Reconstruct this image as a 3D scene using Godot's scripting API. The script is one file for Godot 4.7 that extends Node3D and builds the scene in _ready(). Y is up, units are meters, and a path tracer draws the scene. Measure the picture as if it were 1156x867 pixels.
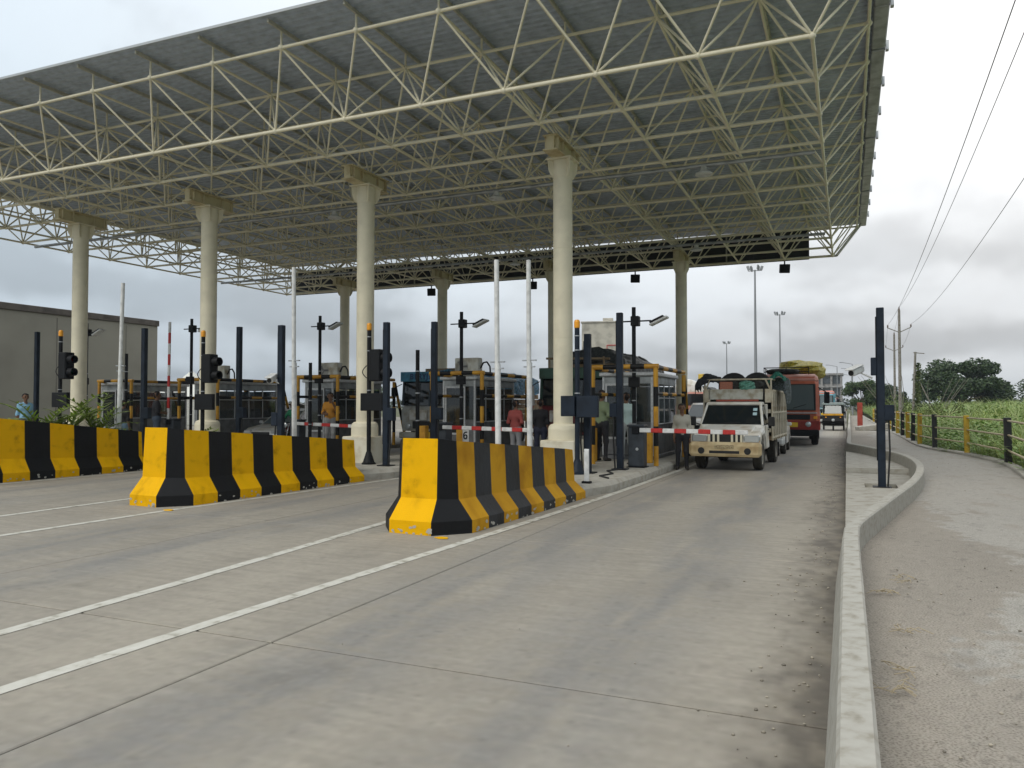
extends Node3D
# A highway toll plaza under a white space-frame canopy, overcast daylight.
# x to the right across the lanes, -z along the road, y up, metres.

const DIRT := Color(0.23, 0.185, 0.13)
var mats := {}
var texs := {}
var used := {}
var rng := RandomNumberGenerator.new()
var pose_cache := {}

class MB:
	var v := PackedVector3Array()
	var n := PackedVector3Array()
	var u := PackedVector2Array()
	var c := PackedColorArray()
	var col := Color.WHITE
	var colored := false
	func tri(a: Vector3, b: Vector3, d: Vector3) -> void:
		var k := (b - a).cross(d - a).normalized()
		v.append_array([a, d, b]); n.append_array([k, k, k])
		if colored: c.append_array([col, col, col])
	func trin(a: Vector3, b: Vector3, d: Vector3, na: Vector3, nb: Vector3, nd: Vector3) -> void:
		v.append_array([a, d, b]); n.append_array([na, nd, nb])
		if colored: c.append_array([col, col, col])
	func quad(a: Vector3, b: Vector3, d: Vector3, e: Vector3) -> void:
		tri(a, b, d); tri(a, d, e)
	func quadn(a: Vector3, b: Vector3, d: Vector3, e: Vector3, na: Vector3, nb: Vector3, nd: Vector3, ne: Vector3) -> void:
		trin(a, b, d, na, nb, nd); trin(a, d, e, na, nd, ne)
	func box(o: Vector3, s: Vector3, b := Basis()) -> void:
		var h := s * 0.5
		var p := []
		for i in 8:
			p.append(o + b * Vector3(h.x if i & 1 else -h.x, h.y if i & 2 else -h.y, h.z if i & 4 else -h.z))
		for f in [[4, 5, 7, 6], [1, 0, 2, 3], [5, 1, 3, 7], [0, 4, 6, 2], [6, 7, 3, 2], [0, 1, 5, 4]]:
			quad(p[f[0]], p[f[1]], p[f[2]], p[f[3]])
	# box with chamfered edges
	func cbox(o: Vector3, s: Vector3, w: float, b := Basis()) -> void:
		var h := s * 0.5
		var P := func(sx: int, sy: int, sz: int, ax: int) -> Vector3:
			var q := Vector3(sx * h.x, sy * h.y, sz * h.z)
			if ax != 0: q.x -= sx * w
			if ax != 1: q.y -= sy * w
			if ax != 2: q.z -= sz * w
			return o + b * q
		var add := func(pts: Array, out: Vector3) -> void:
			var k: Vector3 = (pts[1] - pts[0]).cross(pts[2] - pts[0])
			if k.dot(b * out) < 0.0: pts.reverse()
			if pts.size() == 3: tri(pts[0], pts[1], pts[2])
			else: quad(pts[0], pts[1], pts[2], pts[3])
		for s1 in [-1, 1]:
			add.call([P.call(s1, -1, -1, 0), P.call(s1, 1, -1, 0), P.call(s1, 1, 1, 0), P.call(s1, -1, 1, 0)], Vector3(s1, 0, 0))
			add.call([P.call(-1, s1, -1, 1), P.call(1, s1, -1, 1), P.call(1, s1, 1, 1), P.call(-1, s1, 1, 1)], Vector3(0, s1, 0))
			add.call([P.call(-1, -1, s1, 2), P.call(1, -1, s1, 2), P.call(1, 1, s1, 2), P.call(-1, 1, s1, 2)], Vector3(0, 0, s1))
			for s2 in [-1, 1]:
				add.call([P.call(s1, s2, -1, 0), P.call(s1, s2, 1, 0), P.call(s1, s2, 1, 1), P.call(s1, s2, -1, 1)], Vector3(s1, s2, 0))
				add.call([P.call(s1, -1, s2, 0), P.call(s1, 1, s2, 0), P.call(s1, 1, s2, 2), P.call(s1, -1, s2, 2)], Vector3(s1, 0, s2))
				add.call([P.call(-1, s1, s2, 1), P.call(1, s1, s2, 1), P.call(1, s1, s2, 2), P.call(-1, s1, s2, 2)], Vector3(0, s1, s2))
				for s3 in [-1, 1]:
					add.call([P.call(s1, s2, s3, 0), P.call(s1, s2, s3, 1), P.call(s1, s2, s3, 2)], Vector3(s1, s2, s3))
	func tube(a: Vector3, b: Vector3, r: float, sides := 8, r2 := -1.0, caps := true) -> void:
		if r2 < 0.0: r2 = r
		var d := (b - a).normalized()
		var x := d.cross(Vector3.UP if absf(d.y) < 0.9 else Vector3.RIGHT).normalized()
		var y := x.cross(d)
		var n0 := x
		for i in sides:
			var t := TAU * (i + 1) / sides
			var n1 := x * cos(t) + y * sin(t)
			quadn(a + n0 * r, b + n0 * r2, b + n1 * r2, a + n1 * r, n0, n0, n1, n1)
			if caps:
				trin(a, a + n0 * r, a + n1 * r, -d, -d, -d)
				trin(b, b + n1 * r2, b + n0 * r2, d, d, d)
			n0 = n1
	func path(p: Array, r: float, sides := 6, r2 := -1.0) -> void:
		for i in p.size() - 1:
			var k0 := r if r2 < 0.0 else lerpf(r, r2, float(i) / (p.size() - 1))
			var k1 := r if r2 < 0.0 else lerpf(r, r2, float(i + 1) / (p.size() - 1))
			tube(p[i], p[i + 1], k0, sides, k1)
	# profile of Vector2(radius, height) turned about b's y axis
	func lathe(prof: Array, o: Vector3, sides := 24, b := Basis(), smooth := false) -> void:
		for j in prof.size() - 1:
			var p: Vector2 = prof[j]
			var q: Vector2 = prof[j + 1]
			var t := q - p
			var nn := Vector2(t.y, -t.x).normalized()
			var np := nn
			var nq := nn
			if smooth:
				if j > 0: np = (nn + Vector2(p.y - prof[j - 1].y, prof[j - 1].x - p.x).normalized()).normalized()
				if j < prof.size() - 2: nq = (nn + Vector2(prof[j + 2].y - q.y, q.x - prof[j + 2].x).normalized()).normalized()
			for i in sides:
				var a0 := TAU * i / sides
				var a1 := TAU * (i + 1) / sides
				var d0 := Vector3(cos(a0), 0, sin(a0))
				var d1 := Vector3(cos(a1), 0, sin(a1))
				var up := Vector3.UP
				quadn(o + b * (d1 * p.x + up * p.y), o + b * (d0 * p.x + up * p.y), o + b * (d0 * q.x + up * q.y), o + b * (d1 * q.x + up * q.y),
					b * (d1 * np.x + up * np.y), b * (d0 * np.x + up * np.y), b * (d0 * nq.x + up * nq.y), b * (d1 * nq.x + up * nq.y))
	# flat polygon in xz lifted from y0 to y1
	func prism(poly: PackedVector2Array, y0: float, y1: float) -> void:
		if Geometry2D.is_polygon_clockwise(poly): poly.reverse()
		var t := Geometry2D.triangulate_polygon(poly)
		for i in range(0, t.size(), 3):
			var a := poly[t[i]]
			var b := poly[t[i + 1]]
			var d := poly[t[i + 2]]
			if (b - a).cross(d - a) > 0.0:
				var s := b
				b = d
				d = s
			tri(Vector3(a.x, y1, a.y), Vector3(b.x, y1, b.y), Vector3(d.x, y1, d.y))
			tri(Vector3(a.x, y0, a.y), Vector3(d.x, y0, d.y), Vector3(b.x, y0, b.y))
		for i in poly.size():
			var a := poly[i]
			var b := poly[(i + 1) % poly.size()]
			var m := Vector3((b - a).y, 0, -(b - a).x)
			var q := [Vector3(a.x, y0, a.y), Vector3(a.x, y1, a.y), Vector3(b.x, y1, b.y), Vector3(b.x, y0, b.y)]
			if (q[1] - q[0]).cross(q[2] - q[0]).dot(m) < 0.0: q.reverse()
			quad(q[0], q[1], q[2], q[3])
	# side view polygon of Vector2(z, y) given across x from -w to w; edges chamfered by bv; width shrinks by k per metre above y0
	func body(poly: Array, w: float, bv := 0.04, y0 := 99.0, k := 0.0, x := 0.0) -> void:
		var m := poly.size()
		var area := 0.0
		for i in m: area += poly[i].cross(poly[(i + 1) % m])
		if area < 0.0: poly = poly.duplicate(); poly.reverse()
		var inner := []
		for i in m:
			var e0: Vector2 = (poly[i] - poly[(i + m - 1) % m]).normalized()
			var e1: Vector2 = (poly[(i + 1) % m] - poly[i]).normalized()
			var n0 := Vector2(-e0.y, e0.x)
			var n1 := Vector2(-e1.y, e1.x)
			var bis := (n0 + n1).normalized()
			inner.append(poly[i] + bis * bv / maxf(bis.dot(n0), 0.4))
		var hw := func(p: Vector2) -> float: return w - k * maxf(0.0, p.y - y0)
		for i in m:
			var j := (i + 1) % m
			var a: Vector2 = poly[i]
			var b: Vector2 = poly[j]
			var ia: Vector2 = inner[i]
			var ib: Vector2 = inner[j]
			var wa: float = hw.call(a)
			var wb: float = hw.call(b)
			quad(Vector3(x - wa + bv, a.y, a.x), Vector3(x - wb + bv, b.y, b.x), Vector3(x + wb - bv, b.y, b.x), Vector3(x + wa - bv, a.y, a.x))
			quad(Vector3(x + wa - bv, a.y, a.x), Vector3(x + wb - bv, b.y, b.x), Vector3(x + wb, ib.y, ib.x), Vector3(x + wa, ia.y, ia.x))
			quad(Vector3(x - wa, ia.y, ia.x), Vector3(x - wb, ib.y, ib.x), Vector3(x - wb + bv, b.y, b.x), Vector3(x - wa + bv, a.y, a.x))
		var t := Geometry2D.triangulate_polygon(PackedVector2Array(inner))
		for i in range(0, t.size(), 3):
			for s in [-1, 1]:
				var q := []
				for e in 3:
					var p: Vector2 = inner[t[i + e]]
					q.append(Vector3(x + s * hw.call(poly[t[i + e]]), p.y, p.x))
				if (q[1] - q[0]).cross(q[2] - q[0]).x * s < 0.0: q.reverse()
				tri(q[0], q[1], q[2])
	func mesh() -> ArrayMesh:
		var a := []
		a.resize(Mesh.ARRAY_MAX)
		a[Mesh.ARRAY_VERTEX] = v
		a[Mesh.ARRAY_NORMAL] = n
		if u.size() == v.size(): a[Mesh.ARRAY_TEX_UV] = u
		if colored: a[Mesh.ARRAY_COLOR] = c
		var m := ArrayMesh.new()
		m.add_surface_from_arrays(Mesh.PRIMITIVE_TRIANGLES, a)
		return m

func numbered(called: String) -> String:
	var k: int = used.get(called, 0)
	used[called] = k + 1
	return called if k == 0 else "%s_%03d" % [called, k]

func put(mb: MB, called: String, m: Material, parent: Node3D, at := Vector3.ZERO, turn := 0.0) -> MeshInstance3D:
	return inst(mb.mesh(), called, m, parent, at, turn)

func inst(mesh: Mesh, called: String, m: Material, parent: Node3D, at := Vector3.ZERO, turn := 0.0) -> MeshInstance3D:
	var o := MeshInstance3D.new()
	o.name = numbered(called) if parent == self else called
	o.mesh = mesh
	o.material_override = m
	parent.add_child(o, true)
	o.position = at
	o.rotation.y = turn
	return o

# two materials in one mesh
func put2(a: MB, b: MB, called: String, ma: Material, mb_: Material, parent: Node3D, at := Vector3.ZERO, turn := 0.0) -> MeshInstance3D:
	var m := a.mesh()
	var arr := b.mesh().surface_get_arrays(0)
	m.add_surface_from_arrays(Mesh.PRIMITIVE_TRIANGLES, arr)
	m.surface_set_material(0, ma)
	m.surface_set_material(1, mb_)
	var o := MeshInstance3D.new()
	o.name = numbered(called) if parent == self else called
	o.mesh = m
	parent.add_child(o, true)
	o.position = at
	o.rotation.y = turn
	return o

func thing(called: String, at: Vector3, turn := 0.0) -> Node3D:
	var o := Node3D.new()
	o.name = numbered(called)
	add_child(o)
	o.position = at
	o.rotation.y = turn
	return o

func tag(o: Node, label: String, category: String, group := "") -> Node:
	o.set_meta("label", label)
	o.set_meta("category", category)
	if group: o.set_meta("group", group)
	return o

func structure(o: Node) -> Node:
	o.set_meta("kind", "structure")
	return o

func stuff(o: Node) -> Node:
	o.set_meta("kind", "stuff")
	return o

func bx(parent: Node3D, called: String, m: Material, o: Vector3, s: Vector3, bv := 0.0, basis := Basis()) -> MeshInstance3D:
	var mb := MB.new()
	if bv > 0.0: mb.cbox(Vector3.ZERO, s, bv, basis)
	else: mb.box(Vector3.ZERO, s, basis)
	return put(mb, called, m, parent, o)

func tb(parent: Node3D, called: String, m: Material, a: Vector3, b: Vector3, r: float, sides := 8, r2 := -1.0) -> MeshInstance3D:
	var mb := MB.new()
	mb.tube(Vector3.ZERO, b - a, r, sides, r2)
	return put(mb, called, m, parent, a)

# ---------------------------------------------------------------- materials
func noise_tex(key: String, freq: float, stops: Array, kind := FastNoiseLite.TYPE_SIMPLEX_SMOOTH, oct := 4, size := 512, sd := 1, normal := false, bump := 4.0) -> NoiseTexture2D:
	if texs.has(key): return texs[key]
	var f := FastNoiseLite.new()
	f.noise_type = kind
	f.frequency = freq
	f.fractal_octaves = oct
	f.seed = sd
	var t := NoiseTexture2D.new()
	t.width = size
	t.height = size
	t.seamless = true
	t.noise = f
	if normal:
		t.as_normal_map = true
		t.bump_strength = bump
	else:
		var g := Gradient.new()
		g.offsets = PackedFloat32Array(stops.map(func(s): return s[0]))
		g.colors = PackedColorArray(stops.map(func(s): return s[1]))
		t.color_ramp = g
	texs[key] = t
	return t

func tex(kind: String) -> NoiseTexture2D:
	var w := func(a: float) -> Color: return Color(a, a, a)
	match kind:
		"fine": return noise_tex(kind, 0.03, [[0.0, w.call(0.8)], [0.5, w.call(0.93)], [1.0, w.call(1.0)]], FastNoiseLite.TYPE_SIMPLEX_SMOOTH, 5)
		"plain": return noise_tex(kind, 0.012, [[0.0, w.call(0.9)], [0.5, w.call(0.965)], [1.0, w.call(1.0)]], FastNoiseLite.TYPE_SIMPLEX_SMOOTH, 6, 512, 91)
		"blotch": return noise_tex(kind, 0.008, [[0.0, w.call(0.68)], [0.42, w.call(0.88)], [0.6, w.call(0.97)], [1.0, w.call(1.0)]], FastNoiseLite.TYPE_SIMPLEX_SMOOTH, 6, 512, 3)
		"dusty": return noise_tex(kind, 0.006, [[0.0, Color(0.74, 0.68, 0.59)], [0.35, Color(0.87, 0.84, 0.79)], [0.6, Color(0.97, 0.965, 0.95)], [1.0, Color(1, 1, 1)]], FastNoiseLite.TYPE_SIMPLEX_SMOOTH, 6, 512, 5)
		"paint": return noise_tex(kind, 0.012, [[0.0, Color(0.72, 0.7, 0.66)], [0.2, Color(0.9, 0.9, 0.88)], [0.4, Color(0.97, 0.97, 0.96)], [1.0, Color(1, 1, 1)]], FastNoiseLite.TYPE_SIMPLEX_SMOOTH, 6, 512, 8)
		"rust": return noise_tex(kind, 0.02, [[0.0, Color(0.6, 0.5, 0.4)], [0.35, Color(0.85, 0.8, 0.74)], [0.6, Color(0.97, 0.96, 0.94)], [1.0, Color(1, 1, 1)]], FastNoiseLite.TYPE_SIMPLEX_SMOOTH, 7, 512, 11)
		"concrete": return noise_tex(kind, 0.01, [[0.0, Color(0.74, 0.72, 0.69)], [0.35, Color(0.87, 0.86, 0.84)], [0.6, Color(0.95, 0.945, 0.94)], [1.0, Color(1, 1, 1)]], FastNoiseLite.TYPE_SIMPLEX_SMOOTH, 7, 1024, 21)
		"kerbtex": return noise_tex(kind, 0.006, [[0.0, Color(0.78, 0.76, 0.72)], [0.3, Color(0.9, 0.89, 0.87)], [0.5, Color(0.955, 0.95, 0.945)], [1.0, Color(1, 1, 1)]], FastNoiseLite.TYPE_SIMPLEX_SMOOTH, 9, 1024, 23)
		"mottle": return noise_tex(kind, 0.02, [[0.0, Color(0.4, 0.42, 0.35)], [0.45, Color(0.75, 0.78, 0.68)], [0.7, Color(1, 1, 0.95)], [1.0, Color(1, 1, 1)]], FastNoiseLite.TYPE_SIMPLEX_SMOOTH, 6, 512, 33)
		"bump": return noise_tex(kind, 0.05, [], FastNoiseLite.TYPE_SIMPLEX_SMOOTH, 5, 512, 41, true, 3.0)
		"cloth": return noise_tex(kind, 0.012, [], FastNoiseLite.TYPE_SIMPLEX_SMOOTH, 4, 512, 43, true, 9.0)
	return null

func mat(key: String, c := Color.WHITE, rough := 0.7, t := "", scale := 1.0, metal := 0.0, nrm := "", nstr := 0.5) -> StandardMaterial3D:
	if mats.has(key): return mats[key]
	var m := StandardMaterial3D.new()
	m.albedo_color = c.linear_to_srgb()
	m.roughness = rough
	m.metallic = metal
	if t or nrm:
		m.uv1_triplanar = true
		m.uv1_world_triplanar = true
		m.uv1_scale = Vector3.ONE * scale
	if t: m.albedo_texture = tex(t)
	if nrm:
		m.normal_enabled = true
		m.normal_texture = tex(nrm)
		m.normal_scale = nstr
	mats[key] = m
	return m

func glass(key: String, c: Color, alpha: float) -> StandardMaterial3D:
	if mats.has(key): return mats[key]
	var m := StandardMaterial3D.new()
	m.albedo_color = Color(c.linear_to_srgb(), alpha)
	m.transparency = BaseMaterial3D.TRANSPARENCY_ALPHA
	m.roughness = 0.05
	m.metallic_specular = 0.6
	mats[key] = m
	return m

func vcol(key: String, rough := 0.8) -> StandardMaterial3D:
	if mats.has(key): return mats[key]
	var m := StandardMaterial3D.new()
	m.vertex_color_use_as_albedo = true
	m.roughness = rough
	mats[key] = m
	return m

func make_materials() -> void:
	mat("cream", Color(0.85, 0.79, 0.6), 0.5, "plain", 0.35)
	mat("column", Color(0.82, 0.76, 0.58), 0.6, "plain", 0.3)
	mat("plinth", Color(0.74, 0.71, 0.6), 0.75, "dusty", 0.4)
	mat("sheet", Color(0.3, 0.34, 0.36), 0.45, "fine", 0.25, 0.15)
	mat("galv", Color(0.5, 0.52, 0.54), 0.4, "blotch", 0.4, 0.5)
	mat("purlin", Color(0.55, 0.53, 0.44), 0.5, "fine", 0.4)
	mat("boardback", Color(0.03, 0.032, 0.036), 0.7, "blotch", 0.3)
	mat("yellow", Color(0.8, 0.43, 0.002), 0.65, "paint", 0.45, 0.0, "bump", 0.15).metallic_specular = 0.2
	mat("yellowdull", Color(0.6, 0.32, 0.015), 0.7, "dusty", 0.4, 0.0, "bump", 0.15).metallic_specular = 0.25
	mat("black", Color(0.007, 0.0075, 0.009), 0.6, "paint", 0.5, 0.0, "bump", 0.25).metallic_specular = 0.35
	mat("blackdusty", Color(0.022, 0.025, 0.03), 0.6, "dusty", 0.4, 0.0, "bump", 0.25).metallic_specular = 0.4
	mat("pipeyellow", Color(0.6, 0.31, 0.02), 0.5, "dusty", 0.7)
	mat("pipeblack", Color(0.008, 0.008, 0.009), 0.5).metallic_specular = 0.35
	mat("postblue", Color(0.012, 0.02, 0.034), 0.55, "blotch", 0.6).metallic_specular = 0.35
	mat("postblack", Color(0.008, 0.009, 0.011), 0.55, "fine", 0.8).metallic_specular = 0.35
	mat("amber", Color(0.85, 0.36, 0.02), 0.35)
	mat("white", Color(0.78, 0.79, 0.78), 0.5, "fine", 0.3)
	mat("red", Color(0.55, 0.03, 0.025), 0.45, "fine", 0.8)
	mat("alu", Color(0.62, 0.64, 0.65), 0.4, "fine", 0.8, 0.2)
	mat("aludark", Color(0.17, 0.175, 0.18), 0.5, "blotch", 0.5)
	mat("rubber", Color(0.018, 0.018, 0.018), 0.85, "fine", 2.0)
	mat("tyredust", Color(0.06, 0.055, 0.046), 0.9, "dusty", 1.0)
	mat("rim", Color(0.35, 0.34, 0.31), 0.5, "dusty", 1.5, 0.4)
	mat("chassis", Color(0.02, 0.02, 0.02), 0.8)
	mat("plate", Color(0.72, 0.46, 0.02), 0.5)
	mat("dark", Color(0.008, 0.009, 0.01), 0.6)
	mat("concrete", Color(0.4, 0.385, 0.34), 0.85, "kerbtex", 0.6, 0.0, "bump", 0.15)
	mat("concretepale", Color(0.4, 0.388, 0.345), 0.85, "kerbtex", 1.3, 0.0, "bump", 0.12)
	mat("wood", Color(0.33, 0.24, 0.15), 0.8, "dusty", 0.6)
	mat("bark", Color(0.09, 0.07, 0.05), 0.9, "mottle", 0.8)
	mat("lampglass", Color(0.7, 0.72, 0.74), 0.15)
	glass("glass", Color(0.035, 0.042, 0.042), 0.62)
	glass("tint", Color(0.012, 0.016, 0.018), 0.86)
	glass("screen", Color(0.11, 0.135, 0.14), 0.85)
# ---------------------------------------------------------------- camera, sky, sun
func sky_picture() -> ImageTexture:
	var w := 1024
	var h := 512
	var im := Image.create(w, h, false, Image.FORMAT_RGBF)
	var f := FastNoiseLite.new()
	f.noise_type = FastNoiseLite.TYPE_SIMPLEX_SMOOTH
	f.seed = 12
	f.frequency = 1.0
	f.fractal_octaves = 5
	f.domain_warp_enabled = true
	f.domain_warp_amplitude = 0.25
	f.domain_warp_frequency = 1.3
	var veil := Vector3(0.28, 0.66, -0.7).normalized()   # the thin cloud through which the sun is felt
	for j in h:
		var th := PI * (j + 0.5) / h
		var y := cos(th)
		for i in w:
			var ph := TAU * (i + 0.5) / w
			var d := Vector3(sin(th) * sin(ph), y, -sin(th) * cos(ph))
			var e := maxf(y, 0.0)
			# cloud sheets seen from below flatten towards the horizon
			var q := Vector3(d.x, 0, d.z) / (e + 0.16) * 0.55
			var a := f.get_noise_3d(q.x, 0.0, q.z)
			var b := f.get_noise_3d(q.x * 0.35 + 7.0, 3.0, q.z * 0.35)
			var near := clampf(d.dot(veil), 0.0, 1.0)
			var puff := smoothstep(-0.28, 0.3, a + 0.35 * f.get_noise_3d(q.x * 2.7, 5.0, q.z * 2.7))
			var lum := 0.31 + 0.52 * e + 0.36 * pow(near, 4.0) + 0.22 * puff * (1.0 - 0.4 * e) + 0.18 * b
			lum -= 0.10 * smoothstep(0.2, 0.02, e) * smoothstep(-0.1, 0.5, a + b)
			var blue := clampf(1.0 - pow(near, 2.0) * 1.3 + 0.25 * b, 0.0, 1.0)
			var tint := Color(1.0, 1.0, 1.0).lerp(Color(0.84, 0.985, 1.11), blue * 0.85)
			if y < 0.0: lum = 0.45
			im.set_pixel(i, j, Color(lum * tint.r, lum * tint.g, lum * tint.b))
	return ImageTexture.create_from_image(im)

func _ready() -> void:
	rng.seed = 77
	var cam := Camera3D.new()
	cam.name = "camera"
	cam.fov = 53.06
	cam.near = 0.05
	cam.far = 2000.0
	cam.position = Vector3(0, 1.62, 0)
	cam.rotation = Vector3(deg_to_rad(1.55), deg_to_rad(23.5), 0)
	add_child(cam)
	cam.current = true
	var env := Environment.new()
	env.background_mode = Environment.BG_SKY
	var sk := Sky.new()
	var sm := PanoramaSkyMaterial.new()
	sm.panorama = sky_picture()
	sk.sky_material = sm
	env.sky = sk
	env.tonemap_mode = Environment.TONE_MAPPER_LINEAR
	env.tonemap_exposure = 1.2
	env.sdfgi_enabled = true
	env.ssao_enabled = true
	env.ssil_enabled = true
	env.fog_enabled = true
	env.fog_density = 0.0003
	env.fog_light_color = Color(0.8, 0.85, 0.9)
	var we := WorldEnvironment.new()
	we.name = "world_environment"
	we.environment = env
	add_child(we)
	var sun := DirectionalLight3D.new()
	sun.name = "sun"
	sun.light_energy = 0.5
	sun.light_color = Color(1.0, 0.97, 0.92)
	sun.light_angular_distance = 40.0
	sun.shadow_enabled = true
	sun.rotation = Vector3(deg_to_rad(-44), deg_to_rad(-20), 0)
	add_child(sun)
	make_materials()
	ground_and_road()
	kerb_and_path()
	islands()
	canopy()
	columns()
	barriers()
	stations()
	posts()
	vehicles()
	people()
	background()
	vegetation()
	debris()

# ---------------------------------------------------------------- ground, road
const RX0 := -28.4
const RX1 := 0.4
const RZ0 := -42.0
const RZ1 := 6.0

func road_material() -> StandardMaterial3D:
	var w := 800
	var h := 1300
	var f := FastNoiseLite.new()
	f.seed = 5
	f.frequency = 1.0
	f.fractal_octaves = 5
	var data := PackedByteArray()
	data.resize(w * h * 3)
	var tracks := [-1.5, -3.1, -7.0, -8.6, -12.9, -14.5, -19.0, -20.6, -24.6]
	var p := 0
	for j in h:
		var z := lerpf(RZ0, RZ1, (j + 0.5) / h)
		for i in w:
			var x := lerpf(RX0, RX1, (i + 0.5) / w)
			var a := f.get_noise_2d(x * 0.35, z * 0.22)
			var b := f.get_noise_2d(x * 2.2 + 40.0, z * 0.5)
			var br := f.get_noise_2d(x * 1.1 + 9.0, z * 9.0 + 80.0)
			var k := 1.0 + 0.11 * a + 0.15 * br + 0.06 * b
			var tr := 0.0
			for c in tracks:
				var d := absf(x - c + 0.12 * a)
				var tw := 0.95 if c == -3.1 else 0.75
				if d < tw: tr = maxf(tr, 1.0 - d / tw)
			var tread := tr * smoothstep(-0.75, 0.45, b + 0.3 * a + 0.5 * br)
			k *= 1.0 - 0.27 * tread
			var col := Color(0.275, 0.25, 0.207) * k
			col = col.lerp(Color(1.0, 0.985, 0.95) * col.g, tread * 0.7)
			# pale dust lying in drifts
			var du := smoothstep(0.05, 0.5, f.get_noise_2d(x * 0.7 + 100.0, z * 0.18 + 30.0) + 0.3 * br)
			col = col.lerp(Color(0.33, 0.3, 0.245), du * 0.45)
			# tan soil washed against the right edge, ragged
			var edge := x + 0.6 + 0.2 * f.get_noise_2d(x * 0.6 + 200.0, z * 0.45) + 0.24 * f.get_noise_2d(x * 5.0, z * 3.4 + 300.0)
			if edge > 0.0 and x > -2.0:
				var wet := smoothstep(-0.3, 0.5, f.get_noise_2d(x * 3.3 + 60.0, z * 1.8 + 11.0) + edge * 0.6 - 0.15)
				col = col.lerp(Color(0.17, 0.148, 0.115).lerp(Color(0.085, 0.074, 0.06), wet), clampf(edge * 2.2, 0.0, 1.0) * 0.85)
			# oil and repair stains
			var st := f.get_noise_2d(x * 0.9 - 60.0, z * 0.55 - 90.0)
			if st > 0.45: col = col * (1.0 - 0.12 * smoothstep(0.45, 0.6, st))
			var sp := f.get_noise_2d(x * 6.0 - 300.0, z * 6.0)
			if sp > 0.5: col = col * 0.86
			col = col * (0.93 + 0.14 * rng.randf())
			var s := col.linear_to_srgb()
			data[p] = clampi(int(s.r * 255.0), 0, 255)
			data[p + 1] = clampi(int(s.g * 255.0), 0, 255)
			data[p + 2] = clampi(int(s.b * 255.0), 0, 255)
			p += 3
	var m := StandardMaterial3D.new()
	m.albedo_texture = ImageTexture.create_from_image(Image.create_from_data(w, h, false, Image.FORMAT_RGB8, data))
	m.texture_repeat = false
	m.roughness = 0.82
	m.detail_enabled = true
	m.detail_blend_mode = BaseMaterial3D.BLEND_MODE_MUL
	m.detail_uv_layer = BaseMaterial3D.DETAIL_UV_2
	m.detail_albedo = broomed()
	texs["grain"] = m.detail_albedo
	m.detail_normal = noise_tex("grainbump", 0.12, [], FastNoiseLite.TYPE_SIMPLEX_SMOOTH, 4, 1024, 62, true, 1.2)
	m.uv2_scale = Vector3(0.55, 0.55, 0.55)
	mats["road"] = m
	return m

# fine aggregate and the lines a broom left across the lane
func broomed() -> ImageTexture:
	var f := FastNoiseLite.new()
	f.seed = 61
	f.frequency = 0.06
	f.fractal_octaves = 5
	f.fractal_gain = 0.75
	var a := f.get_seamless_image(1024, 1024)
	f.seed = 64
	f.frequency = 0.11
	var b := f.get_seamless_image(48, 1024)
	b.resize(1024, 1024, Image.INTERPOLATE_CUBIC)
	a.convert(Image.FORMAT_L8)
	b.convert(Image.FORMAT_L8)
	var da := a.get_data()
	var db := b.get_data()
	var out := PackedByteArray()
	out.resize(da.size())
	for i in da.size():
		var g := da[i] / 255.0
		var v := 0.99 - 0.5 * smoothstep(0.55, 0.1, g) - 0.34 * smoothstep(0.6, 0.15, db[i] / 255.0) + 0.06 * smoothstep(0.7, 0.95, g)
		out[i] = clampi(int(v * 255.0), 0, 255)
	return ImageTexture.create_from_image(Image.create_from_data(1024, 1024, false, Image.FORMAT_L8, out))

func road_sheet(mb_: SurfaceTool, a: Vector3, b: Vector3, c: Vector3, d: Vector3) -> void:
	var k := (b - a).cross(c - a).normalized()
	for q in [a, c, b, a, d, c]:
		mb_.set_normal(k)
		mb_.set_uv(Vector2((q.x - RX0) / (RX1 - RX0), (q.z - RZ0) / (RZ1 - RZ0)))
		mb_.set_uv2(Vector2(q.x, q.z))
		mb_.add_vertex(q)

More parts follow.
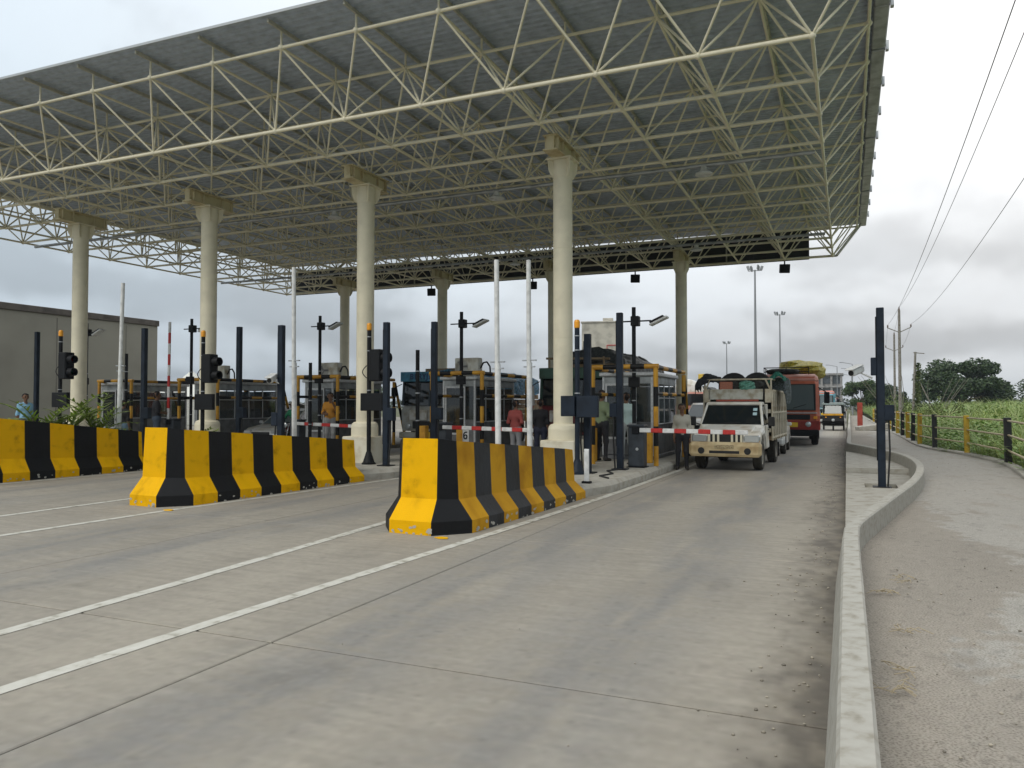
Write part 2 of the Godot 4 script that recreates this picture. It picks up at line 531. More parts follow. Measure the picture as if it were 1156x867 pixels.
func ground_and_road() -> void:
	var g := MB.new()
	g.quad(Vector3(-900, -0.06, 120), Vector3(900, -0.06, 120), Vector3(900, -0.06, -900), Vector3(-900, -0.06, -900))
	structure(put(g, "ground", mat("earth", Color(0.14, 0.14, 0.07), 0.95, "mottle", 0.05), self))
	var base := MB.new()
	base.box(Vector3(-14.0, -0.04, -27), Vector3(28.0, 0.024, 72))
	structure(put(base, "road_base", mat("joint", Color(0.09, 0.08, 0.07), 0.95), self))
	var rm := road_material()
	var road := thing("road", Vector3.ZERO)
	structure(road)
	var xs := [-0.02, -3.62, -7.45, -11.45, -15.4, -19.3, -23.2, -27.4]
	var zz := 5.0
	var zs := [5.0, 0.1]
	while zs[-1] > -58.0: zs.append(zs[-1] - 4.3)
	for i in xs.size() - 1:
		for j in zs.size() - 1:
			var st := SurfaceTool.new()
			st.begin(Mesh.PRIMITIVE_TRIANGLES)
			var e := 0.006
			var bv := 0.008
			var dy := rng.randf_range(-0.0015, 0.0015)
			var x0: float = xs[i + 1] + e
			var x1: float = xs[i] - e
			var z0: float = zs[j + 1] + 0.01
			var z1: float = zs[j] - 0.01
			var P := func(x: float, z: float, y: float) -> Vector3: return Vector3(x, y + dy, z)
			road_sheet(st, P.call(x0 + bv, z1 - bv, 0), P.call(x1 - bv, z1 - bv, 0), P.call(x1 - bv, z0 + bv, 0), P.call(x0 + bv, z0 + bv, 0))
			var out := [[x0, z1], [x1, z1], [x1, z0], [x0, z0]]
			var inn := [[x0 + bv, z1 - bv], [x1 - bv, z1 - bv], [x1 - bv, z0 + bv], [x0 + bv, z0 + bv]]
			for q in 4:
				var r := (q + 1) % 4
				road_sheet(st, P.call(out[q][0], out[q][1], -0.006), P.call(out[r][0], out[r][1], -0.006), P.call(inn[r][0], inn[r][1], 0), P.call(inn[q][0], inn[q][1], 0))
				road_sheet(st, P.call(out[q][0], out[q][1], -0.027), P.call(out[r][0], out[r][1], -0.027), P.call(out[r][0], out[r][1], -0.006), P.call(out[q][0], out[q][1], -0.006))
			inst(st.commit(), "slab", rm, road)
	var far := MB.new()
	far.box(Vector3(-13.7, -0.03, -330), Vector3(27.4, 0.05, 540))
	structure(put(far, "road_beyond", mat("roadfar", Color(0.26, 0.25, 0.22), 0.9, "concrete", 0.05), self))
	var apron := MB.new()
	apron.box(Vector3(-58, -0.04, -40), Vector3(61, 0.03, 100))
	structure(put(apron, "apron", mat("apronmat", Color(0.25, 0.235, 0.2), 0.9, "concrete", 0.08), self))
	# painted edge lines round the islands, worn
	var wm := mat("roadpaint", Color(0.56, 0.55, 0.5), 0.75, "roadwear", 0.8)
	wm.uv1_triplanar = true
	wm.uv1_world_triplanar = true
	wm.uv1_scale = Vector3.ONE * 0.8
	wm.albedo_texture = noise_tex("roadwear", 0.012, [[0.0, Color(0.55, 0.53, 0.49)], [0.2, Color(0.78, 0.77, 0.74)], [0.4, Color(0.93, 0.925, 0.91)], [1.0, Color(1, 1, 1)]], FastNoiseLite.TYPE_SIMPLEX_SMOOTH, 6, 512, 71)
	var f := FastNoiseLite.new()
	f.frequency = 2.0
	for pts in [
		[[-4.62, 4.5], [-4.41, -2.88], [-4.27, -6.1], [-4.1, -8.92], [-3.92, -12.96], [-3.8, -19.4], [-3.8, -26]],
		[[-5.38, 4.5], [-5.52, -3.59], [-5.58, -5.22], [-5.66, -6.46], [-5.84, -9.07], [-6.25, -12.5]],
		[[-9.85, 4.5], [-9.61, -6.24], [-9.54, -8.8], [-9.3, -11.5], [-9.05, -14.6], [-9.0, -24]],
		[[-11.05, 4.5], [-11.26, -5.5], [-11.33, -9.6], [-11.65, -13.0]],
		[[-16.1, 4.5], [-15.95, -8.0], [-15.75, -12.0], [-15.55, -14.5], [-15.5, -24]]]:
		var st := MB.new()
		var prev := []
		for i in pts.size() - 1:
			var a := Vector2(pts[i][0], pts[i][1])
			var b := Vector2(pts[i + 1][0], pts[i + 1][1])
			var steps := int(a.distance_to(b) / 0.25) + 1
			for s in steps + (1 if i == pts.size() - 2 else 0):
				var c := a.lerp(b, float(s) / steps)
				var l := Vector3(c.x - 0.062 + 0.008 * f.get_noise_2d(c.y, 1.0), 0.005, c.y)
				var r := Vector3(c.x + 0.062 + 0.008 * f.get_noise_2d(c.y, 9.0), 0.005, c.y)
				if prev: st.quad(prev[0], prev[1], r, l)
				prev = [l, r]
		structure(put(st, "lane_line", wm, self))

# ---------------------------------------------------------------- right-hand kerb wall, pocket, footpath, fence
func smooth_line(pts: Array, step := 0.6) -> Array:
	var c := Curve3D.new()
	for i in pts.size():
		var a: Vector3 = pts[maxi(i - 1, 0)]
		var b: Vector3 = pts[mini(i + 1, pts.size() - 1)]
		var l: float = minf(pts[i].distance_to(a) if i > 0 else 99.0, pts[i].distance_to(b) if i < pts.size() - 1 else 99.0)
		var t := (b - a).normalized() * l * 0.33
		c.add_point(pts[i], -t, t)
	var out := []
	var n := int(c.get_baked_length() / step) + 1
	for i in n + 1: out.append(c.sample_baked(c.get_baked_length() * i / n))
	return out

# profile of Vector2(offset to the right, height) swept along a line
func sweep(line: Array, prof: Array, wobble := 0.0) -> MB:
	var mb := MB.new()
	var f := FastNoiseLite.new()
	f.frequency = 0.9
	var prev := []
	for i in line.size():
		var a: Vector3 = line[maxi(i - 1, 0)]
		var b: Vector3 = line[mini(i + 1, line.size() - 1)]
		var d := (b - a).normalized()
		var r := Vector3(-d.z, 0, d.x)
		var ring := []
		for k in prof.size():
			ring.append(line[i] + r * (prof[k].x + wobble * f.get_noise_2d(i * 0.7, k * 13.0)) + Vector3.UP * (prof[k].y + wobble * f.get_noise_2d(i * 0.7, k * 13.0 + 70.0) * (1.0 if prof[k].y > 0.05 else 0.0)))
		if prev:
			for k in prof.size() - 1: mb.quad(prev[k], ring[k], ring[k + 1], prev[k + 1])
		else:
			for k in range(1, prof.size() - 1): mb.tri(ring[0], ring[k], ring[k + 1])
		prev = ring
	for k in range(1, prof.size() - 1): mb.tri(prev[0], prev[k + 1], prev[k])
	return mb

func kerb_and_path() -> void:
	var line := []
	var z := 5.0
	while z > -7.6:
		line.append(Vector3(0.03, 0, z)); z -= 0.5
	for p in smooth_line([Vector3(0.03, 0, -7.6), Vector3(0.07, 0, -8.6), Vector3(0.5, 0, -11.1), Vector3(0.95, 0, -13.7), Vector3(1.24, 0, -16.1), Vector3(1.36, 0, -18.4), Vector3(1.26, 0, -20.6), Vector3(0.95, 0, -22.6), Vector3(0.4, 0, -24.9), Vector3(0.1, 0, -26.2), Vector3(0.06, 0, -28), Vector3(0.1, 0, -36)], 0.35): line.append(p)
	for k in 14: line.append(Vector3(0.1 + 0.02 * k, 0, -38.0 - k * 6.0))
	var wall := sweep(line, [Vector2(-0.14, -0.02), Vector2(-0.078, 0.405), Vector2(-0.064, 0.425), Vector2(0.048, 0.43), Vector2(0.062, 0.415), Vector2(0.075, -0.02)], 0.0025)
	tag(put(wall, "kerb_wall", mat("concretepale"), self), "long low concrete kerb wall curving round the pocket beside the road", "wall")
	# slabs in the pocket
	var pocket := thing("pocket_paving", Vector3.ZERO)
	structure(pocket)
	var mc := mat("concrete")
	for q in [[[-0.03, -8.5, 0.02, -8.55, 0.88, -13.6, 1.0, -14.35, -0.03, -14.35], 0.1], [[-0.03, -14.4, 1.0, -14.4, 1.15, -15.7, -0.03, -15.7], 0.095],
			[[-0.03, -16.62, 1.2, -16.62, 1.27, -19.0, -0.03, -19.0], 0.085], [[-0.03, -15.75, 0.3, -15.75, 0.3, -16.58, -0.03, -16.58], 0.09], [[0.86, -15.75, 1.16, -15.75, 1.2, -16.58, 0.86, -16.58], 0.09],
			[[-0.03, -19.04, 1.3, -19.04, 1.25, -20.6, 0.9, -22.6, 0.3, -24.9, -0.03, -25.6], 0.2]]:
		var poly := PackedVector2Array()
		for i in range(0, q[0].size(), 2): poly.append(Vector2(q[0][i], q[0][i + 1]))
		var mb := MB.new()
		mb.prism(poly, -0.05, q[1])
		put(mb, "slab", mc, pocket)
	# footpath
	var edge := smooth_line([Vector3(3.0, 0, 5), Vector3(2.95, 0, -5), Vector3(2.95, 0, -12), Vector3(3.15, 0, -17), Vector3(3.45, 0, -21.3), Vector3(3.1, 0, -25.2), Vector3(2.5, 0, -27.8), Vector3(2.27, 0, -30.5), Vector3(2.25, 0, -36), Vector3(2.15, 0, -44), Vector3(1.95, 0, -68), Vector3(1.8, 0, -115)], 1.2)
	var pm := path_material()
	var fp := SurfaceTool.new()
	fp.begin(Mesh.PRIMITIVE_TRIANGLES)
	var f := FastNoiseLite.new()
	f.frequency = 0.5
	var xat := func(l: Array, zz: float) -> float:
		for i in l.size() - 1:
			if (l[i].z - zz) * (l[i + 1].z - zz) <= 0.0 and l[i].z != l[i + 1].z:
				return lerpf(l[i].x, l[i + 1].x, (l[i].z - zz) / (l[i].z - l[i + 1].z))
		return l[-1].x
	var zs := []
	var zz := 5.0
	while zz > -114.0:
		zs.append(zz); zz -= 0.4 if zz > -45 else 3.0
	var prev := []
	for y in zs:
		var l: float = xat.call(line, y) + 0.04
		var r: float = xat.call(edge, y)
		var ring := []
		for k in 9:
			var x := lerpf(l, r, k / 8.0)
			ring.append(Vector3(x, 0.2 + 0.014 * f.get_noise_2d(x * 3.0, y * 3.0) - 0.02 * exp(-k), y))
		if prev:
			for k in 8:
				for q in [prev[k], ring[k], ring[k + 1], prev[k], ring[k + 1], prev[k + 1]]:
					fp.set_uv(Vector2((q.x + 0.5) / 4.5, (q.z + 42.0) / 47.0))
					fp.set_uv2(Vector2(q.x, q.z))
					fp.set_smooth_group(0)
					fp.add_vertex(q)
		prev = ring
	fp.generate_normals()
	structure(inst(fp.commit(), "footpath", pm, self))
	var kerb := sweep(edge, [Vector2(-0.1, 0.15), Vector2(-0.09, 0.245), Vector2(-0.07, 0.265), Vector2(0.11, 0.27), Vector2(0.13, 0.25), Vector2(0.15, -0.05)], 0.012)
	tag(put(kerb, "path_kerb", mat("concretepale"), self), "narrow rough concrete kerb under the pipe fence along the footpath", "kerb")
	# pipe fence
	var fence := thing("pipe_fence", Vector3.ZERO)
	tag(fence, "pipe rail fence with alternating black and yellow posts along the footpath", "fence")
	var zp := [2.0, -2.2, -6.0, -9.6, -13.2, -17.0, -21.27, -25.16, -27.77, -30.2, -32.7, -35.4, -38.2, -41.0, -44, -47, -50, -53, -56, -60, -64, -68]
	var pts := []
	var pb := MB.new()
	pb.cbox(Vector3(0, 0.52, 0), Vector3(0.14, 1.08, 0.14), 0.012)
	var post_mesh := pb.mesh()
	var rl := mat("rail", Color(0.56, 0.5, 0.34), 0.6, "rust", 1.2)
	for i in zp.size():
		var x: float = xat.call(edge, zp[i]) + 0.03
		var p := Vector3(x, 0.26, zp[i])
		pts.append(p)
		var o := inst(post_mesh, "post", mat("fenceyellow", Color(0.5, 0.33, 0.02), 0.6, "dusty", 0.8) if i % 2 else mat("fenceblack", Color(0.014, 0.014, 0.015), 0.6, "fine", 1.0), fence, p, rng.randf_range(-0.1, 0.1))
		o.rotation.z = rng.randf_range(-0.02, 0.02)
	for hgt in [0.99, 0.65, 0.28]:
		for i in pts.size() - 1:
			tb(fence, "rail", rl, pts[i] + Vector3(0, hgt + rng.randf_range(-0.015, 0.015), 0), pts[i + 1] + Vector3(0, hgt + rng.randf_range(-0.015, 0.015), 0), 0.024, 6)

func path_material() -> StandardMaterial3D:
	var w := 300
	var h := 1500
	var f := FastNoiseLite.new()
	f.seed = 15
	f.frequency = 1.0
	f.fractal_octaves = 5
	var im := Image.create(w, h, false, Image.FORMAT_RGB8)
	for j in h:
		var z := -42.0 + 47.0 * (j + 0.5) / h
		for i in w:
			var x := -0.5 + 4.5 * (i + 0.5) / w
			var a := f.get_noise_2d(x * 0.5, z * 0.25)
			var b := f.get_noise_2d(x * 1.6 + 30.0, z * 0.9)
			var c := f.get_noise_2d(x * 5.0, z * 5.0 + 70.0)
			var col := Color(0.3, 0.272, 0.23) * (1.0 + 0.16 * a + 0.14 * c)
			# bare cement showing through the soil
			var ce := smoothstep(0.0, 0.16, x - 1.05 + 0.7 * a + 0.35 * b + 0.3 * c)
			col = col.lerp(Color(0.365, 0.35, 0.315) * (1.0 + 0.14 * c), ce * 0.85 * smoothstep(-0.5, 0.2, b + 0.3))
			if b > 0.36: col = col * (1.0 - 0.12 * smoothstep(0.36, 0.55, b))
			if c > 0.4: col = col * 0.75
			im.set_pixel(i, j, col.linear_to_srgb())
	var m := StandardMaterial3D.new()
	m.albedo_texture = ImageTexture.create_from_image(im)
	m.roughness = 0.9
	m.detail_enabled = true
	m.detail_blend_mode = BaseMaterial3D.BLEND_MODE_MUL
	m.detail_uv_layer = BaseMaterial3D.DETAIL_UV_2
	m.detail_albedo = noise_tex("pathgrain", 0.06, [[0.0, Color(0.6, 0.58, 0.55)], [0.35, Color(0.88, 0.87, 0.86)], [0.6, Color(0.98, 0.98, 0.98)], [1.0, Color(1, 1, 1)]], FastNoiseLite.TYPE_SIMPLEX_SMOOTH, 6, 1024, 67)
	m.detail_normal = texs["grainbump"]
	m.uv2_scale = Vector3(0.9, 0.9, 0.9)
	return m

# ---------------------------------------------------------------- traffic islands
func island(pts: Array, h := 0.2) -> void:
	var poly := PackedVector2Array()
	for p in pts: poly.append(Vector2(p[0], p[1]))
	if Geometry2D.is_polygon_clockwise(poly): poly.reverse()
	var top := Geometry2D.offset_polygon(poly, -0.09)[0]
	var mb := MB.new()
	mb.prism(poly, -0.05, h - 0.07)
	mb.prism(top, h - 0.12, h)
	var k := poly.size()
	if top.size() == k:
		for i in k:
			var best := 0
			for j in k:
				if top[j].distance_to(poly[i]) < top[best].distance_to(poly[i]): best = j
			var nb := 0
			for j in k:
				if top[j].distance_to(poly[(i + 1) % k]) < top[nb].distance_to(poly[(i + 1) % k]): nb = j
			var a := poly[i]
			var b := poly[(i + 1) % k]
			mb.quad(Vector3(a.x, h - 0.07, a.y), Vector3(top[best].x, h, top[best].y), Vector3(top[nb].x, h, top[nb].y), Vector3(b.x, h - 0.07, b.y))
	structure(put(mb, "traffic_island", mat("concrete"), self))

func islands() -> void:
	island([[-4.25, -12.95], [-5.7, -12.95], [-6.25, -13.6], [-6.3, -30], [-5.2, -31.2], [-4.1, -30], [-3.95, -16.0], [-4.0, -13.8]])
	island([[-9.5, -13.9], [-11.2, -13.4], [-11.75, -14.2], [-11.8, -31], [-10.6, -32.2], [-9.2, -31], [-9.15, -16.0], [-9.2, -14.6]])
	island([[-15.8, -14.2], [-17.4, -13.9], [-17.9, -14.6], [-17.9, -31], [-16.8, -32.2], [-15.6, -31], [-15.5, -16.0], [-15.6, -14.8]])
	island([[-20.0, -14.8], [-22.0, -14.4], [-22.5, -15.0], [-22.6, -31], [-21.2, -32.2], [-19.9, -31], [-19.9, -15.6]])
	island([[-23.8, -14.8], [-26.4, -14.4], [-27.0, -15.0], [-27.2, -31], [-25.2, -32.2], [-23.8, -31], [-23.7, -15.6]])
# ---------------------------------------------------------------- canopy: double-layer space frame under corrugated sheets
const BY := 7.52
const TY := 8.79
const MODX := 1.8
const MODZ := 1.8
const NX := 16
const NZ := 12

func roof_y(x: float) -> float:
	return 9.2 + 0.011 * (-8.6 - x)

func canopy() -> void:
	var c := thing("toll_canopy", Vector3.ZERO)
	tag(c, "huge cream space frame canopy with grey corrugated roof over the toll lanes", "canopy")
	var cm := mat("cream")
	var bxs := []
	var bzs := []
	for i in NX: bxs.append(-0.44 - MODX * i)
	for j in NZ: bzs.append(-13.05 - MODZ * j)
	var txs := []
	var tzs := []
	for i in NX + 1: txs.append(-0.44 + 0.9 - MODX * i)
	for j in NZ + 1: tzs.append(-13.05 + 0.9 - MODZ * j)
	# chords, each one straight run
	for x in bxs: tb(c, "bottom_chord", cm, Vector3(x, BY, bzs[0]), Vector3(x, BY, bzs[-1]), 0.034, 8)
	for z in bzs: tb(c, "bottom_chord", cm, Vector3(bxs[0], BY, z), Vector3(bxs[-1], BY, z), 0.041, 8)
	for x in txs: tb(c, "top_chord", cm, Vector3(x, TY, tzs[0]), Vector3(x, TY, tzs[-1]), 0.03, 8)
	for z in tzs: tb(c, "top_chord", cm, Vector3(txs[0], TY, z), Vector3(txs[-1], TY, z), 0.034, 8)
	# web struts: the 300 nearest are pieces of their own
	var list := []
	for i in NX:
		for j in NZ:
			for k in 4:
				list.append([Vector3(bxs[i], BY, bzs[j]), k])
	var eye := Vector3(0, 1.62, 0)
	list.sort_custom(func(a, b): return a[0].distance_squared_to(eye) + a[1] * 0.001 < b[0].distance_squared_to(eye) + b[1] * 0.001)
	var meshes := []
	for k in 4:
		var mb := MB.new()
		mb.tube(Vector3.ZERO, Vector3(0.9 if k & 1 else -0.9, TY - BY, 0.9 if k & 2 else -0.9), 0.024, 7, -1.0, false)
		meshes.append(mb.mesh())
	var rest := MB.new()
	for s in list.size():
		var p: Vector3 = list[s][0]
		var k: int = list[s][1]
		if s < 290: inst(meshes[k], "strut", cm, c, p)
		else: rest.tube(p, p + Vector3(0.9 if k & 1 else -0.9, TY - BY, 0.9 if k & 2 else -0.9), 0.024, 6, -1.0, false)
	stuff(put(rest, "far_struts", cm, c))
	# round joints
	var jt := MB.new()
	for x in bxs:
		for z in bzs: jt.lathe([Vector2(0, -0.065), Vector2(0.045, -0.045), Vector2(0.062, 0), Vector2(0.045, 0.045), Vector2(0, 0.065)], Vector3(x, BY, z), 8, Basis(), true)
	for x in txs:
		for z in tzs: jt.lathe([Vector2(0, -0.07), Vector2(0.05, -0.045), Vector2(0.07, 0), Vector2(0.05, 0.045), Vector2(0, 0.07)], Vector3(x, TY, z), 8, Basis(), true)
	stuff(put(jt, "joints", cm, c))
	# stubs and purlins
	var sb := MB.new()
	sb.tube(Vector3.ZERO, Vector3(0, 1, 0), 0.024, 7)
	var sm := sb.mesh()
	for x in txs:
		var y := roof_y(x) - 0.1
		for z in tzs:
			var o := inst(sm, "stub", cm, c, Vector3(x, TY, z))
			o.scale = Vector3(1, y - TY, 1)
		bx(c, "purlin", mat("purlin"), Vector3(x, y + 0.045, -23.05), Vector3(0.045, 0.08, 22.6), 0.006)
	# corrugated sheets, ribs across the lanes
	var z := -11.7
	var k := 0
	while z > -34.3:
		var mb := MB.new()
		var prof := [Vector2(0, 0)]
		for r in 5:
			var o := r * 0.2
			prof.append_array([Vector2(o + 0.06, 0), Vector2(o + 0.085, 0.034), Vector2(o + 0.145, 0.034), Vector2(o + 0.17, 0)])
		prof.append(Vector2(1.03, 0.0))
		var xr := 0.8 + rng.randf_range(-0.03, 0.03)
		var xl := -29.0
		var up := 0.004 * (k % 2)
		for q in prof.size() - 1:
			var a: Vector2 = prof[q]
			var b: Vector2 = prof[q + 1]
			mb.quad(Vector3(xl, roof_y(xl) + 0.004 + up + a.y, -a.x), Vector3(xr, roof_y(xr) + 0.004 + up + a.y, -a.x), Vector3(xr, roof_y(xr) + 0.004 + up + b.y, -b.x), Vector3(xl, roof_y(xl) + 0.004 + up + b.y, -b.x))
		var tone: float = [1.0, 0.93, 1.05, 0.97, 0.9][(k * 3 + k / 4) % 5]
		put(mb, "roof_sheet", mat("sheet%d" % int(tone * 100), Color(0.53, 0.6, 0.71) * tone, 0.42, "fine", 0.22, 0.1), c, Vector3(0, 0, z))
		z -= 1.0
		k += 1
	# front and side edge flashing
	bx(c, "edge_flashing", mat("flash", Color(0.4, 0.43, 0.45), 0.5), Vector3(-14.1, roof_y(-14.1) + 0.02, -11.67), Vector3(29.8, 0.06, 0.03), 0.004, Basis(Vector3(0, 0, 1), -0.011))
	bx(c, "edge_flashing", mat("galv"), Vector3(-14.1, roof_y(-14.1) + 0.02, -34.75), Vector3(29.8, 0.06, 0.03), 0.004, Basis(Vector3(0, 0, 1), -0.011))
	# gutter in lengths along the right eave
	for g in 12:
		var zc := -12.6 - g * 1.9
		var gut := MB.new()
		gut.cbox(Vector3.ZERO, Vector3(0.26, 0.16, 1.84), 0.02)
		put(gut, "gutter", mat("galv"), c, Vector3(0.68, 8.99 + 0.01 * (g % 3), zc))
		bx(c, "gutter_bracket", mat("galv"), Vector3(0.845, 9.0, zc + 0.9), Vector3(0.06, 0.2, 0.12), 0.006)
	tb(c, "downpipe", mat("purlin"), Vector3(0.6, 8.9, -33.9), Vector3(-0.3, 7.56, -33.1), 0.055)
	tb(c, "downpipe", mat("purlin"), Vector3(-0.3, 7.56, -33.1), Vector3(-27, 7.62, -33.1), 0.05)
	# cable conduits under the frame
	for zc in [-18.75, -27.9]:
		tb(c, "conduit", mat("galv"), Vector3(-0.6, 7.4, zc), Vector3(-27.2, 7.4, zc), 0.05, 8)
	# high-bay lamps on the conduits
	for q in [[-3.1, -18.75], [-8.6, -18.75], [-13.9, -18.75], [-19.3, -18.75], [-4.9, -27.9], [-12.0, -27.9], [-19.0, -27.9]]:
		var l := MB.new()
		l.lathe([Vector2(0.0, 0.12), Vector2(0.07, 0.12), Vector2(0.09, 0.02), Vector2(0.21, -0.05), Vector2(0.21, -0.08), Vector2(0, -0.08)], Vector3.ZERO, 14)
		tag(put(l, "canopy_lamp", mat("white"), self, Vector3(q[0], 7.25, q[1])), "unlit pale round lamp on the %s conduit, number %s from the right eave" % ["nearer" if q[1] > -20.0 else "farther", ["one", "two", "three", "four"][int(-q[0] / 5.6) % 4]], "lamp", "lamps under the canopy")
	# name board on the far edge, seen from behind
	var b := thing("name_board", Vector3(0, 0, -33.75))
	tag(b, "long dark back of the sign board along the far edge of the canopy", "sign board")
	var xx := -1.35
	while xx > -27.0:
		bx(b, "panel", mat("boardback"), Vector3(xx - 1.09, 8.2, 0), Vector3(2.194, 1.2, 0.08), 0.002)
		bx(b, "frame_bar", mat("purlin"), Vector3(xx - 1.09, 8.2, 0.07), Vector3(0.06, 1.24, 0.05), 0.005)
		xx -= 2.2
	# floodlights under the far chord
	for q in [[-2.25, "nearest the eave corner"], [-8.45, "between the two rightmost back columns"], [-13.3, "seen beside the white pole tops"], [-18.67, "farthest left under the far edge"]]:
		var fl := thing("floodlight", Vector3(q[0], 7.46, -33.0), 0.35)
		tag(fl, "square black floodlight under far canopy edge, " + q[1], "floodlight", "floodlights on the far edge")
		tb(fl, "bracket", mat("postblack"), Vector3(0, 0, 0), Vector3(0, -0.12, 0), 0.03)
		bx(fl, "housing", mat("postblack"), Vector3(0, -0.3, 0), Vector3(0.4, 0.36, 0.16), 0.02, Basis(Vector3.RIGHT, 0.2))
		bx(fl, "lens", mat("lampglass"), Vector3(0, -0.31, -0.1), Vector3(0.34, 0.3, 0.02), 0.004, Basis(Vector3.RIGHT, 0.2))

func columns() -> void:
	var first: Node3D
	var names := ["rightmost of the front row, behind the near striped barrier", "second from right of the front row", "third from right of the front row", "leftmost of the front row in view"]
	var backs := ["rightmost of the back row, beside the pickup truck", "second from right of the back row, hidden partly by the nearest column", "third from right of the back row", "leftmost slim looking one of the back row"]
	for row in 2:
		for i in 5:
			var x: float = [-5.8, -11.06, -16.25, -21.42, -26.6][i]
			var z := -16.2 if row == 0 else -29.7
			if i == 4: continue
			if first == null:
				first = column_model()
				first.position = Vector3(x, 0.2, z)
			else:
				var o := first.duplicate()
				o.name = numbered("canopy_column")
				add_child(o)
				o.position = Vector3(x, 0.2, z)
				first.set_meta("x", 0)
				first.remove_meta("x")
			var me: Node3D = get_child(get_child_count() - 1)
			var lab: String = (names[i] if row == 0 else (backs[i] if i < 4 else "at the far left end of the back row"))
			tag(me, "round cream canopy column, " + lab, "column", "columns carrying the canopy")

func column_model() -> Node3D:
	var c := thing("canopy_column", Vector3.ZERO)
	bx(c, "plinth", mat("plinth"), Vector3(0, 0.31, 0), Vector3(0.8, 0.66, 0.8), 0.02)
	var col := mat("column")
	var b := MB.new()
	b.lathe([Vector2(0.0, 0.641), Vector2(0.335, 0.641), Vector2(0.335, 0.88), Vector2(0.315, 0.95), Vector2(0.27, 0.99), Vector2(0.216, 1.0)], Vector3.ZERO, 28)
	put(b, "base_collar", col, c)
	var s := MB.new()
	s.lathe([Vector2(0.217, 0.95), Vector2(0.217, 2.9), Vector2(0.212, 2.905), Vector2(0.217, 2.91), Vector2(0.217, 4.9), Vector2(0.212, 4.905), Vector2(0.217, 4.91), Vector2(0.217, 6.9)], Vector3.ZERO, 32)
	put(s, "shaft", col, c)
	# stiffened head plate
	var h := MB.new()
	h.cbox(Vector3(0, 6.9, 0), Vector3(0.6, 0.03, 0.6), 0.005)
	for k in 4:
		var bs := Basis(Vector3.UP, k * PI / 2.0 + PI / 4.0)
		var a := [Vector3(0.2, 6.885, 0), Vector3(0.37, 6.885, 0), Vector3(0.35, 6.66, 0), Vector3(0.26, 6.5, 0), Vector3(0.2, 6.5, 0)]
		for e in [-0.012, 0.012]:
			var q := a.map(func(p): return bs * (p + Vector3(0, 0, e)))
			h.quad(q[0], q[1], q[2], q[3]); h.tri(q[0], q[3], q[4])
		for i in 3:
			h.quad(bs * (a[i + 1] + Vector3(0, 0, -0.012)), bs * (a[i + 1] + Vector3(0, 0, 0.012)), bs * (a[(i + 2) % 5] + Vector3(0, 0, 0.012)), bs * (a[(i + 2) % 5] + Vector3(0, 0, -0.012)))
	h.lathe([Vector2(0.218, 6.48), Vector2(0.232, 6.52), Vector2(0.24, 6.6), Vector2(0.242, 6.88)], Vector3.ZERO, 20)
	put(h, "head", col, c)
	# bearing girder along the road
	var g := MB.new()
	g.box(Vector3(0, 7.08, 0), Vector3(0.17, 0.3, 1.6))
	g.cbox(Vector3(0, 6.93, 0), Vector3(0.34, 0.03, 1.64), 0.004)
	g.cbox(Vector3(0, 7.24, 0), Vector3(0.34, 0.03, 1.64), 0.004)
	for zz in [-0.7, -0.35, 0.35, 0.7]: g.box(Vector3(0, 7.085, zz), Vector3(0.32, 0.27, 0.015))
	put(g, "girder", mat("girder", Color(0.66, 0.59, 0.39), 0.6, "dusty", 0.5), c)
	return c

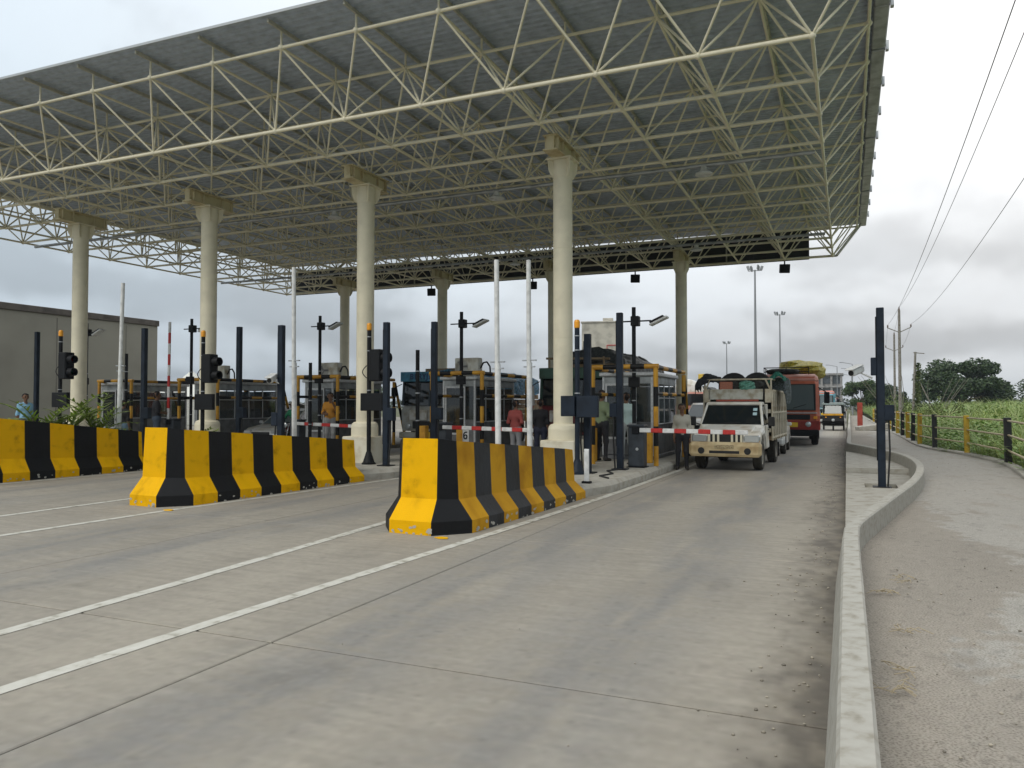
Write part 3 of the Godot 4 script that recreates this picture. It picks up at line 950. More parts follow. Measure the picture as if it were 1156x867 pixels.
# ---------------------------------------------------------------- striped crash barriers
func barrier(p0: Vector2, p1: Vector2, h0: float, h1: float, my: Material, mk: Material, label: String) -> void:
	var len := p0.distance_to(p1)
	var half := 0.66
	# plan outline stations: going round from front centre along right side; offsets from axis
	var dir := (p1 - p0) / len
	var side := Vector2(-dir.y, dir.x)
	if side.x < 0.0: side = -side
	var a := MB.new()    # yellow
	var b := MB.new()    # black
	var w := MB.new()    # white top
	var fy := MB.new()   # fresh yellow and black of the nose
	var fk := MB.new()
	# outline points (along, across) with stripe index on each span
	var st := [[0.0, 0.31], [0.42, half]]
	var n := 11 if len > 5.2 else 9
	for i in n: st.append([0.42 + (len - 0.42) * (i + 1) / n, half])
	if n == 11:
		for i in range(1, 12): st[i + 1][0] = minf(len, 0.795 + 0.565 * i)
		st.resize(11)
		st[10][0] = len
	var ins := [0.0, 0.0, 0.2, 0.235]
	var hh := [0.0, 0.14, 0.36, 1.0]
	var P := func(al: float, ac: float, lv: int) -> Vector3:
		var t := clampf(al / len, 0.0, 1.0)
		var H := lerpf(h0, h1, t)
		var k: float = ins[lv] * lerpf(1.0, 0.85, t)
		var al2: float = al + k * (1.0 if al < 0.2 else 0.0)
		if al > len - 0.01: al2 -= k * 0.5
		var sgn := signf(ac)
		var ac2: float = ac - sgn * k * (0.2 if absf(ac) < 0.5 else 1.0)
		var q := p0 + dir * al2 + side * ac2
		return Vector3(q.x, hh[lv] * H, q.y)
	for lv in 3:
		# front face
		fy.quad(P.call(0.0, -0.31, lv), P.call(0.0, 0.31, lv), P.call(0.0, 0.31, lv + 1), P.call(0.0, -0.31, lv + 1))
		for i in st.size() - 1:
			for s in [-1.0, 1.0]:
				var q := [P.call(st[i][0], s * st[i][1], lv), P.call(st[i + 1][0], s * st[i + 1][1], lv), P.call(st[i + 1][0], s * st[i + 1][1], lv + 1), P.call(st[i][0], s * st[i][1], lv + 1)]
				if s < 0: q.reverse()
				(fk if i == 0 else (b if i % 2 == 0 else a)).quad(q[0], q[1], q[2], q[3])
		var e: Array = st[-1]
		b.quad(P.call(e[0], e[1], lv), P.call(e[0], -e[1], lv), P.call(e[0], -e[1], lv + 1), P.call(e[0], e[1], lv + 1))
	for i in st.size() - 1:
		w.quad(P.call(st[i][0], -st[i][1], 3), P.call(st[i][0], st[i][1], 3), P.call(st[i + 1][0], st[i + 1][1], 3), P.call(st[i + 1][0], -st[i + 1][1], 3))
	var m := a.mesh()
	m.add_surface_from_arrays(Mesh.PRIMITIVE_TRIANGLES, b.mesh().surface_get_arrays(0))
	m.add_surface_from_arrays(Mesh.PRIMITIVE_TRIANGLES, w.mesh().surface_get_arrays(0))
	m.add_surface_from_arrays(Mesh.PRIMITIVE_TRIANGLES, fy.mesh().surface_get_arrays(0))
	m.add_surface_from_arrays(Mesh.PRIMITIVE_TRIANGLES, fk.mesh().surface_get_arrays(0))
	m.surface_set_material(3, mat("yellow"))
	m.surface_set_material(4, mat("black"))
	m.surface_set_material(0, my)
	m.surface_set_material(1, mk)
	m.surface_set_material(2, mat("barriertop", Color(0.62, 0.6, 0.52), 0.8, "paint", 0.6))
	var o := MeshInstance3D.new()
	o.name = numbered("crash_barrier")
	o.mesh = m
	add_child(o)
	tag(o, label, "barrier", "striped crash barriers at the island noses")
	# paint knocked off the foot
	var r := RandomNumberGenerator.new()
	r.seed = int(h0 * 1000.0)
	var ch := MB.new()
	for i in 46:
		var al := r.randf_range(0.5, len - 0.1)
		var front := i < 12
		var y := r.randf_range(0.01, 0.11) if i % 3 else 0.012
		var c := Vector2.ZERO
		var ex := Vector2.ZERO
		var nn := Vector2.ZERO
		if front:
			c = p0 + side * r.randf_range(-0.28, 0.29); ex = side; nn = -dir
		else:
			c = p0 + dir * al + side * half; ex = dir; nn = side
		var sz := r.randf_range(0.008, 0.03) * (1.6 if i % 7 == 0 else 1.0)
		var pts := []
		for k in 7:
			var a2 := TAU * k / 7.0
			var rr := sz * r.randf_range(0.5, 1.1)
			var q := c + ex * cos(a2) * rr * 1.5 + nn * 0.003
			pts.append(Vector3(q.x, maxf(0.003, y + sin(a2) * rr), q.y))
		for k in range(1, 6): ch.tri(pts[0], pts[k], pts[k + 1])
	var chips := put(ch, "chipped_paint", mat("chip", Color(0.4, 0.385, 0.34), 0.9), o)
	stuff(chips)

func barriers() -> void:
	barrier(Vector2(-5.03, -8.36), Vector2(-4.84, -12.85), 1.19, 0.84, mat("yellowdull"), mat("blackdusty"), "yellow and black striped concrete barrier nearest the truck lane")
	barrier(Vector2(-10.32, -8.95), Vector2(-10.06, -13.8), 1.25, 0.87, mat("yellow"), mat("black"), "yellow and black striped concrete barrier in the middle of the three")
	barrier(Vector2(-16.85, -8.6), Vector2(-16.65, -14.1), 1.56, 0.94, mat("yellow"), mat("black"), "yellow and black striped concrete barrier cut by the left picture edge")

# ---------------------------------------------------------------- booths with pipe guards, boom gates
func striped(parent: Node3D, called: String, a: Vector3, b: Vector3, r: float, n: int, first_yellow := true) -> void:
	var y := MB.new()
	var k := MB.new()
	for i in n:
		var p := (b - a) * float(i) / n
		var q := (b - a) * float(i + 1) / n
		((y if (i % 2 == 0) == first_yellow else k)).tube(p, q, r, 10, -1.0, i == 0 or i == n - 1)
	if n == 1: put(y if first_yellow else k, called, mat("pipeyellow") if first_yellow else mat("pipeblack"), parent, a)
	else: put2(y, k, called, mat("pipeyellow"), mat("pipeblack"), parent, a)

func booth(x0: float, x1: float, z0: float, length: float, label: String, ac: bool, aclabel: String, variant: int) -> void:
	var b := thing("toll_booth", Vector3((x0 + x1) / 2.0, 0.2, z0 - length / 2.0))
	tag(b, label, "toll booth", "toll booths on the islands")
	var w := x1 - x0
	var d := length
	var H := 2.18
	var al := mat("alu")
	var pan := mat("aludark")
	bx(b, "floor", pan, Vector3(0, 0.05, 0), Vector3(w, 0.1, d), 0.01)
	bx(b, "roof", mat("alu"), Vector3(0, H + 0.04, 0), Vector3(w + 0.14, 0.1, d + 0.14), 0.02)
	# fascia under the roof
	for s in [-1, 1]:
		bx(b, "fascia", mat("fascia", Color(0.36, 0.39, 0.4), 0.5, "blotch", 0.5), Vector3(0, H - 0.11, s * (d / 2 - 0.02)), Vector3(w - 0.1, 0.2, 0.03), 0.004)
		bx(b, "fascia", mat("fascia"), Vector3(s * (w / 2 - 0.02), H - 0.11, 0), Vector3(0.03, 0.2, d - 0.1), 0.004)
		for e in [-1, 1]: bx(b, "corner_post", al, Vector3(s * (w / 2 - 0.03), H / 2 + 0.05, e * (d / 2 - 0.03)), Vector3(0.06, H - 0.1, 0.06), 0.006)
	# front: door leaf of glass in a pale frame, and a side light
	var dw := w * 0.62
	var dx := -w / 2 + 0.08 + dw / 2
	var door := bx(b, "door", pan, Vector3(dx, 0.32, d / 2 - 0.03), Vector3(dw - 0.1, 0.4, 0.03), 0.004)
	for s in [-1, 1]: bx(door, "frame", al, Vector3(s * (dw / 2 - 0.025), 0.73, 0.01), Vector3(0.05, 1.86, 0.05), 0.006)
	bx(door, "frame", al, Vector3(0, 1.63, 0.01), Vector3(dw - 0.1, 0.06, 0.05), 0.006)
	bx(door, "frame", al, Vector3(0, 0.23, 0.01), Vector3(dw - 0.1, 0.06, 0.05), 0.006)
	bx(door, "pane", mat("glass"), Vector3(0, 0.93, 0.0), Vector3(dw - 0.1, 1.34, 0.008))
	bx(door, "handle", mat("galv"), Vector3(dw / 2 - 0.08, 0.7, 0.05), Vector3(0.02, 0.16, 0.03), 0.004)
	var sw := w - dw - 0.14
	bx(b, "kick_panel", pan, Vector3(w / 2 - 0.06 - sw / 2, 0.55, d / 2 - 0.03), Vector3(sw, 0.86, 0.03), 0.004)
	bx(b, "window_pane", mat("glass"), Vector3(w / 2 - 0.06 - sw / 2, 1.48, d / 2 - 0.03), Vector3(sw, 1.0, 0.008))
	# long side facing the lane: panelled base, sill, sliding panes between mullions
	for s in [-1, 1]:
		var x: float = s * (w / 2 - 0.03)
		for k in 4:
			var zc := -d / 2 + 0.08 + (d - 0.16) * (k + 0.5) / 4.0
			bx(b, "side_panel", pan, Vector3(x, 0.5, zc), Vector3(0.03, 0.78, (d - 0.16) / 4.0 - 0.012), 0.005)
			bx(b, "window_pane", mat("glass"), Vector3(x, 1.42, zc), Vector3(0.008, 0.98, (d - 0.16) / 4.0 - 0.04))
			if k: bx(b, "mullion", al, Vector3(x, 1.44, -d / 2 + 0.08 + (d - 0.16) * k / 4.0), Vector3(0.04, 1.06, 0.035), 0.004)
		bx(b, "sill", al, Vector3(x + s * 0.02, 0.91, 0), Vector3(0.07, 0.03, d - 0.16), 0.005)
		bx(b, "transom", al, Vector3(x, 1.6, 0), Vector3(0.034, 0.03, d - 0.16), 0.004)
	bx(b, "rear_panel", pan, Vector3(0, 1.02, -d / 2 + 0.03), Vector3(w - 0.12, 1.84, 0.03), 0.005)
	# what shows through the glass
	bx(b, "counter", mat("wood"), Vector3(w * 0.15, 0.78, -0.3), Vector3(w * 0.5, 0.04, d * 0.55), 0.005)
	bx(b, "computer", mat("postblack"), Vector3(w * 0.12, 1.05, -0.2), Vector3(0.06, 0.34, 0.5), 0.01)
	if ac:
		var u := thing("air_conditioner", Vector3((x0 + x1) / 2.0 + 0.05, 0.2 + H + 0.1, z0 - 0.55))
		tag(u, aclabel, "air conditioner", "air conditioners on the booth roofs")
		bx(u, "casing", mat("acwhite", Color(0.62, 0.62, 0.57), 0.55, "dusty", 0.8), Vector3(0, 0.3, 0), Vector3(0.8, 0.54, 0.3), 0.02)
		for s in [-1, 1]: bx(u, "foot", mat("galv"), Vector3(s * 0.28, 0.015, 0), Vector3(0.06, 0.03, 0.32))
		var g := MB.new()
		for r in 6:
			var rr := 0.03 + r * 0.035
			for i in 20:
				g.tube(Vector3(cos(TAU * i / 20) * rr, sin(TAU * i / 20) * rr, 0), Vector3(cos(TAU * (i + 1) / 20) * rr, sin(TAU * (i + 1) / 20) * rr, 0), 0.005, 4, -1.0, false)
		put(g, "fan_grille", mat("grillegrey", Color(0.28, 0.28, 0.27), 0.6), u, Vector3(-0.16, 0.3, 0.165))
		var fn := MB.new()
		for i in 3:
			fn.box(Basis(Vector3.BACK, TAU * i / 3.0) * Vector3(0.1, 0, 0), Vector3(0.18, 0.08, 0.008), Basis(Vector3.BACK, TAU * i / 3.0) * Basis(Vector3.RIGHT, 0.4))
		put(fn, "fan", mat("fan", Color(0.18, 0.18, 0.18), 0.6), u, Vector3(-0.16, 0.3, 0.155))
		var ho := MB.new()
		ho.path([Vector3(0.4, 0.25, 0), Vector3(0.5, 0.42, 0), Vector3(0.62, 0.44, 0), Vector3(0.72, 0.3, 0), Vector3(0.74, 0.02, 0)], 0.025, 6)
		put(ho, "hose", mat("rubber"), u)

func guard(x0: float, x1: float, z0: float, zl: float, label: String) -> void:
	var g := thing("pipe_guard", Vector3((x0 + x1) / 2.0, 0.2, z0))
	tag(g, label, "guard rail", "striped pipe guards before the booths")
	var h := 2.3
	var w := (x1 - x0) / 2.0
	for s in [-1, 1]:
		striped(g, "post", Vector3(s * w, 0, 0), Vector3(s * w, h, 0), 0.057, 5, true)
		striped(g, "top_rail", Vector3(s * w, h, -0.075), Vector3(s * w, h, -zl), 0.056, 6, false)
		striped(g, "side_rail", Vector3(s * w, h - 0.62, -0.075), Vector3(s * w, h - 0.62, -zl + 0.07), 0.045, 6, false)
		striped(g, "post", Vector3(s * w, 0, -zl), Vector3(s * w, h - 0.07, -zl), 0.056, 5, true)
		striped(g, "brace", Vector3(s * w, h - 0.1, -zl - 0.06), Vector3(s * w, 0, -zl - 0.85), 0.05, 5, false)
	striped(g, "cross_rail", Vector3(-w - 0.07, h + 0.02, 0), Vector3(w + 0.07, h + 0.02, 0), 0.06, 5, true)

func boom_gate(at: Vector3, arm: float, raised: bool, label: String, armlabel := "", slope := 0.0) -> void:
	var g := thing("boom_gate", at)
	tag(g, label, "boom gate", "boom gates at the ends of the lanes")
	var m := mat("gatebox", Color(0.045, 0.055, 0.068), 0.45, "blotch", 0.7)
	bx(g, "cabinet", m, Vector3(0, 0.47, 0), Vector3(0.36, 0.9, 0.34), 0.02)
	bx(g, "lid", m, Vector3(0, 0.945, 0), Vector3(0.4, 0.05, 0.38), 0.015)
	bx(g, "foot_plate", mat("postblack"), Vector3(0, 0.01, 0), Vector3(0.42, 0.02, 0.4))
	var lk := MB.new()
	lk.lathe([Vector2(0, 0.01), Vector2(0.03, 0.01), Vector2(0.035, 0)], Vector3.ZERO, 12, Basis(Vector3.RIGHT, PI / 2))
	put(lk, "lock", mat("alu"), g, Vector3(0.03, 0.42, 0.172))
	# striped arm
	var r := MB.new()
	var wh := MB.new()
	var n := 9
	for i in n:
		var p0 := 0.1 + (arm - 0.1) * i / n
		var p1 := 0.1 + (arm - 0.1) * (i + 1) / n
		var c := Vector3((p0 + p1) / 2, 0, 0)
		(wh if i % 2 == 0 else r).cbox(c, Vector3(p1 - p0, 0.1, 0.05), 0.012)
	var o := put2(wh, r, "boom_arm", mat("white"), mat("red"), g, Vector3(0, 0.85, 0.21))
	if raised: o.rotation.z = PI / 2 - 0.01
	else: o.rotation.z = slope
	bx(g, "arm_clamp", mat("postblack"), Vector3(0, 0.85, 0.19), Vector3(0.16, 0.16, 0.06), 0.01)

func bollard(at: Vector3, label: String) -> void:
	var b := MB.new()
	b.cbox(Vector3(0, 0.42, 0), Vector3(0.2, 0.84, 0.2), 0.012)
	tag(put(b, "steel_bollard", mat("pipeyellow"), self, at), label, "bollard", "yellow bollards before the booths")

func stations() -> void:
	booth(-5.92, -4.57, -19.6, 2.9, "grey glazed toll booth beside the pickup truck lane", false, "", 0)
	guard(-5.6, -4.07, -17.76, 3.35, "yellow and black pipe guard round the booth nearest the truck lane")
	boom_gate(Vector3(-4.38, 0.2, -17.25), 2.45, false, "boom gate with red and white arm lowered before the pickup truck", "", -0.01)
	bollard(Vector3(-4.46, 0.2, -18.6), "yellow square bollard below the boom arm near the pickup truck")
	bollard(Vector3(-5.85, 0.2, -18.5), "yellow square bollard beside the man in the green shirt")
	booth(-11.2, -10.1, -20.5, 2.9, "grey glazed toll booth with roof air conditioner beside the blue truck", true, "pale air conditioner unit on the booth roof behind the two white poles", 1)
	guard(-10.95, -9.35, -19.4, 3.3, "yellow and black pipe guard round the booth beside the blue truck")
	boom_gate(Vector3(-9.6, 0.2, -17.6), 2.6, false, "boom gate with red and white arm lowered before the man in red", "", -0.02)
	bollard(Vector3(-9.75, 0.2, -18.9), "yellow square bollard behind the boom gate left of the man in red")
	bollard(Vector3(-10.75, 0.2, -18.6), "yellow square bollard left of the dark boom cabinet in the middle")
	booth(-16.75, -15.6, -21.0, 2.9, "grey glazed toll booth behind the man in the orange shirt", true, "pale air conditioner unit on the booth roof above the man in orange", 1)
	guard(-16.3, -14.75, -20.1, 3.3, "yellow and black pipe guard round the booth behind the man in orange")
	boom_gate(Vector3(-15.65, 0.2, -19.3), 3.0, false, "boom gate with red and white arm lowered before the man in orange", "", -0.03)
	booth(-21.7, -20.55, -21.0, 3.1, "grey glazed toll booth right of the column at the left, behind silver car", true, "pale air conditioner unit half hidden behind a front column at left", 1)
	guard(-21.9, -20.1, -20.5, 3.3, "yellow and black pipe guard round the booth behind the silver car")
	boom_gate(Vector3(-20.45, 0.2, -18.9), 3.3, true, "boom gate with red and white arm raised upright at the left", "")
	booth(-26.4, -25.2, -20.9, 3.1, "grey glazed toll booth before the long beige building at left", false, "", 0)
	guard(-26.1, -24.4, -20.6, 3.3, "yellow and black pipe guard round the booth before the beige building")

# ---------------------------------------------------------------- posts
func sensor_post(x: float, z: float, h: float, y0: float, label: String, box_h := 1.0, side := 1.0) -> Node3D:
	var p := thing("sensor_post", Vector3(x, y0, z))
	tag(p, label, "sensor post", "dark square sensor posts beside the lanes")
	var m := mat("postblue")
	bx(p, "post", m, Vector3(0, h / 2, 0), Vector3(0.135, h, 0.12), 0.01)
	bx(p, "sensor_strip", mat("postblack"), Vector3(-0.075, h * 0.55, 0.0), Vector3(0.02, h * 0.8, 0.08), 0.006)
	bx(p, "junction_box", m, Vector3(0.14 * side, box_h, 0), Vector3(0.17, 0.3, 0.15), 0.012)
	bx(p, "foot_plate", mat("postblack"), Vector3(0, 0.012, 0), Vector3(0.32, 0.024, 0.3))
	var ca := MB.new()
	ca.path([Vector3(0.13 * side, box_h - 0.15, 0.02), Vector3(0.14 * side, box_h * 0.5, 0.05), Vector3(0.1 * side, 0.03, 0.06)], 0.018, 6)
	put(ca, "cable", mat("rubber"), p)
	return p

func signal_post(x: float, z: float, h: float, label: String, boards := false) -> void:
	var p := thing("signal_post", Vector3(x, 0.2, z))
	tag(p, label, "traffic signal", "traffic signal posts on the islands")
	var m := mat("postblue") if boards else mat("postblack")
	tb(p, "pole", m, Vector3(0, 0, 0), Vector3(0, h - 0.16, 0), 0.052, 14)
	var b := MB.new()
	b.lathe([Vector2(0.17, 0), Vector2(0.17, 0.03), Vector2(0.14, 0.05), Vector2(0.06, 0.3), Vector2(0.052, 0.3)], Vector3.ZERO, 14)
	put(b, "base", m, p)
	var l := MB.new()
	l.lathe([Vector2(0.052, 0), Vector2(0.062, 0.02), Vector2(0.062, 0.13), Vector2(0.045, 0.17), Vector2(0, 0.18)], Vector3.ZERO, 14)
	put(l, "beacon", mat("amber"), p, Vector3(0, h - 0.17, 0))
	for y in [h * 0.8, h * 0.52, h - 0.34]:
		var r := MB.new()
		r.lathe([Vector2(0.052, 0), Vector2(0.06, 0), Vector2(0.06, 0.02), Vector2(0.052, 0.02)], Vector3.ZERO, 14)
		put(r, "clamp", mat("galv"), p, Vector3(0, y, 0))
	# two-lamp head, turned along the lane to the right
	var hy := h - 1.02
	if boards:
		bx(p, "message_board", mat("postblue"), Vector3(-0.16, h * 0.44, 0.1), Vector3(0.3, 0.42, 0.1), 0.01)
		bx(p, "message_board", mat("postblue"), Vector3(0.25, h * 0.44 - 0.01, 0.08), Vector3(0.46, 0.44, 0.1), 0.01)
		return
	var hd := bx(p, "signal_head", mat("postblack"), Vector3(0.24, hy, 0), Vector3(0.3, 0.76, 0.3), 0.02)
	for k in 2:
		var v := MB.new()
		var bs := Basis(Vector3.BACK, -PI / 2)
		v.lathe([Vector2(0.12, 0), Vector2(0.115, 0.2), Vector2(0.1, 0.2), Vector2(0.105, 0.0)], Vector3.ZERO, 14, bs)
		put(v, "visor", mat("postblack"), hd, Vector3(0.14, 0.18 - 0.36 * k, 0))
		var ln := MB.new()
		ln.lathe([Vector2(0, 0.02), Vector2(0.06, 0.015), Vector2(0.1, 0)], Vector3.ZERO, 14, bs, true)
		put(ln, "lens", mat("lensred" if k == 0 else "lensgreen", Color(0.1, 0.01, 0.01) if k == 0 else Color(0.01, 0.06, 0.03), 0.2), hd, Vector3(0.15, 0.18 - 0.36 * k, 0))
	# flat message box lower down
	var y0 := h * 0.44
	bx(p, "message_board", mat("postblack"), Vector3(0.16, y0, 0.09), Vector3(0.62, 0.42, 0.12), 0.012)
	var ca := MB.new()
	var loop := []
	for i in 9: loop.append(Vector3(-0.07 - 0.12 * sin(PI * i / 8.0), hy - 0.3 + 0.3 * i / 8.0, 0))
	ca.path(loop, 0.012, 5)
	put(ca, "cable", mat("rubber"), p)

func camera_post(x: float, z: float, h: float, label: String) -> void:
	var p := thing("camera_post", Vector3(x, 0.2, z))
	tag(p, label, "camera post", "camera posts before the booths")
	var m := mat("postblack")
	tb(p, "pole", m, Vector3.ZERO, Vector3(0, h, 0), 0.05, 12)
	tb(p, "arm", m, Vector3(-0.35, h - 0.34, 0), Vector3(0.42, h - 0.34, 0), 0.018, 8)
	bx(p, "bracket", m, Vector3(0.04, h - 0.34, 0), Vector3(0.2, 0.24, 0.2), 0.015)
	# tilted lamp head with pale face
	var hd := bx(p, "lamp_head", mat("white"), Vector3(0.62, h - 0.36, 0.02), Vector3(0.46, 0.05, 0.26), 0.012, Basis(Vector3.BACK, 0.42))
	bx(hd, "heat_sink", m, Vector3(-0.05, 0.04, 0), Vector3(0.36, 0.05, 0.2), 0.01, Basis(Vector3.BACK, 0.42))
	var bxm := bx(p, "control_box", m, Vector3(0.02, h * 0.52, 0.07), Vector3(0.26, 0.24, 0.14), 0.012)
	for y in [h * 0.58, h * 0.4, h * 0.25]:
		var r := MB.new()
		r.lathe([Vector2(0.05, 0), Vector2(0.058, 0), Vector2(0.058, 0.022), Vector2(0.05, 0.022)], Vector3.ZERO, 12)
		put(r, "clamp", mat("galv"), p, Vector3(0, y, 0))
	bx(p, "foot_plate", m, Vector3(0, 0.012, 0), Vector3(0.3, 0.024, 0.3))

func white_pole(x: float, z: float, h: float, lean: float, label: String) -> void:
	var p := thing("white_mast", Vector3(x, 0.2, z))
	p.rotation.z = lean
	tag(p, label, "mast", "tall white masts on the islands")
	tb(p, "lower_tube", mat("white"), Vector3.ZERO, Vector3(0, h * 0.52, 0), 0.058, 12)
	tb(p, "upper_tube", mat("white"), Vector3(-0.01, h * 0.52, 0), Vector3(-0.01, h, 0), 0.048, 12)
	bx(p, "coupling", mat("galv"), Vector3(0, h * 0.53, 0), Vector3(0.3, 0.025, 0.06))
	bx(p, "coupling", mat("galv"), Vector3(0, h * 0.5, 0), Vector3(0.24, 0.025, 0.06))
	bx(p, "foot", mat("postblack"), Vector3(0, 0.02, 0), Vector3(0.3, 0.04, 0.3), 0.008)

func cctv(parent: Node3D, at: Vector3, turn: float) -> void:
	var c := MB.new()
	var bs := Basis(Vector3.UP, turn) * Basis(Vector3.RIGHT, 0.25)
	c.cbox(Vector3.ZERO, Vector3(0.13, 0.13, 0.4), 0.025, bs)
	c.cbox(bs * Vector3(0, 0.08, 0.06), Vector3(0.16, 0.025, 0.44), 0.008, bs)
	var o := put(c, "camera_housing", mat("white"), parent, at)
	var l := MB.new()
	l.lathe([Vector2(0, 0.02), Vector2(0.05, 0.02), Vector2(0.05, 0)], Vector3.ZERO, 12, bs * Basis(Vector3.RIGHT, PI / 2))
	put(l, "lens", mat("dark"), o, bs * Vector3(0, 0, 0.2))
	tb(o, "bracket", mat("white"), bs * Vector3(0, -0.05, -0.1), bs * Vector3(0.0, -0.1, -0.14) + Vector3(0.2, -0.08, 0), 0.018, 6)

func posts() -> void:
	var p := sensor_post(0.6, -16.2, 3.42, 0.05, "tall dark square post in the kerb pocket right of the road", 1.42, 1.0)
	bx(p, "upper_box", mat("postblue"), Vector3(-0.12, 2.3, 0), Vector3(0.1, 0.34, 0.14), 0.01)
	cctv(p, Vector3(-0.42, 2.22, 0.1), -0.5)
	sensor_post(-4.57, -16.47, 3.45, 0.2, "dark square post before the boom gate near the pickup truck", 1.3, -1.0)
	sensor_post(-9.85, -15.3, 3.35, 0.2, "dark square post right of the signal post in the middle", 1.2, 1.0)
	sensor_post(-9.36, -16.7, 3.48, 0.2, "dark square post before the blue truck's right side", 1.2, 1.0)
	sensor_post(-15.05 - 0.5, -16.65, 3.6, 0.2, "dark square post before the silver car at left", 1.2, 1.0)
	var q := sensor_post(-11.58, -13.7, 3.2, 0.2, "dark square post with white camera beside the middle white mast", 1.1, -1.0)
	cctv(q, Vector3(-0.1, 2.0, 0.18), 0.4)
	sensor_post(-17.3, -15.0, 3.48, 0.2, "dark square post rising behind the gap between left barriers", 1.2, 1.0)
	sensor_post(-24.2, -16.8, 3.8, 0.2, "leftmost dark square post before the beige building", 1.2, -1.0)
	sensor_post(-4.95, -15.35, 2.9, 0.2, "short dark square post close behind the near signal post", 1.3, -1.0)
	signal_post(-5.08, -15.05, 3.17, "signal post with amber beacon and twin blue boards behind near barrier", true)
	signal_post(-10.5, -15.55, 3.38, "black signal post with amber beacon before the second front column")
	signal_post(-15.72, -15.5, 3.4, "black signal post with amber beacon before the third front column")
	signal_post(-20.6, -15.0, 3.55, "black signal post with amber beacon before the leftmost front column")
	camera_post(-4.7, -18.2, 3.78, "black camera post with lamp arm before the booth by the pickup")
	camera_post(-10.05, -19.5, 4.07, "black camera post with lamp arm before the booth beside blue truck")
	camera_post(-15.6, -20.3, 4.3, "black camera post with lamp arm before the man in orange")
	camera_post(-20.3, -19.5, 4.33, "black camera post with lamp arm left of the third front column")
	camera_post(-25.0, -19.2, 4.35, "black camera post with lamp arm right of the leftmost column")
	white_pole(-6.2, -13.6, 4.25, 0.008, "tall white mast, left one of the two side by side")
	white_pole(-5.95, -14.6, 4.4, 0.004, "tall white mast, right one of the two, nearest the front column")
	white_pole(-11.65, -14.25, 4.6, 0.01, "tall white mast left of the second front column")
	white_pole(-17.4, -14.3, 4.6, -0.025, "tall white mast before the beige building at left")
	# slimmer black posts with clamp rings among the booths
	for s in [[-14.95, -19.0, 2.9, "low black ringed post behind the silver car"], [-23.0, -19.2, 3.2, "low black ringed post before the leftmost booth area"], [-10.25, -17.4, 2.85, "low black ringed post before the blue truck's front"]]:
		var o := thing("ringed_post", Vector3(s[0], 0.2 if s[0] != -14.95 else 0.0, s[1]))
		tag(o, s[3], "post", "low ringed posts")
		tb(o, "pole", mat("postblack"), Vector3.ZERO, Vector3(0, s[2], 0), 0.052, 12)
		for y in [0.35, 0.6, 0.8]:
			var r := MB.new()
			r.lathe([Vector2(0.052, 0), Vector2(0.06, 0), Vector2(0.06, 0.03), Vector2(0.052, 0.03)], Vector3.ZERO, 12)
			put(r, "clamp", mat("galv"), o, Vector3(0, s[2] * y, 0))
		bx(o, "foot_plate", mat("postblack"), Vector3(0, 0.012, 0), Vector3(0.3, 0.024, 0.3))
	var rb := thing("marker_post", Vector3(0.75, 0.2, -52))
	tag(rb, "red marker post standing behind the kerb wall far along the path", "marker post")
	bx(rb, "post", mat("markerred", Color(0.33, 0.045, 0.025), 0.6, "dusty", 1.0), Vector3(0, 0.78, 0), Vector3(0.3, 1.56, 0.12), 0.02)
	bx(rb, "foot", mat("concrete"), Vector3(0, 0.03, 0), Vector3(0.5, 0.08, 0.4), 0.01)
	# white lane number plate beside the middle boom
	var lp := thing("lane_number_plate", Vector3(-9.12, 0.2, -17.95))
	tag(lp, "white lane number plate reading 6 beside the middle boom cabinet", "sign")
	bx(lp, "plate", mat("white"), Vector3(0, 0.52, 0), Vector3(0.18, 0.56, 0.03), 0.006)
	bx(lp, "foot", mat("postblack"), Vector3(0, 0.12, -0.01), Vector3(0.08, 0.24, 0.03), 0.004)
	var tm := TextMesh.new()
	var sf := SystemFont.new()
	sf.font_names = PackedStringArray(["Droid Sans"])
	sf.font_weight = 700
	tm.font = sf
	tm.text = "6"
	tm.font_size = 32
	tm.pixel_size = 0.0085
	tm.depth = 0.006
	inst(tm, "numeral", mat("dark"), lp, Vector3(0, 0.62, 0.018))
	bx(lp, "printed_bar", mat("dark"), Vector3(0, 0.36, 0.016), Vector3(0.08, 0.05, 0.004))
	var wb := thing("white_marker_board", Vector3(-4.33, 0.2, -13.35))
	tag(wb, "narrow white marker board standing at the end of the near barrier", "marker board")
	bx(wb, "board", mat("white"), Vector3(0, 0.32, 0), Vector3(0.09, 0.6, 0.03), 0.005)
	bx(wb, "foot", mat("postblack"), Vector3(0, 0.02, 0), Vector3(0.16, 0.04, 0.12), 0.005)
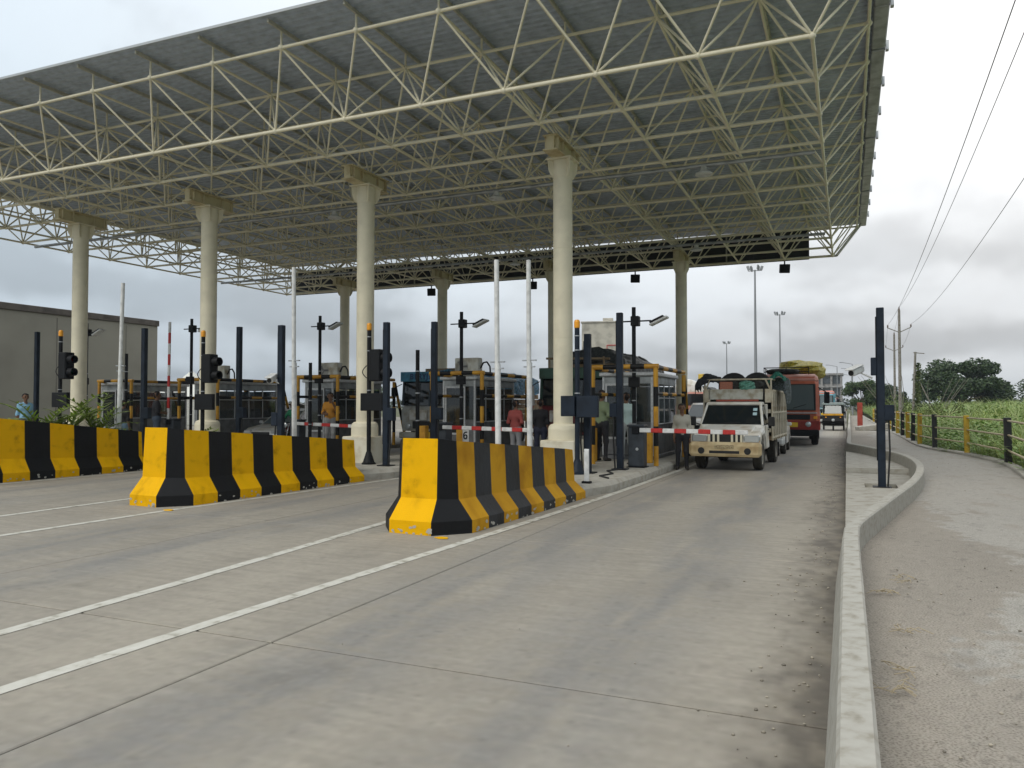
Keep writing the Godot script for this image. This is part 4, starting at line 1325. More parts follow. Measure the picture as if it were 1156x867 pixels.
# ---------------------------------------------------------------- vehicles (front faces +z, ground at y 0, front bumper at z 0)
func wheel(parent: Node3D, at: Vector3, r: float, w: float, side: float, tm: Material = null) -> void:
	var b := Basis(Vector3.BACK, -PI / 2 * side)
	var t := MB.new()
	t.lathe([Vector2(r * 0.6, w * 0.42), Vector2(r * 0.9, w * 0.5), Vector2(r * 0.97, w * 0.42), Vector2(r, w * 0.3), Vector2(r, -w * 0.3), Vector2(r * 0.97, -w * 0.42), Vector2(r * 0.9, -w * 0.5), Vector2(r * 0.55, -w * 0.45)], Vector3.ZERO, 28, b)
	# tread blocks
	for i in 28:
		var a := TAU * i / 28.0
		for s in [-1, 1]:
			t.box(b * (Vector3(cos(a), 0, sin(a)) * (r + 0.002) + Vector3(0, s * w * 0.2, 0)), Vector3(0.012, w * 0.2, r * 0.15), b * Basis(Vector3.UP, -a))
	var o := put(t, "wheel", tm if tm else mat("tyredust"), parent, at)
	var m := MB.new()
	m.lathe([Vector2(r * 0.6, w * 0.42), Vector2(r * 0.57, w * 0.3), Vector2(r * 0.3, w * 0.22), Vector2(r * 0.2, w * 0.36), Vector2(0, w * 0.38)], Vector3.ZERO, 20, b)
	m.lathe([Vector2(0, -w * 0.3), Vector2(r * 0.58, -w * 0.3)], Vector3.ZERO, 16, b)
	put(m, "rim", mat("rim"), o)

# a quadrilateral pane of thickness t between four corners
func pane(parent: Node3D, called: String, m: Material, a: Vector3, b: Vector3, c: Vector3, d: Vector3, t := 0.012) -> MeshInstance3D:
	var k := (b - a).cross(c - a).normalized() * t
	var mb := MB.new()
	mb.quad(a + k, b + k, c + k, d + k)
	mb.quad(d, c, b, a)
	for e in [[a, b], [b, c], [c, d], [d, a]]: mb.quad(e[0], e[1], e[1] + k, e[0] + k)
	return put(mb, called, m, parent)

func lump(sz: Vector3, sd: int, rough := 0.25, flat := 0.0) -> MB:
	var f := FastNoiseLite.new()
	f.seed = sd
	f.frequency = 1.3
	var mb := MB.new()
	var pts := []
	var nu := 16
	var nv := 10
	for j in nv + 1:
		var row := []
		for i in nu:
			var th := PI * j / nv
			var ph := TAU * i / nu
			var d := Vector3(sin(th) * cos(ph), cos(th), sin(th) * sin(ph))
			# rounded box rather than ball
			var q := d / pow(pow(absf(d.x), 4.0) + pow(absf(d.y), 4.0) + pow(absf(d.z), 4.0), 0.25)
			q = q.lerp(d, 0.35)
			q *= 1.0 + rough * f.get_noise_3dv(d * 1.6) + rough * 0.4 * f.get_noise_3dv(d * 5.0)
			var p := q * sz * 0.5
			if p.y < 0: p.y *= 1.0 - flat
			row.append(p)
		pts.append(row)
	for j in nv:
		for i in nu:
			var k := (i + 1) % nu
			mb.quad(pts[j][i], pts[j][k], pts[j + 1][k], pts[j + 1][i])
	return mb

# draped cloth: a wavy sheet over a rectangle with hanging hems
func drape(w: float, d: float, hang: float, sd: int, wave := 0.05, crown := 0.15) -> MB:
	var f := FastNoiseLite.new()
	f.seed = sd
	f.frequency = 0.9
	var mb := MB.new()
	var nx := 18
	var nz := int(maxf(12, d * 5.0))
	var g := []
	for j in nz + 1:
		var row := []
		for i in nx + 1:
			var u := -0.14 + 1.28 * i / nx
			var uu := clampf(u, 0.0, 1.0)
			var x := (uu - 0.5) * w
			var y := crown * sin(PI * uu)
			if u < 0.0: y -= -u / 0.14 * hang; x -= 0.04
			if u > 1.0: y -= (u - 1.0) / 0.14 * hang; x += 0.04
			var z := -d * j / nz
			y += wave * f.get_noise_2d(x * 1.4, z * 1.4) * 2.0
			x += wave * 0.7 * f.get_noise_2d(y * 2.0 + 9.0, z * 3.0)
			row.append(Vector3(x, y, z))
		g.append(row)
	for j in nz:
		for i in nx:
			mb.quad(g[j][i], g[j][i + 1], g[j + 1][i + 1], g[j + 1][i])
	for i in nx:
		mb.quad(g[0][i], g[0][i] - Vector3(0, hang * 0.6, 0), g[0][i + 1] - Vector3(0, hang * 0.6, 0), g[0][i + 1])
	return mb

func pickup() -> void:
	var t := thing("pickup_truck", Vector3(-2.74, 0, -19.3), -0.03)
	tag(t, "dusty white pickup truck with tall stake body piled with goods", "pickup truck")
	var wp := mat("truckwhite", Color(0.84, 0.83, 0.79), 0.4, "dusty", 0.5)
	var bm := mat("bumpercream", Color(0.58, 0.47, 0.28), 0.55, "dusty", 0.7)
	var dk := mat("chassis")
	# bonnet and wings
	var h := MB.new()
	h.body([Vector2(-0.12, 0.62), Vector2(-0.12, 0.86), Vector2(-0.2, 0.93), Vector2(-0.95, 1.05), Vector2(-1.0, 1.13), Vector2(-1.95, 1.13), Vector2(-1.95, 0.48), Vector2(-1.3, 0.48), Vector2(-1.22, 0.72), Vector2(-1.02, 0.84), Vector2(-0.75, 0.86), Vector2(-0.5, 0.82), Vector2(-0.34, 0.68), Vector2(-0.3, 0.6)], 0.82, 0.05, 0.95, 0.12)
	put(h, "front_body", wp, t)
	var hb := MB.new()
	hb.body([Vector2(-0.2, 0.9), Vector2(-0.18, 0.955), Vector2(-0.95, 1.1), Vector2(-0.95, 1.0)], 0.6, 0.02)
	put(hb, "bonnet", wp, t)
	# cab: pillars and roof
	var cr := MB.new()
	cr.body([Vector2(-1.34, 1.63), Vector2(-1.42, 1.69), Vector2(-1.95, 1.7), Vector2(-1.95, 1.6), Vector2(-1.4, 1.58)], 0.7, 0.03)
	put(cr, "cab_roof", wp, t)
	for s in [-1, 1]:
		tb(t, "pillar", wp, Vector3(s * 0.765, 1.1, -0.99), Vector3(s * 0.67, 1.64, -1.4), 0.035, 8)
		bx(t, "pillar", wp, Vector3(s * 0.74, 1.36, -1.9), Vector3(0.08, 0.56, 0.1), 0.015)
	pane(t, "windscreen", mat("tint"), Vector3(-0.74, 1.12, -0.99), Vector3(0.74, 1.12, -0.99), Vector3(0.65, 1.6, -1.37), Vector3(-0.65, 1.6, -1.37))
	var ws := t.get_child(t.get_child_count() - 1)
	for k in 2: bx(ws, "sticker", mat("sticker", Color(0.45, 0.62, 0.66), 0.6), Vector3(0.56, 1.5 - 0.11 * k, -1.262 + 0.085 * k), Vector3(0.1, 0.09, 0.004), 0.0, Basis(Vector3.RIGHT, -0.67))
	for s in [-1, 1]:
		pane(t, "side_window", mat("tint"), Vector3(s * 0.79, 1.12, -1.04), Vector3(s * 0.79, 1.12, -1.86), Vector3(s * 0.7, 1.58, -1.86), Vector3(s * 0.7, 1.58, -1.38))
		# wipers
		tb(t, "wiper", dk, Vector3(s * 0.1 - 0.25, 1.13, -0.965), Vector3(s * 0.1 + 0.12, 1.17, -1.0), 0.01, 5)
		var dr := bx(t, "door_line", mat("dark"), Vector3(s * 0.818, 0.8, -1.15), Vector3(0.006, 0.6, 0.012))
		bx(t, "door_handle", dk, Vector3(s * 0.825, 0.98, -1.75), Vector3(0.02, 0.03, 0.14), 0.006)
		var mi := bx(t, "mirror", dk, Vector3(s * 0.98, 1.2, -1.02), Vector3(0.16, 0.24, 0.08), 0.02)
		tb(mi, "mirror_arm", dk, Vector3(-s * 0.06, -0.05, -0.02), Vector3(-s * 0.22, -0.1, -0.06), 0.015, 6)
		# headlamps
		var hl := MB.new()
		hl.body([Vector2(-0.1, 0.72), Vector2(-0.1, 0.86), Vector2(-0.2, 0.89), Vector2(-0.3, 0.88), Vector2(-0.3, 0.74)], 0.19, 0.03)
		put(hl, "headlamp", mat("headlamp", Color(0.5, 0.53, 0.54), 0.12, "", 1.0, 0.4), t, Vector3(s * 0.625, 0, 0.02))
		var ind := bx(t, "indicator", mat("amber"), Vector3(s * 0.79, 0.78, -0.13), Vector3(0.05, 0.11, 0.06), 0.015)
		var fg := MB.new()
		fg.lathe([Vector2(0.08, 0.0), Vector2(0.08, 0.012), Vector2(0.0, 0.014)], Vector3.ZERO, 16, Basis(Vector3.RIGHT, PI / 2))
		put(fg, "fog_lamp", mat("dark"), t, Vector3(s * 0.55, 0.5, 0.078))
	# grille of upright bars
	bx(t, "grille", mat("dark"), Vector3(0, 0.8, -0.11), Vector3(0.84, 0.2, 0.04), 0.01)
	for k in 8:
		if k == 3 or k == 4: continue
		bx(t, "grille_bar", mat("grillecream", Color(0.7, 0.66, 0.52), 0.4), Vector3(-0.385 + 0.11 * k, 0.8, -0.08), Vector3(0.055, 0.19, 0.03), 0.01)
	# bumper
	var bp := MB.new()
	bp.body([Vector2(0.05, 0.36), Vector2(0.08, 0.42), Vector2(0.08, 0.62), Vector2(0.03, 0.71), Vector2(-0.2, 0.71), Vector2(-0.2, 0.36)], 0.86, 0.06)
	put(bp, "bumper", bm, t)
	bx(t, "air_intake", mat("dark"), Vector3(0, 0.47, 0.075), Vector3(0.72, 0.07, 0.02), 0.006)
	bx(t, "number_plate", mat("plateworn", Color(0.42, 0.36, 0.22), 0.6, "rust", 2.0), Vector3(0, 0.6, 0.088), Vector3(0.46, 0.09, 0.012), 0.003)
	bx(t, "chassis", dk, Vector3(0, 0.5, -2.7), Vector3(0.8, 0.16, 4.8))
	bx(t, "axle", dk, Vector3(0, 0.34, -0.76), Vector3(1.3, 0.1, 0.12))
	bx(t, "axle", dk, Vector3(0, 0.36, -3.75), Vector3(1.3, 0.12, 0.14))
	for s in [-1, 1]:
		wheel(t, Vector3(s * 0.7, 0.35, -0.76), 0.35, 0.22, s)
		wheel(t, Vector3(s * 0.68, 0.35, -3.75), 0.35, 0.24, s)
	bx(t, "mud_flap", mat("rubber"), Vector3(0.68, 0.35, -4.25), Vector3(0.26, 0.4, 0.012))
	# load bed with stake sides
	var sm := mat("stakes", Color(0.6, 0.55, 0.44), 0.65, "dusty", 1.2)
	var pl := mat("stakeplank", Color(0.13, 0.105, 0.075), 0.8, "dusty", 0.9)
	var z0 := -2.0
	var z1 := -5.5
	bx(t, "bed_floor", mat("wood"), Vector3(0, 0.74, (z0 + z1) / 2), Vector3(1.74, 0.1, z0 - z1), 0.01)
	for s in [-1, 1]:
		var x: float = s * 0.88
		for k in 9:
			bx(t, "stake", sm, Vector3(x + s * 0.006, 1.34, lerpf(z0 - 0.05, z1 + 0.05, k / 8.0)), Vector3(0.04, 1.32, 0.11), 0.006)
		for k in 8:
			bx(t, "side_plank", pl, Vector3(x - s * 0.012, 1.3, lerpf(z0 - 0.05, z1 + 0.05, (k + 0.5) / 8.0)), Vector3(0.02, 1.22, 0.36), 0.004)
		for y in [0.76, 1.42, 2.0]:
			bx(t, "side_rail", sm, Vector3(x + s * 0.022, y, (z0 + z1) / 2), Vector3(0.014, 0.05, z0 - z1), 0.003)
		tb(t, "top_bar", sm, Vector3(s * 0.86, 2.3, z0), Vector3(s * 0.86, 2.3, z1), 0.025, 6)
		tb(t, "frame_strut", sm, Vector3(s * 0.86, 1.98, z0), Vector3(s * 0.72, 2.3, z0), 0.025, 6)
		tb(t, "frame_strut", sm, Vector3(s * 0.86, 1.98, z0 - 0.02), Vector3(s * 0.86, 2.3, z0 - 0.02), 0.025, 6)
	tb(t, "top_bar", sm, Vector3(-0.86, 2.3, z0), Vector3(0.86, 2.3, z0), 0.025, 6)
	tb(t, "top_bar", sm, Vector3(-0.86, 2.3, z1), Vector3(0.86, 2.3, z1), 0.025, 6)
	# headboard over the cab
	bx(t, "headboard", mat("headboard", Color(0.52, 0.52, 0.47), 0.6, "dusty", 1.2), Vector3(-0.05, 1.9, z0 + 0.02), Vector3(1.42, 0.28, 0.03), 0.008)
	for s in [-1, 1]: bx(t, "headboard_slat", sm, Vector3(s * 0.79, 1.86, z0 + 0.02), Vector3(0.16, 0.36, 0.03), 0.006)
	for k in 3: bx(t, "headboard_slat", sm, Vector3(0.0, 0.95 + 0.25 * k, z0), Vector3(1.7, 0.1, 0.03), 0.006)
	bx(t, "painted_strip", mat("stripred", Color(0.4, 0.08, 0.05), 0.6, "rust", 2.0), Vector3(0.0, 1.735, z0 + 0.04), Vector3(1.1, 0.05, 0.02))
	# what it carries
	var lm := mat("loaddark", Color(0.02, 0.022, 0.026), 0.85, "fine", 1.0, 0.0, "cloth", 0.7)
	var ld := lump(Vector3(1.66, 1.7, 3.3), 3, 0.12)
	tag(put(ld, "load_heap", mat("loadgrey", Color(0.05, 0.05, 0.05), 0.9, "mottle", 1.2, 0.0, "cloth", 0.6), self, Vector3(-2.58, 1.52, -22.95), -0.03), "dark covered heap of goods inside the pickup's stake body", "cargo")
	for k in 2:
		var ty := MB.new()
		ty.lathe([Vector2(0.2, 0.08), Vector2(0.34, 0.1), Vector2(0.38, 0.05), Vector2(0.38, -0.05), Vector2(0.34, -0.1), Vector2(0.2, -0.08), Vector2(0.2, 0.08)], Vector3.ZERO, 22, Basis(Vector3.RIGHT, 1.15))
		tag(put(ty, "spare_tyre", mat("rubber"), self, Vector3(-2.84 + 0.62 * k, 2.14, -21.75)), ["left black tyre on top of the pickup's load", "right black tyre on top of the pickup's load"][k], "tyre", "tyres on the pickup load")
	tag(put(drape(0.55, 0.9, 0.3, 4, 0.12, 0.1), "dark_cloth", lm, self, Vector3(-3.45, 2.3, -21.3), 0.035), "black tarpaulin bunched on the left front corner of the pickup's rack", "cloth")
	tag(put(drape(0.36, 1.1, 0.55, 8, 0.12, 0.06), "grey_cloth", mat("clothgrey", Color(0.13, 0.15, 0.19), 0.9, "mottle", 1.5, 0.0, "cloth", 0.7), self, Vector3(-1.7, 2.3, -22.1), -0.05), "grey blue cloth hanging over the right top bar of the pickup", "cloth")
	tag(put(drape(0.3, 0.5, 0.12, 9, 0.1, 0.06), "green_cloth", mat("clothteal", Color(0.02, 0.2, 0.17), 0.85, "mottle", 1.5), self, Vector3(-1.72, 2.36, -21.6), -0.05), "small teal green cloth on the right front corner of the pickup's rack", "cloth")
	var bx1 := MB.new()
	bx1.cbox(Vector3.ZERO, Vector3(0.34, 0.22, 0.3), 0.015)
	tag(put(bx1, "carton", mat("carton", Color(0.42, 0.16, 0.1), 0.8, "fine", 1.5), self, Vector3(-3.0, 2.13, -21.45), 0.2), "reddish carton behind the pickup's headboard", "box")
	tag(put(lump(Vector3(0.42, 0.26, 0.4), 6, 0.3), "plastic_bag", mat("bagteal", Color(0.16, 0.42, 0.4), 0.5, "mottle", 3.0, 0.0, "cloth", 0.8), self, Vector3(-2.45, 2.13, -21.42), 0.2), "pale teal plastic bag behind the pickup's headboard", "bag")

func bus(at: Vector3, turn: float, called: String, label: String, main: Material, low: Material, roofm: Material, rack: bool) -> void:
	var t := thing(called, at, turn)
	tag(t, label, "bus", "buses queuing behind the pickup")
	var W := 1.25
	var L := 9.5
	var b := MB.new()
	b.body([Vector2(0.0, 0.62), Vector2(0.04, 1.2), Vector2(-0.02, 1.35), Vector2(-0.24, 2.48), Vector2(-0.4, 2.72), Vector2(-0.8, 2.8), Vector2(-L, 2.8), Vector2(-L, 0.6)], W, 0.14, 1.3, 0.03)
	put(b, "body", main, t)
	var lo := MB.new()
	lo.body([Vector2(0.05, 0.62), Vector2(0.07, 0.95), Vector2(0.05, 1.0), Vector2(-L - 0.01, 1.0), Vector2(-L - 0.01, 0.62)], W + 0.012, 0.05)
	put(lo, "skirt", low, t)
	var rf := MB.new()
	rf.body([Vector2(-0.28, 2.5), Vector2(-0.3, 2.62), Vector2(-0.5, 2.78), Vector2(-0.9, 2.86), Vector2(-L + 0.1, 2.86), Vector2(-L + 0.1, 2.62)], W - 0.06, 0.12)
	put(rf, "roof", roofm, t)
	# split windscreen in a rubber frame
	bx(t, "windscreen_frame", mat("rubber"), Vector3(0, 1.92, -0.11), Vector3(2.2, 1.06, 0.03), 0.01, Basis(Vector3.RIGHT, -0.19))
	for s in [-1, 1]:
		pane(t, "windscreen", mat("screen"), Vector3(s * 0.54 - 0.5, 1.43, 0.005), Vector3(s * 0.54 + 0.5, 1.43, 0.005), Vector3(s * 0.53 + 0.48, 2.4, -0.185), Vector3(s * 0.53 - 0.48, 2.4, -0.185))
		bx(t, "wiper", mat("rubber"), Vector3(s * 0.5, 1.56, 0.01), Vector3(0.5, 0.02, 0.02), 0.0, Basis(Vector3.BACK, 0.3))
		# lamps
		for q in [[0.82, 0.86], [0.62, 0.86]]:
			var hl := MB.new()
			hl.lathe([Vector2(0.105, 0), Vector2(0.105, 0.03), Vector2(0.08, 0.05), Vector2(0, 0.07)], Vector3.ZERO, 18, Basis(Vector3.RIGHT, PI / 2))
			if q[0] > 0.7 or s < 0: put(hl, "headlamp", mat("headlamp"), t, Vector3(s * q[0], q[1], 0.06))
		bx(t, "indicator", mat("amber"), Vector3(s * 1.08, 1.12, 0.04), Vector3(0.14, 0.1, 0.05), 0.01)
		var mi := bx(t, "mirror", mat("postblack"), Vector3(s * 1.5, 1.9, 0.12), Vector3(0.2, 0.44, 0.08), 0.02)
		tb(mi, "mirror_arm", mat("postblack"), Vector3(0, 0.2, 0), Vector3(-s * 0.3, 0.4, -0.1), 0.02, 6)
		wheel(t, Vector3(s * 1.05, 0.5, -1.5), 0.5, 0.28, s, mat("rubber"))
		wheel(t, Vector3(s * 1.02, 0.5, -6.6), 0.5, 0.45, s, mat("rubber"))
		for k in 7:
			bx(t, "side_window", mat("tint"), Vector3(s * (W - 0.025), 1.95, -1.5 - 1.1 * k), Vector3(0.03, 0.72, 1.0), 0.004)
	bx(t, "windscreen_bar", mat("rubber"), Vector3(0, 1.92, -0.09), Vector3(0.06, 1.04, 0.03), 0.006, Basis(Vector3.RIGHT, -0.19))
	# dark grille band of two halves
	for s in [-1, 1]:
		var g := bx(t, "grille", mat("dark"), Vector3(s * 0.46, 1.14, 0.045), Vector3(0.86, 0.2, 0.04), 0.01)
		for k in 4: bx(g, "slat", mat("postblack"), Vector3(0, -0.07 + 0.047 * k, 0.022), Vector3(0.84, 0.014, 0.012))
	bx(t, "trim_strip", mat("alu"), Vector3(0, 1.3, 0.03), Vector3(2.3, 0.035, 0.03), 0.006)
	bx(t, "number_plate", mat("plate"), Vector3(0.28, 0.84, 0.08), Vector3(0.32, 0.18, 0.015), 0.004)
	bx(t, "bumper", mat("postblack"), Vector3(0, 0.52, 0.05), Vector3(2.44, 0.26, 0.2), 0.05)
	bx(t, "underframe", mat("chassis"), Vector3(0, 0.5, -4.8), Vector3(1.5, 0.24, 9.0))
	if rack:
		var r := mat("postblack")
		for s in [-1, 1]:
			tb(t, "rack_rail", r, Vector3(s * 0.85, 3.12, -0.7), Vector3(s * 0.85, 3.12, -8.5), 0.02, 6)
			for k in 8: tb(t, "rack_post", r, Vector3(s * 0.85, 2.84, -0.7 - 1.1 * k), Vector3(s * 0.85, 3.12, -0.7 - 1.1 * k), 0.016, 6)
		for y in [2.95, 3.12]: tb(t, "rack_rail", r, Vector3(-0.85, y, -0.7), Vector3(0.85, y, -0.7), 0.02, 6)
		tb(t, "rack_post", r, Vector3(0, 2.84, -0.7), Vector3(0, 3.12, -0.7), 0.016, 6)

func rickshaw() -> void:
	var t := thing("auto_rickshaw", Vector3(-0.78, 0, -52.2), 0.0)
	tag(t, "black auto rickshaw with yellow band and pale hood coming up the lane", "auto rickshaw")
	var bk := mat("rickblack", Color(0.008, 0.008, 0.009), 0.5, "fine", 1.0)
	bk.metallic_specular = 0.25
	var b := MB.new()
	b.body([Vector2(-0.1, 0.3), Vector2(0.02, 0.6), Vector2(-0.12, 1.02), Vector2(-0.4, 1.05), Vector2(-0.55, 0.45), Vector2(-1.2, 0.42), Vector2(-1.3, 0.95), Vector2(-2.5, 0.95), Vector2(-2.6, 0.35), Vector2(-1.2, 0.28)], 0.64, 0.06, 0.7, 0.1)
	put(b, "body", bk, t)
	var cn := MB.new()
	cn.body([Vector2(-0.32, 1.62), Vector2(-0.42, 1.72), Vector2(-1.2, 1.78), Vector2(-2.4, 1.72), Vector2(-2.6, 1.5), Vector2(-2.62, 0.95), Vector2(-2.35, 0.95), Vector2(-2.3, 1.58), Vector2(-0.5, 1.6)], 0.66, 0.06)
	put(cn, "hood", mat("hood", Color(0.16, 0.2, 0.2), 0.75, "dusty", 1.0), t)
	pane(t, "windscreen", mat("screen"), Vector3(-0.5, 1.07, -0.14), Vector3(0.5, 1.07, -0.14), Vector3(0.46, 1.56, -0.36), Vector3(-0.46, 1.56, -0.36))
	bx(t, "yellow_band", mat("pipeyellow"), Vector3(0, 1.0, -0.09), Vector3(1.16, 0.12, 0.06), 0.02)
	for s in [-1, 1]:
		tb(t, "pillar", bk, Vector3(s * 0.54, 1.0, -0.13), Vector3(s * 0.5, 1.62, -0.38), 0.025, 6)
		tb(t, "pillar", bk, Vector3(s * 0.6, 0.95, -1.35), Vector3(s * 0.58, 1.62, -1.3), 0.025, 6)
		wheel(t, Vector3(s * 0.6, 0.21, -2.1), 0.21, 0.1, s, mat("rubber"))
		bx(t, "mirror", bk, Vector3(s * 0.68, 1.15, -0.1), Vector3(0.1, 0.12, 0.03), 0.01)
		bx(t, "indicator", mat("amber"), Vector3(s * 0.42, 0.84, -0.04), Vector3(0.08, 0.06, 0.04), 0.01)
	wheel(t, Vector3(0, 0.21, -0.12), 0.21, 0.1, 1.0, mat("rubber"))
	var mg := MB.new()
	mg.body([Vector2(0.1, 0.36), Vector2(0.1, 0.44), Vector2(-0.15, 0.5), Vector2(-0.34, 0.42), Vector2(-0.34, 0.36)], 0.1, 0.03)
	put(mg, "mudguard", bk, t)
	var hl := MB.new()
	hl.lathe([Vector2(0.09, 0), Vector2(0.09, 0.05), Vector2(0.06, 0.08), Vector2(0, 0.09)], Vector3.ZERO, 16, Basis(Vector3.RIGHT, PI / 2))
	put(hl, "headlamp", mat("headlamp"), t, Vector3(0, 0.66, -0.03))
	bx(t, "seat", mat("seatbrown", Color(0.08, 0.05, 0.03), 0.8), Vector3(0, 0.62, -1.75), Vector3(1.1, 0.2, 0.5), 0.04)

func car(at: Vector3, turn: float, label: String, paint: Material, suv := false, grp := "") -> void:
	var t := thing("parked_suv" if suv else "queued_car", at, turn)
	tag(t, label, "car", grp)
	var k := 1.16 if suv else 1.0
	var b := MB.new()
	b.body([Vector2(0.0, 0.3), Vector2(0.03, 0.5), Vector2(-0.04, 0.68 * k), Vector2(-0.25, 0.8 * k), Vector2(-1.0, 0.92 * k), Vector2(-3.6, 0.95 * k), Vector2(-3.95, 0.85 * k), Vector2(-4.0, 0.4), Vector2(-3.6, 0.26), Vector2(-3.55, 0.45), Vector2(-3.3, 0.66), Vector2(-3.0, 0.66), Vector2(-2.75, 0.45), Vector2(-2.7, 0.26), Vector2(-1.15, 0.26), Vector2(-1.1, 0.45), Vector2(-0.85, 0.66), Vector2(-0.55, 0.66), Vector2(-0.32, 0.45), Vector2(-0.28, 0.28)], 0.84, 0.07, 0.75, 0.16)
	put(b, "body", paint, t)
	var r := MB.new()
	r.body([Vector2(-1.62, 1.4 * k), Vector2(-1.8, 1.47 * k), Vector2(-2.9, 1.47 * k), Vector2(-3.3, 1.4 * k), Vector2(-3.25, 1.36 * k), Vector2(-1.7, 1.36 * k)], 0.6, 0.03)
	put(r, "roof", paint, t)
	pane(t, "windscreen", mat("screen"), Vector3(-0.72, 0.93 * k, -0.98), Vector3(0.72, 0.93 * k, -0.98), Vector3(0.56, 1.39 * k, -1.64), Vector3(-0.56, 1.39 * k, -1.64))
	pane(t, "rear_window", mat("tint"), Vector3(0.72, 0.95 * k, -3.7), Vector3(-0.72, 0.95 * k, -3.7), Vector3(-0.56, 1.39 * k, -3.28), Vector3(0.56, 1.39 * k, -3.28))
	for s in [-1, 1]:
		pane(t, "side_window", mat("tint"), Vector3(s * 0.77, 0.94 * k, -1.05), Vector3(s * 0.77, 0.95 * k, -2.2), Vector3(s * 0.6, 1.38 * k, -2.2), Vector3(s * 0.6, 1.38 * k, -1.66))
		pane(t, "side_window", mat("tint"), Vector3(s * 0.77, 0.95 * k, -2.28), Vector3(s * 0.77, 0.95 * k, -3.55), Vector3(s * 0.6, 1.38 * k, -3.2), Vector3(s * 0.6, 1.38 * k, -2.28))
		tb(t, "pillar", paint, Vector3(s * 0.755, 0.9 * k, -0.96), Vector3(s * 0.585, 1.41 * k, -1.66), 0.03, 6)
		tb(t, "pillar", paint, Vector3(s * 0.775, 0.9 * k, -2.24), Vector3(s * 0.61, 1.41 * k, -2.24), 0.03, 6)
		tb(t, "pillar", paint, Vector3(s * 0.765, 0.92 * k, -3.62), Vector3(s * 0.59, 1.41 * k, -3.24), 0.035, 6)
		wheel(t, Vector3(s * 0.75, 0.3, -0.72), 0.3, 0.18, s)
		wheel(t, Vector3(s * 0.75, 0.3, -3.14), 0.3, 0.18, s)
		bx(t, "mirror", paint, Vector3(s * 0.92, 0.98 * k, -1.1), Vector3(0.18, 0.12, 0.1), 0.03)
		bx(t, "headlamp", mat("headlamp"), Vector3(s * 0.6, 0.66 * k, -0.05), Vector3(0.32, 0.13, 0.12), 0.03)
	bx(t, "grille", mat("dark"), Vector3(0, 0.58 * k, 0.0), Vector3(0.8, 0.16, 0.06), 0.02)
	bx(t, "bumper", mat("postblack") if suv else paint, Vector3(0, 0.42, 0.02), Vector3(1.6, 0.22, 0.14), 0.05)
	bx(t, "number_plate", mat("plate") if suv else mat("white"), Vector3(0, 0.46, 0.1), Vector3(0.46, 0.11, 0.012), 0.003)

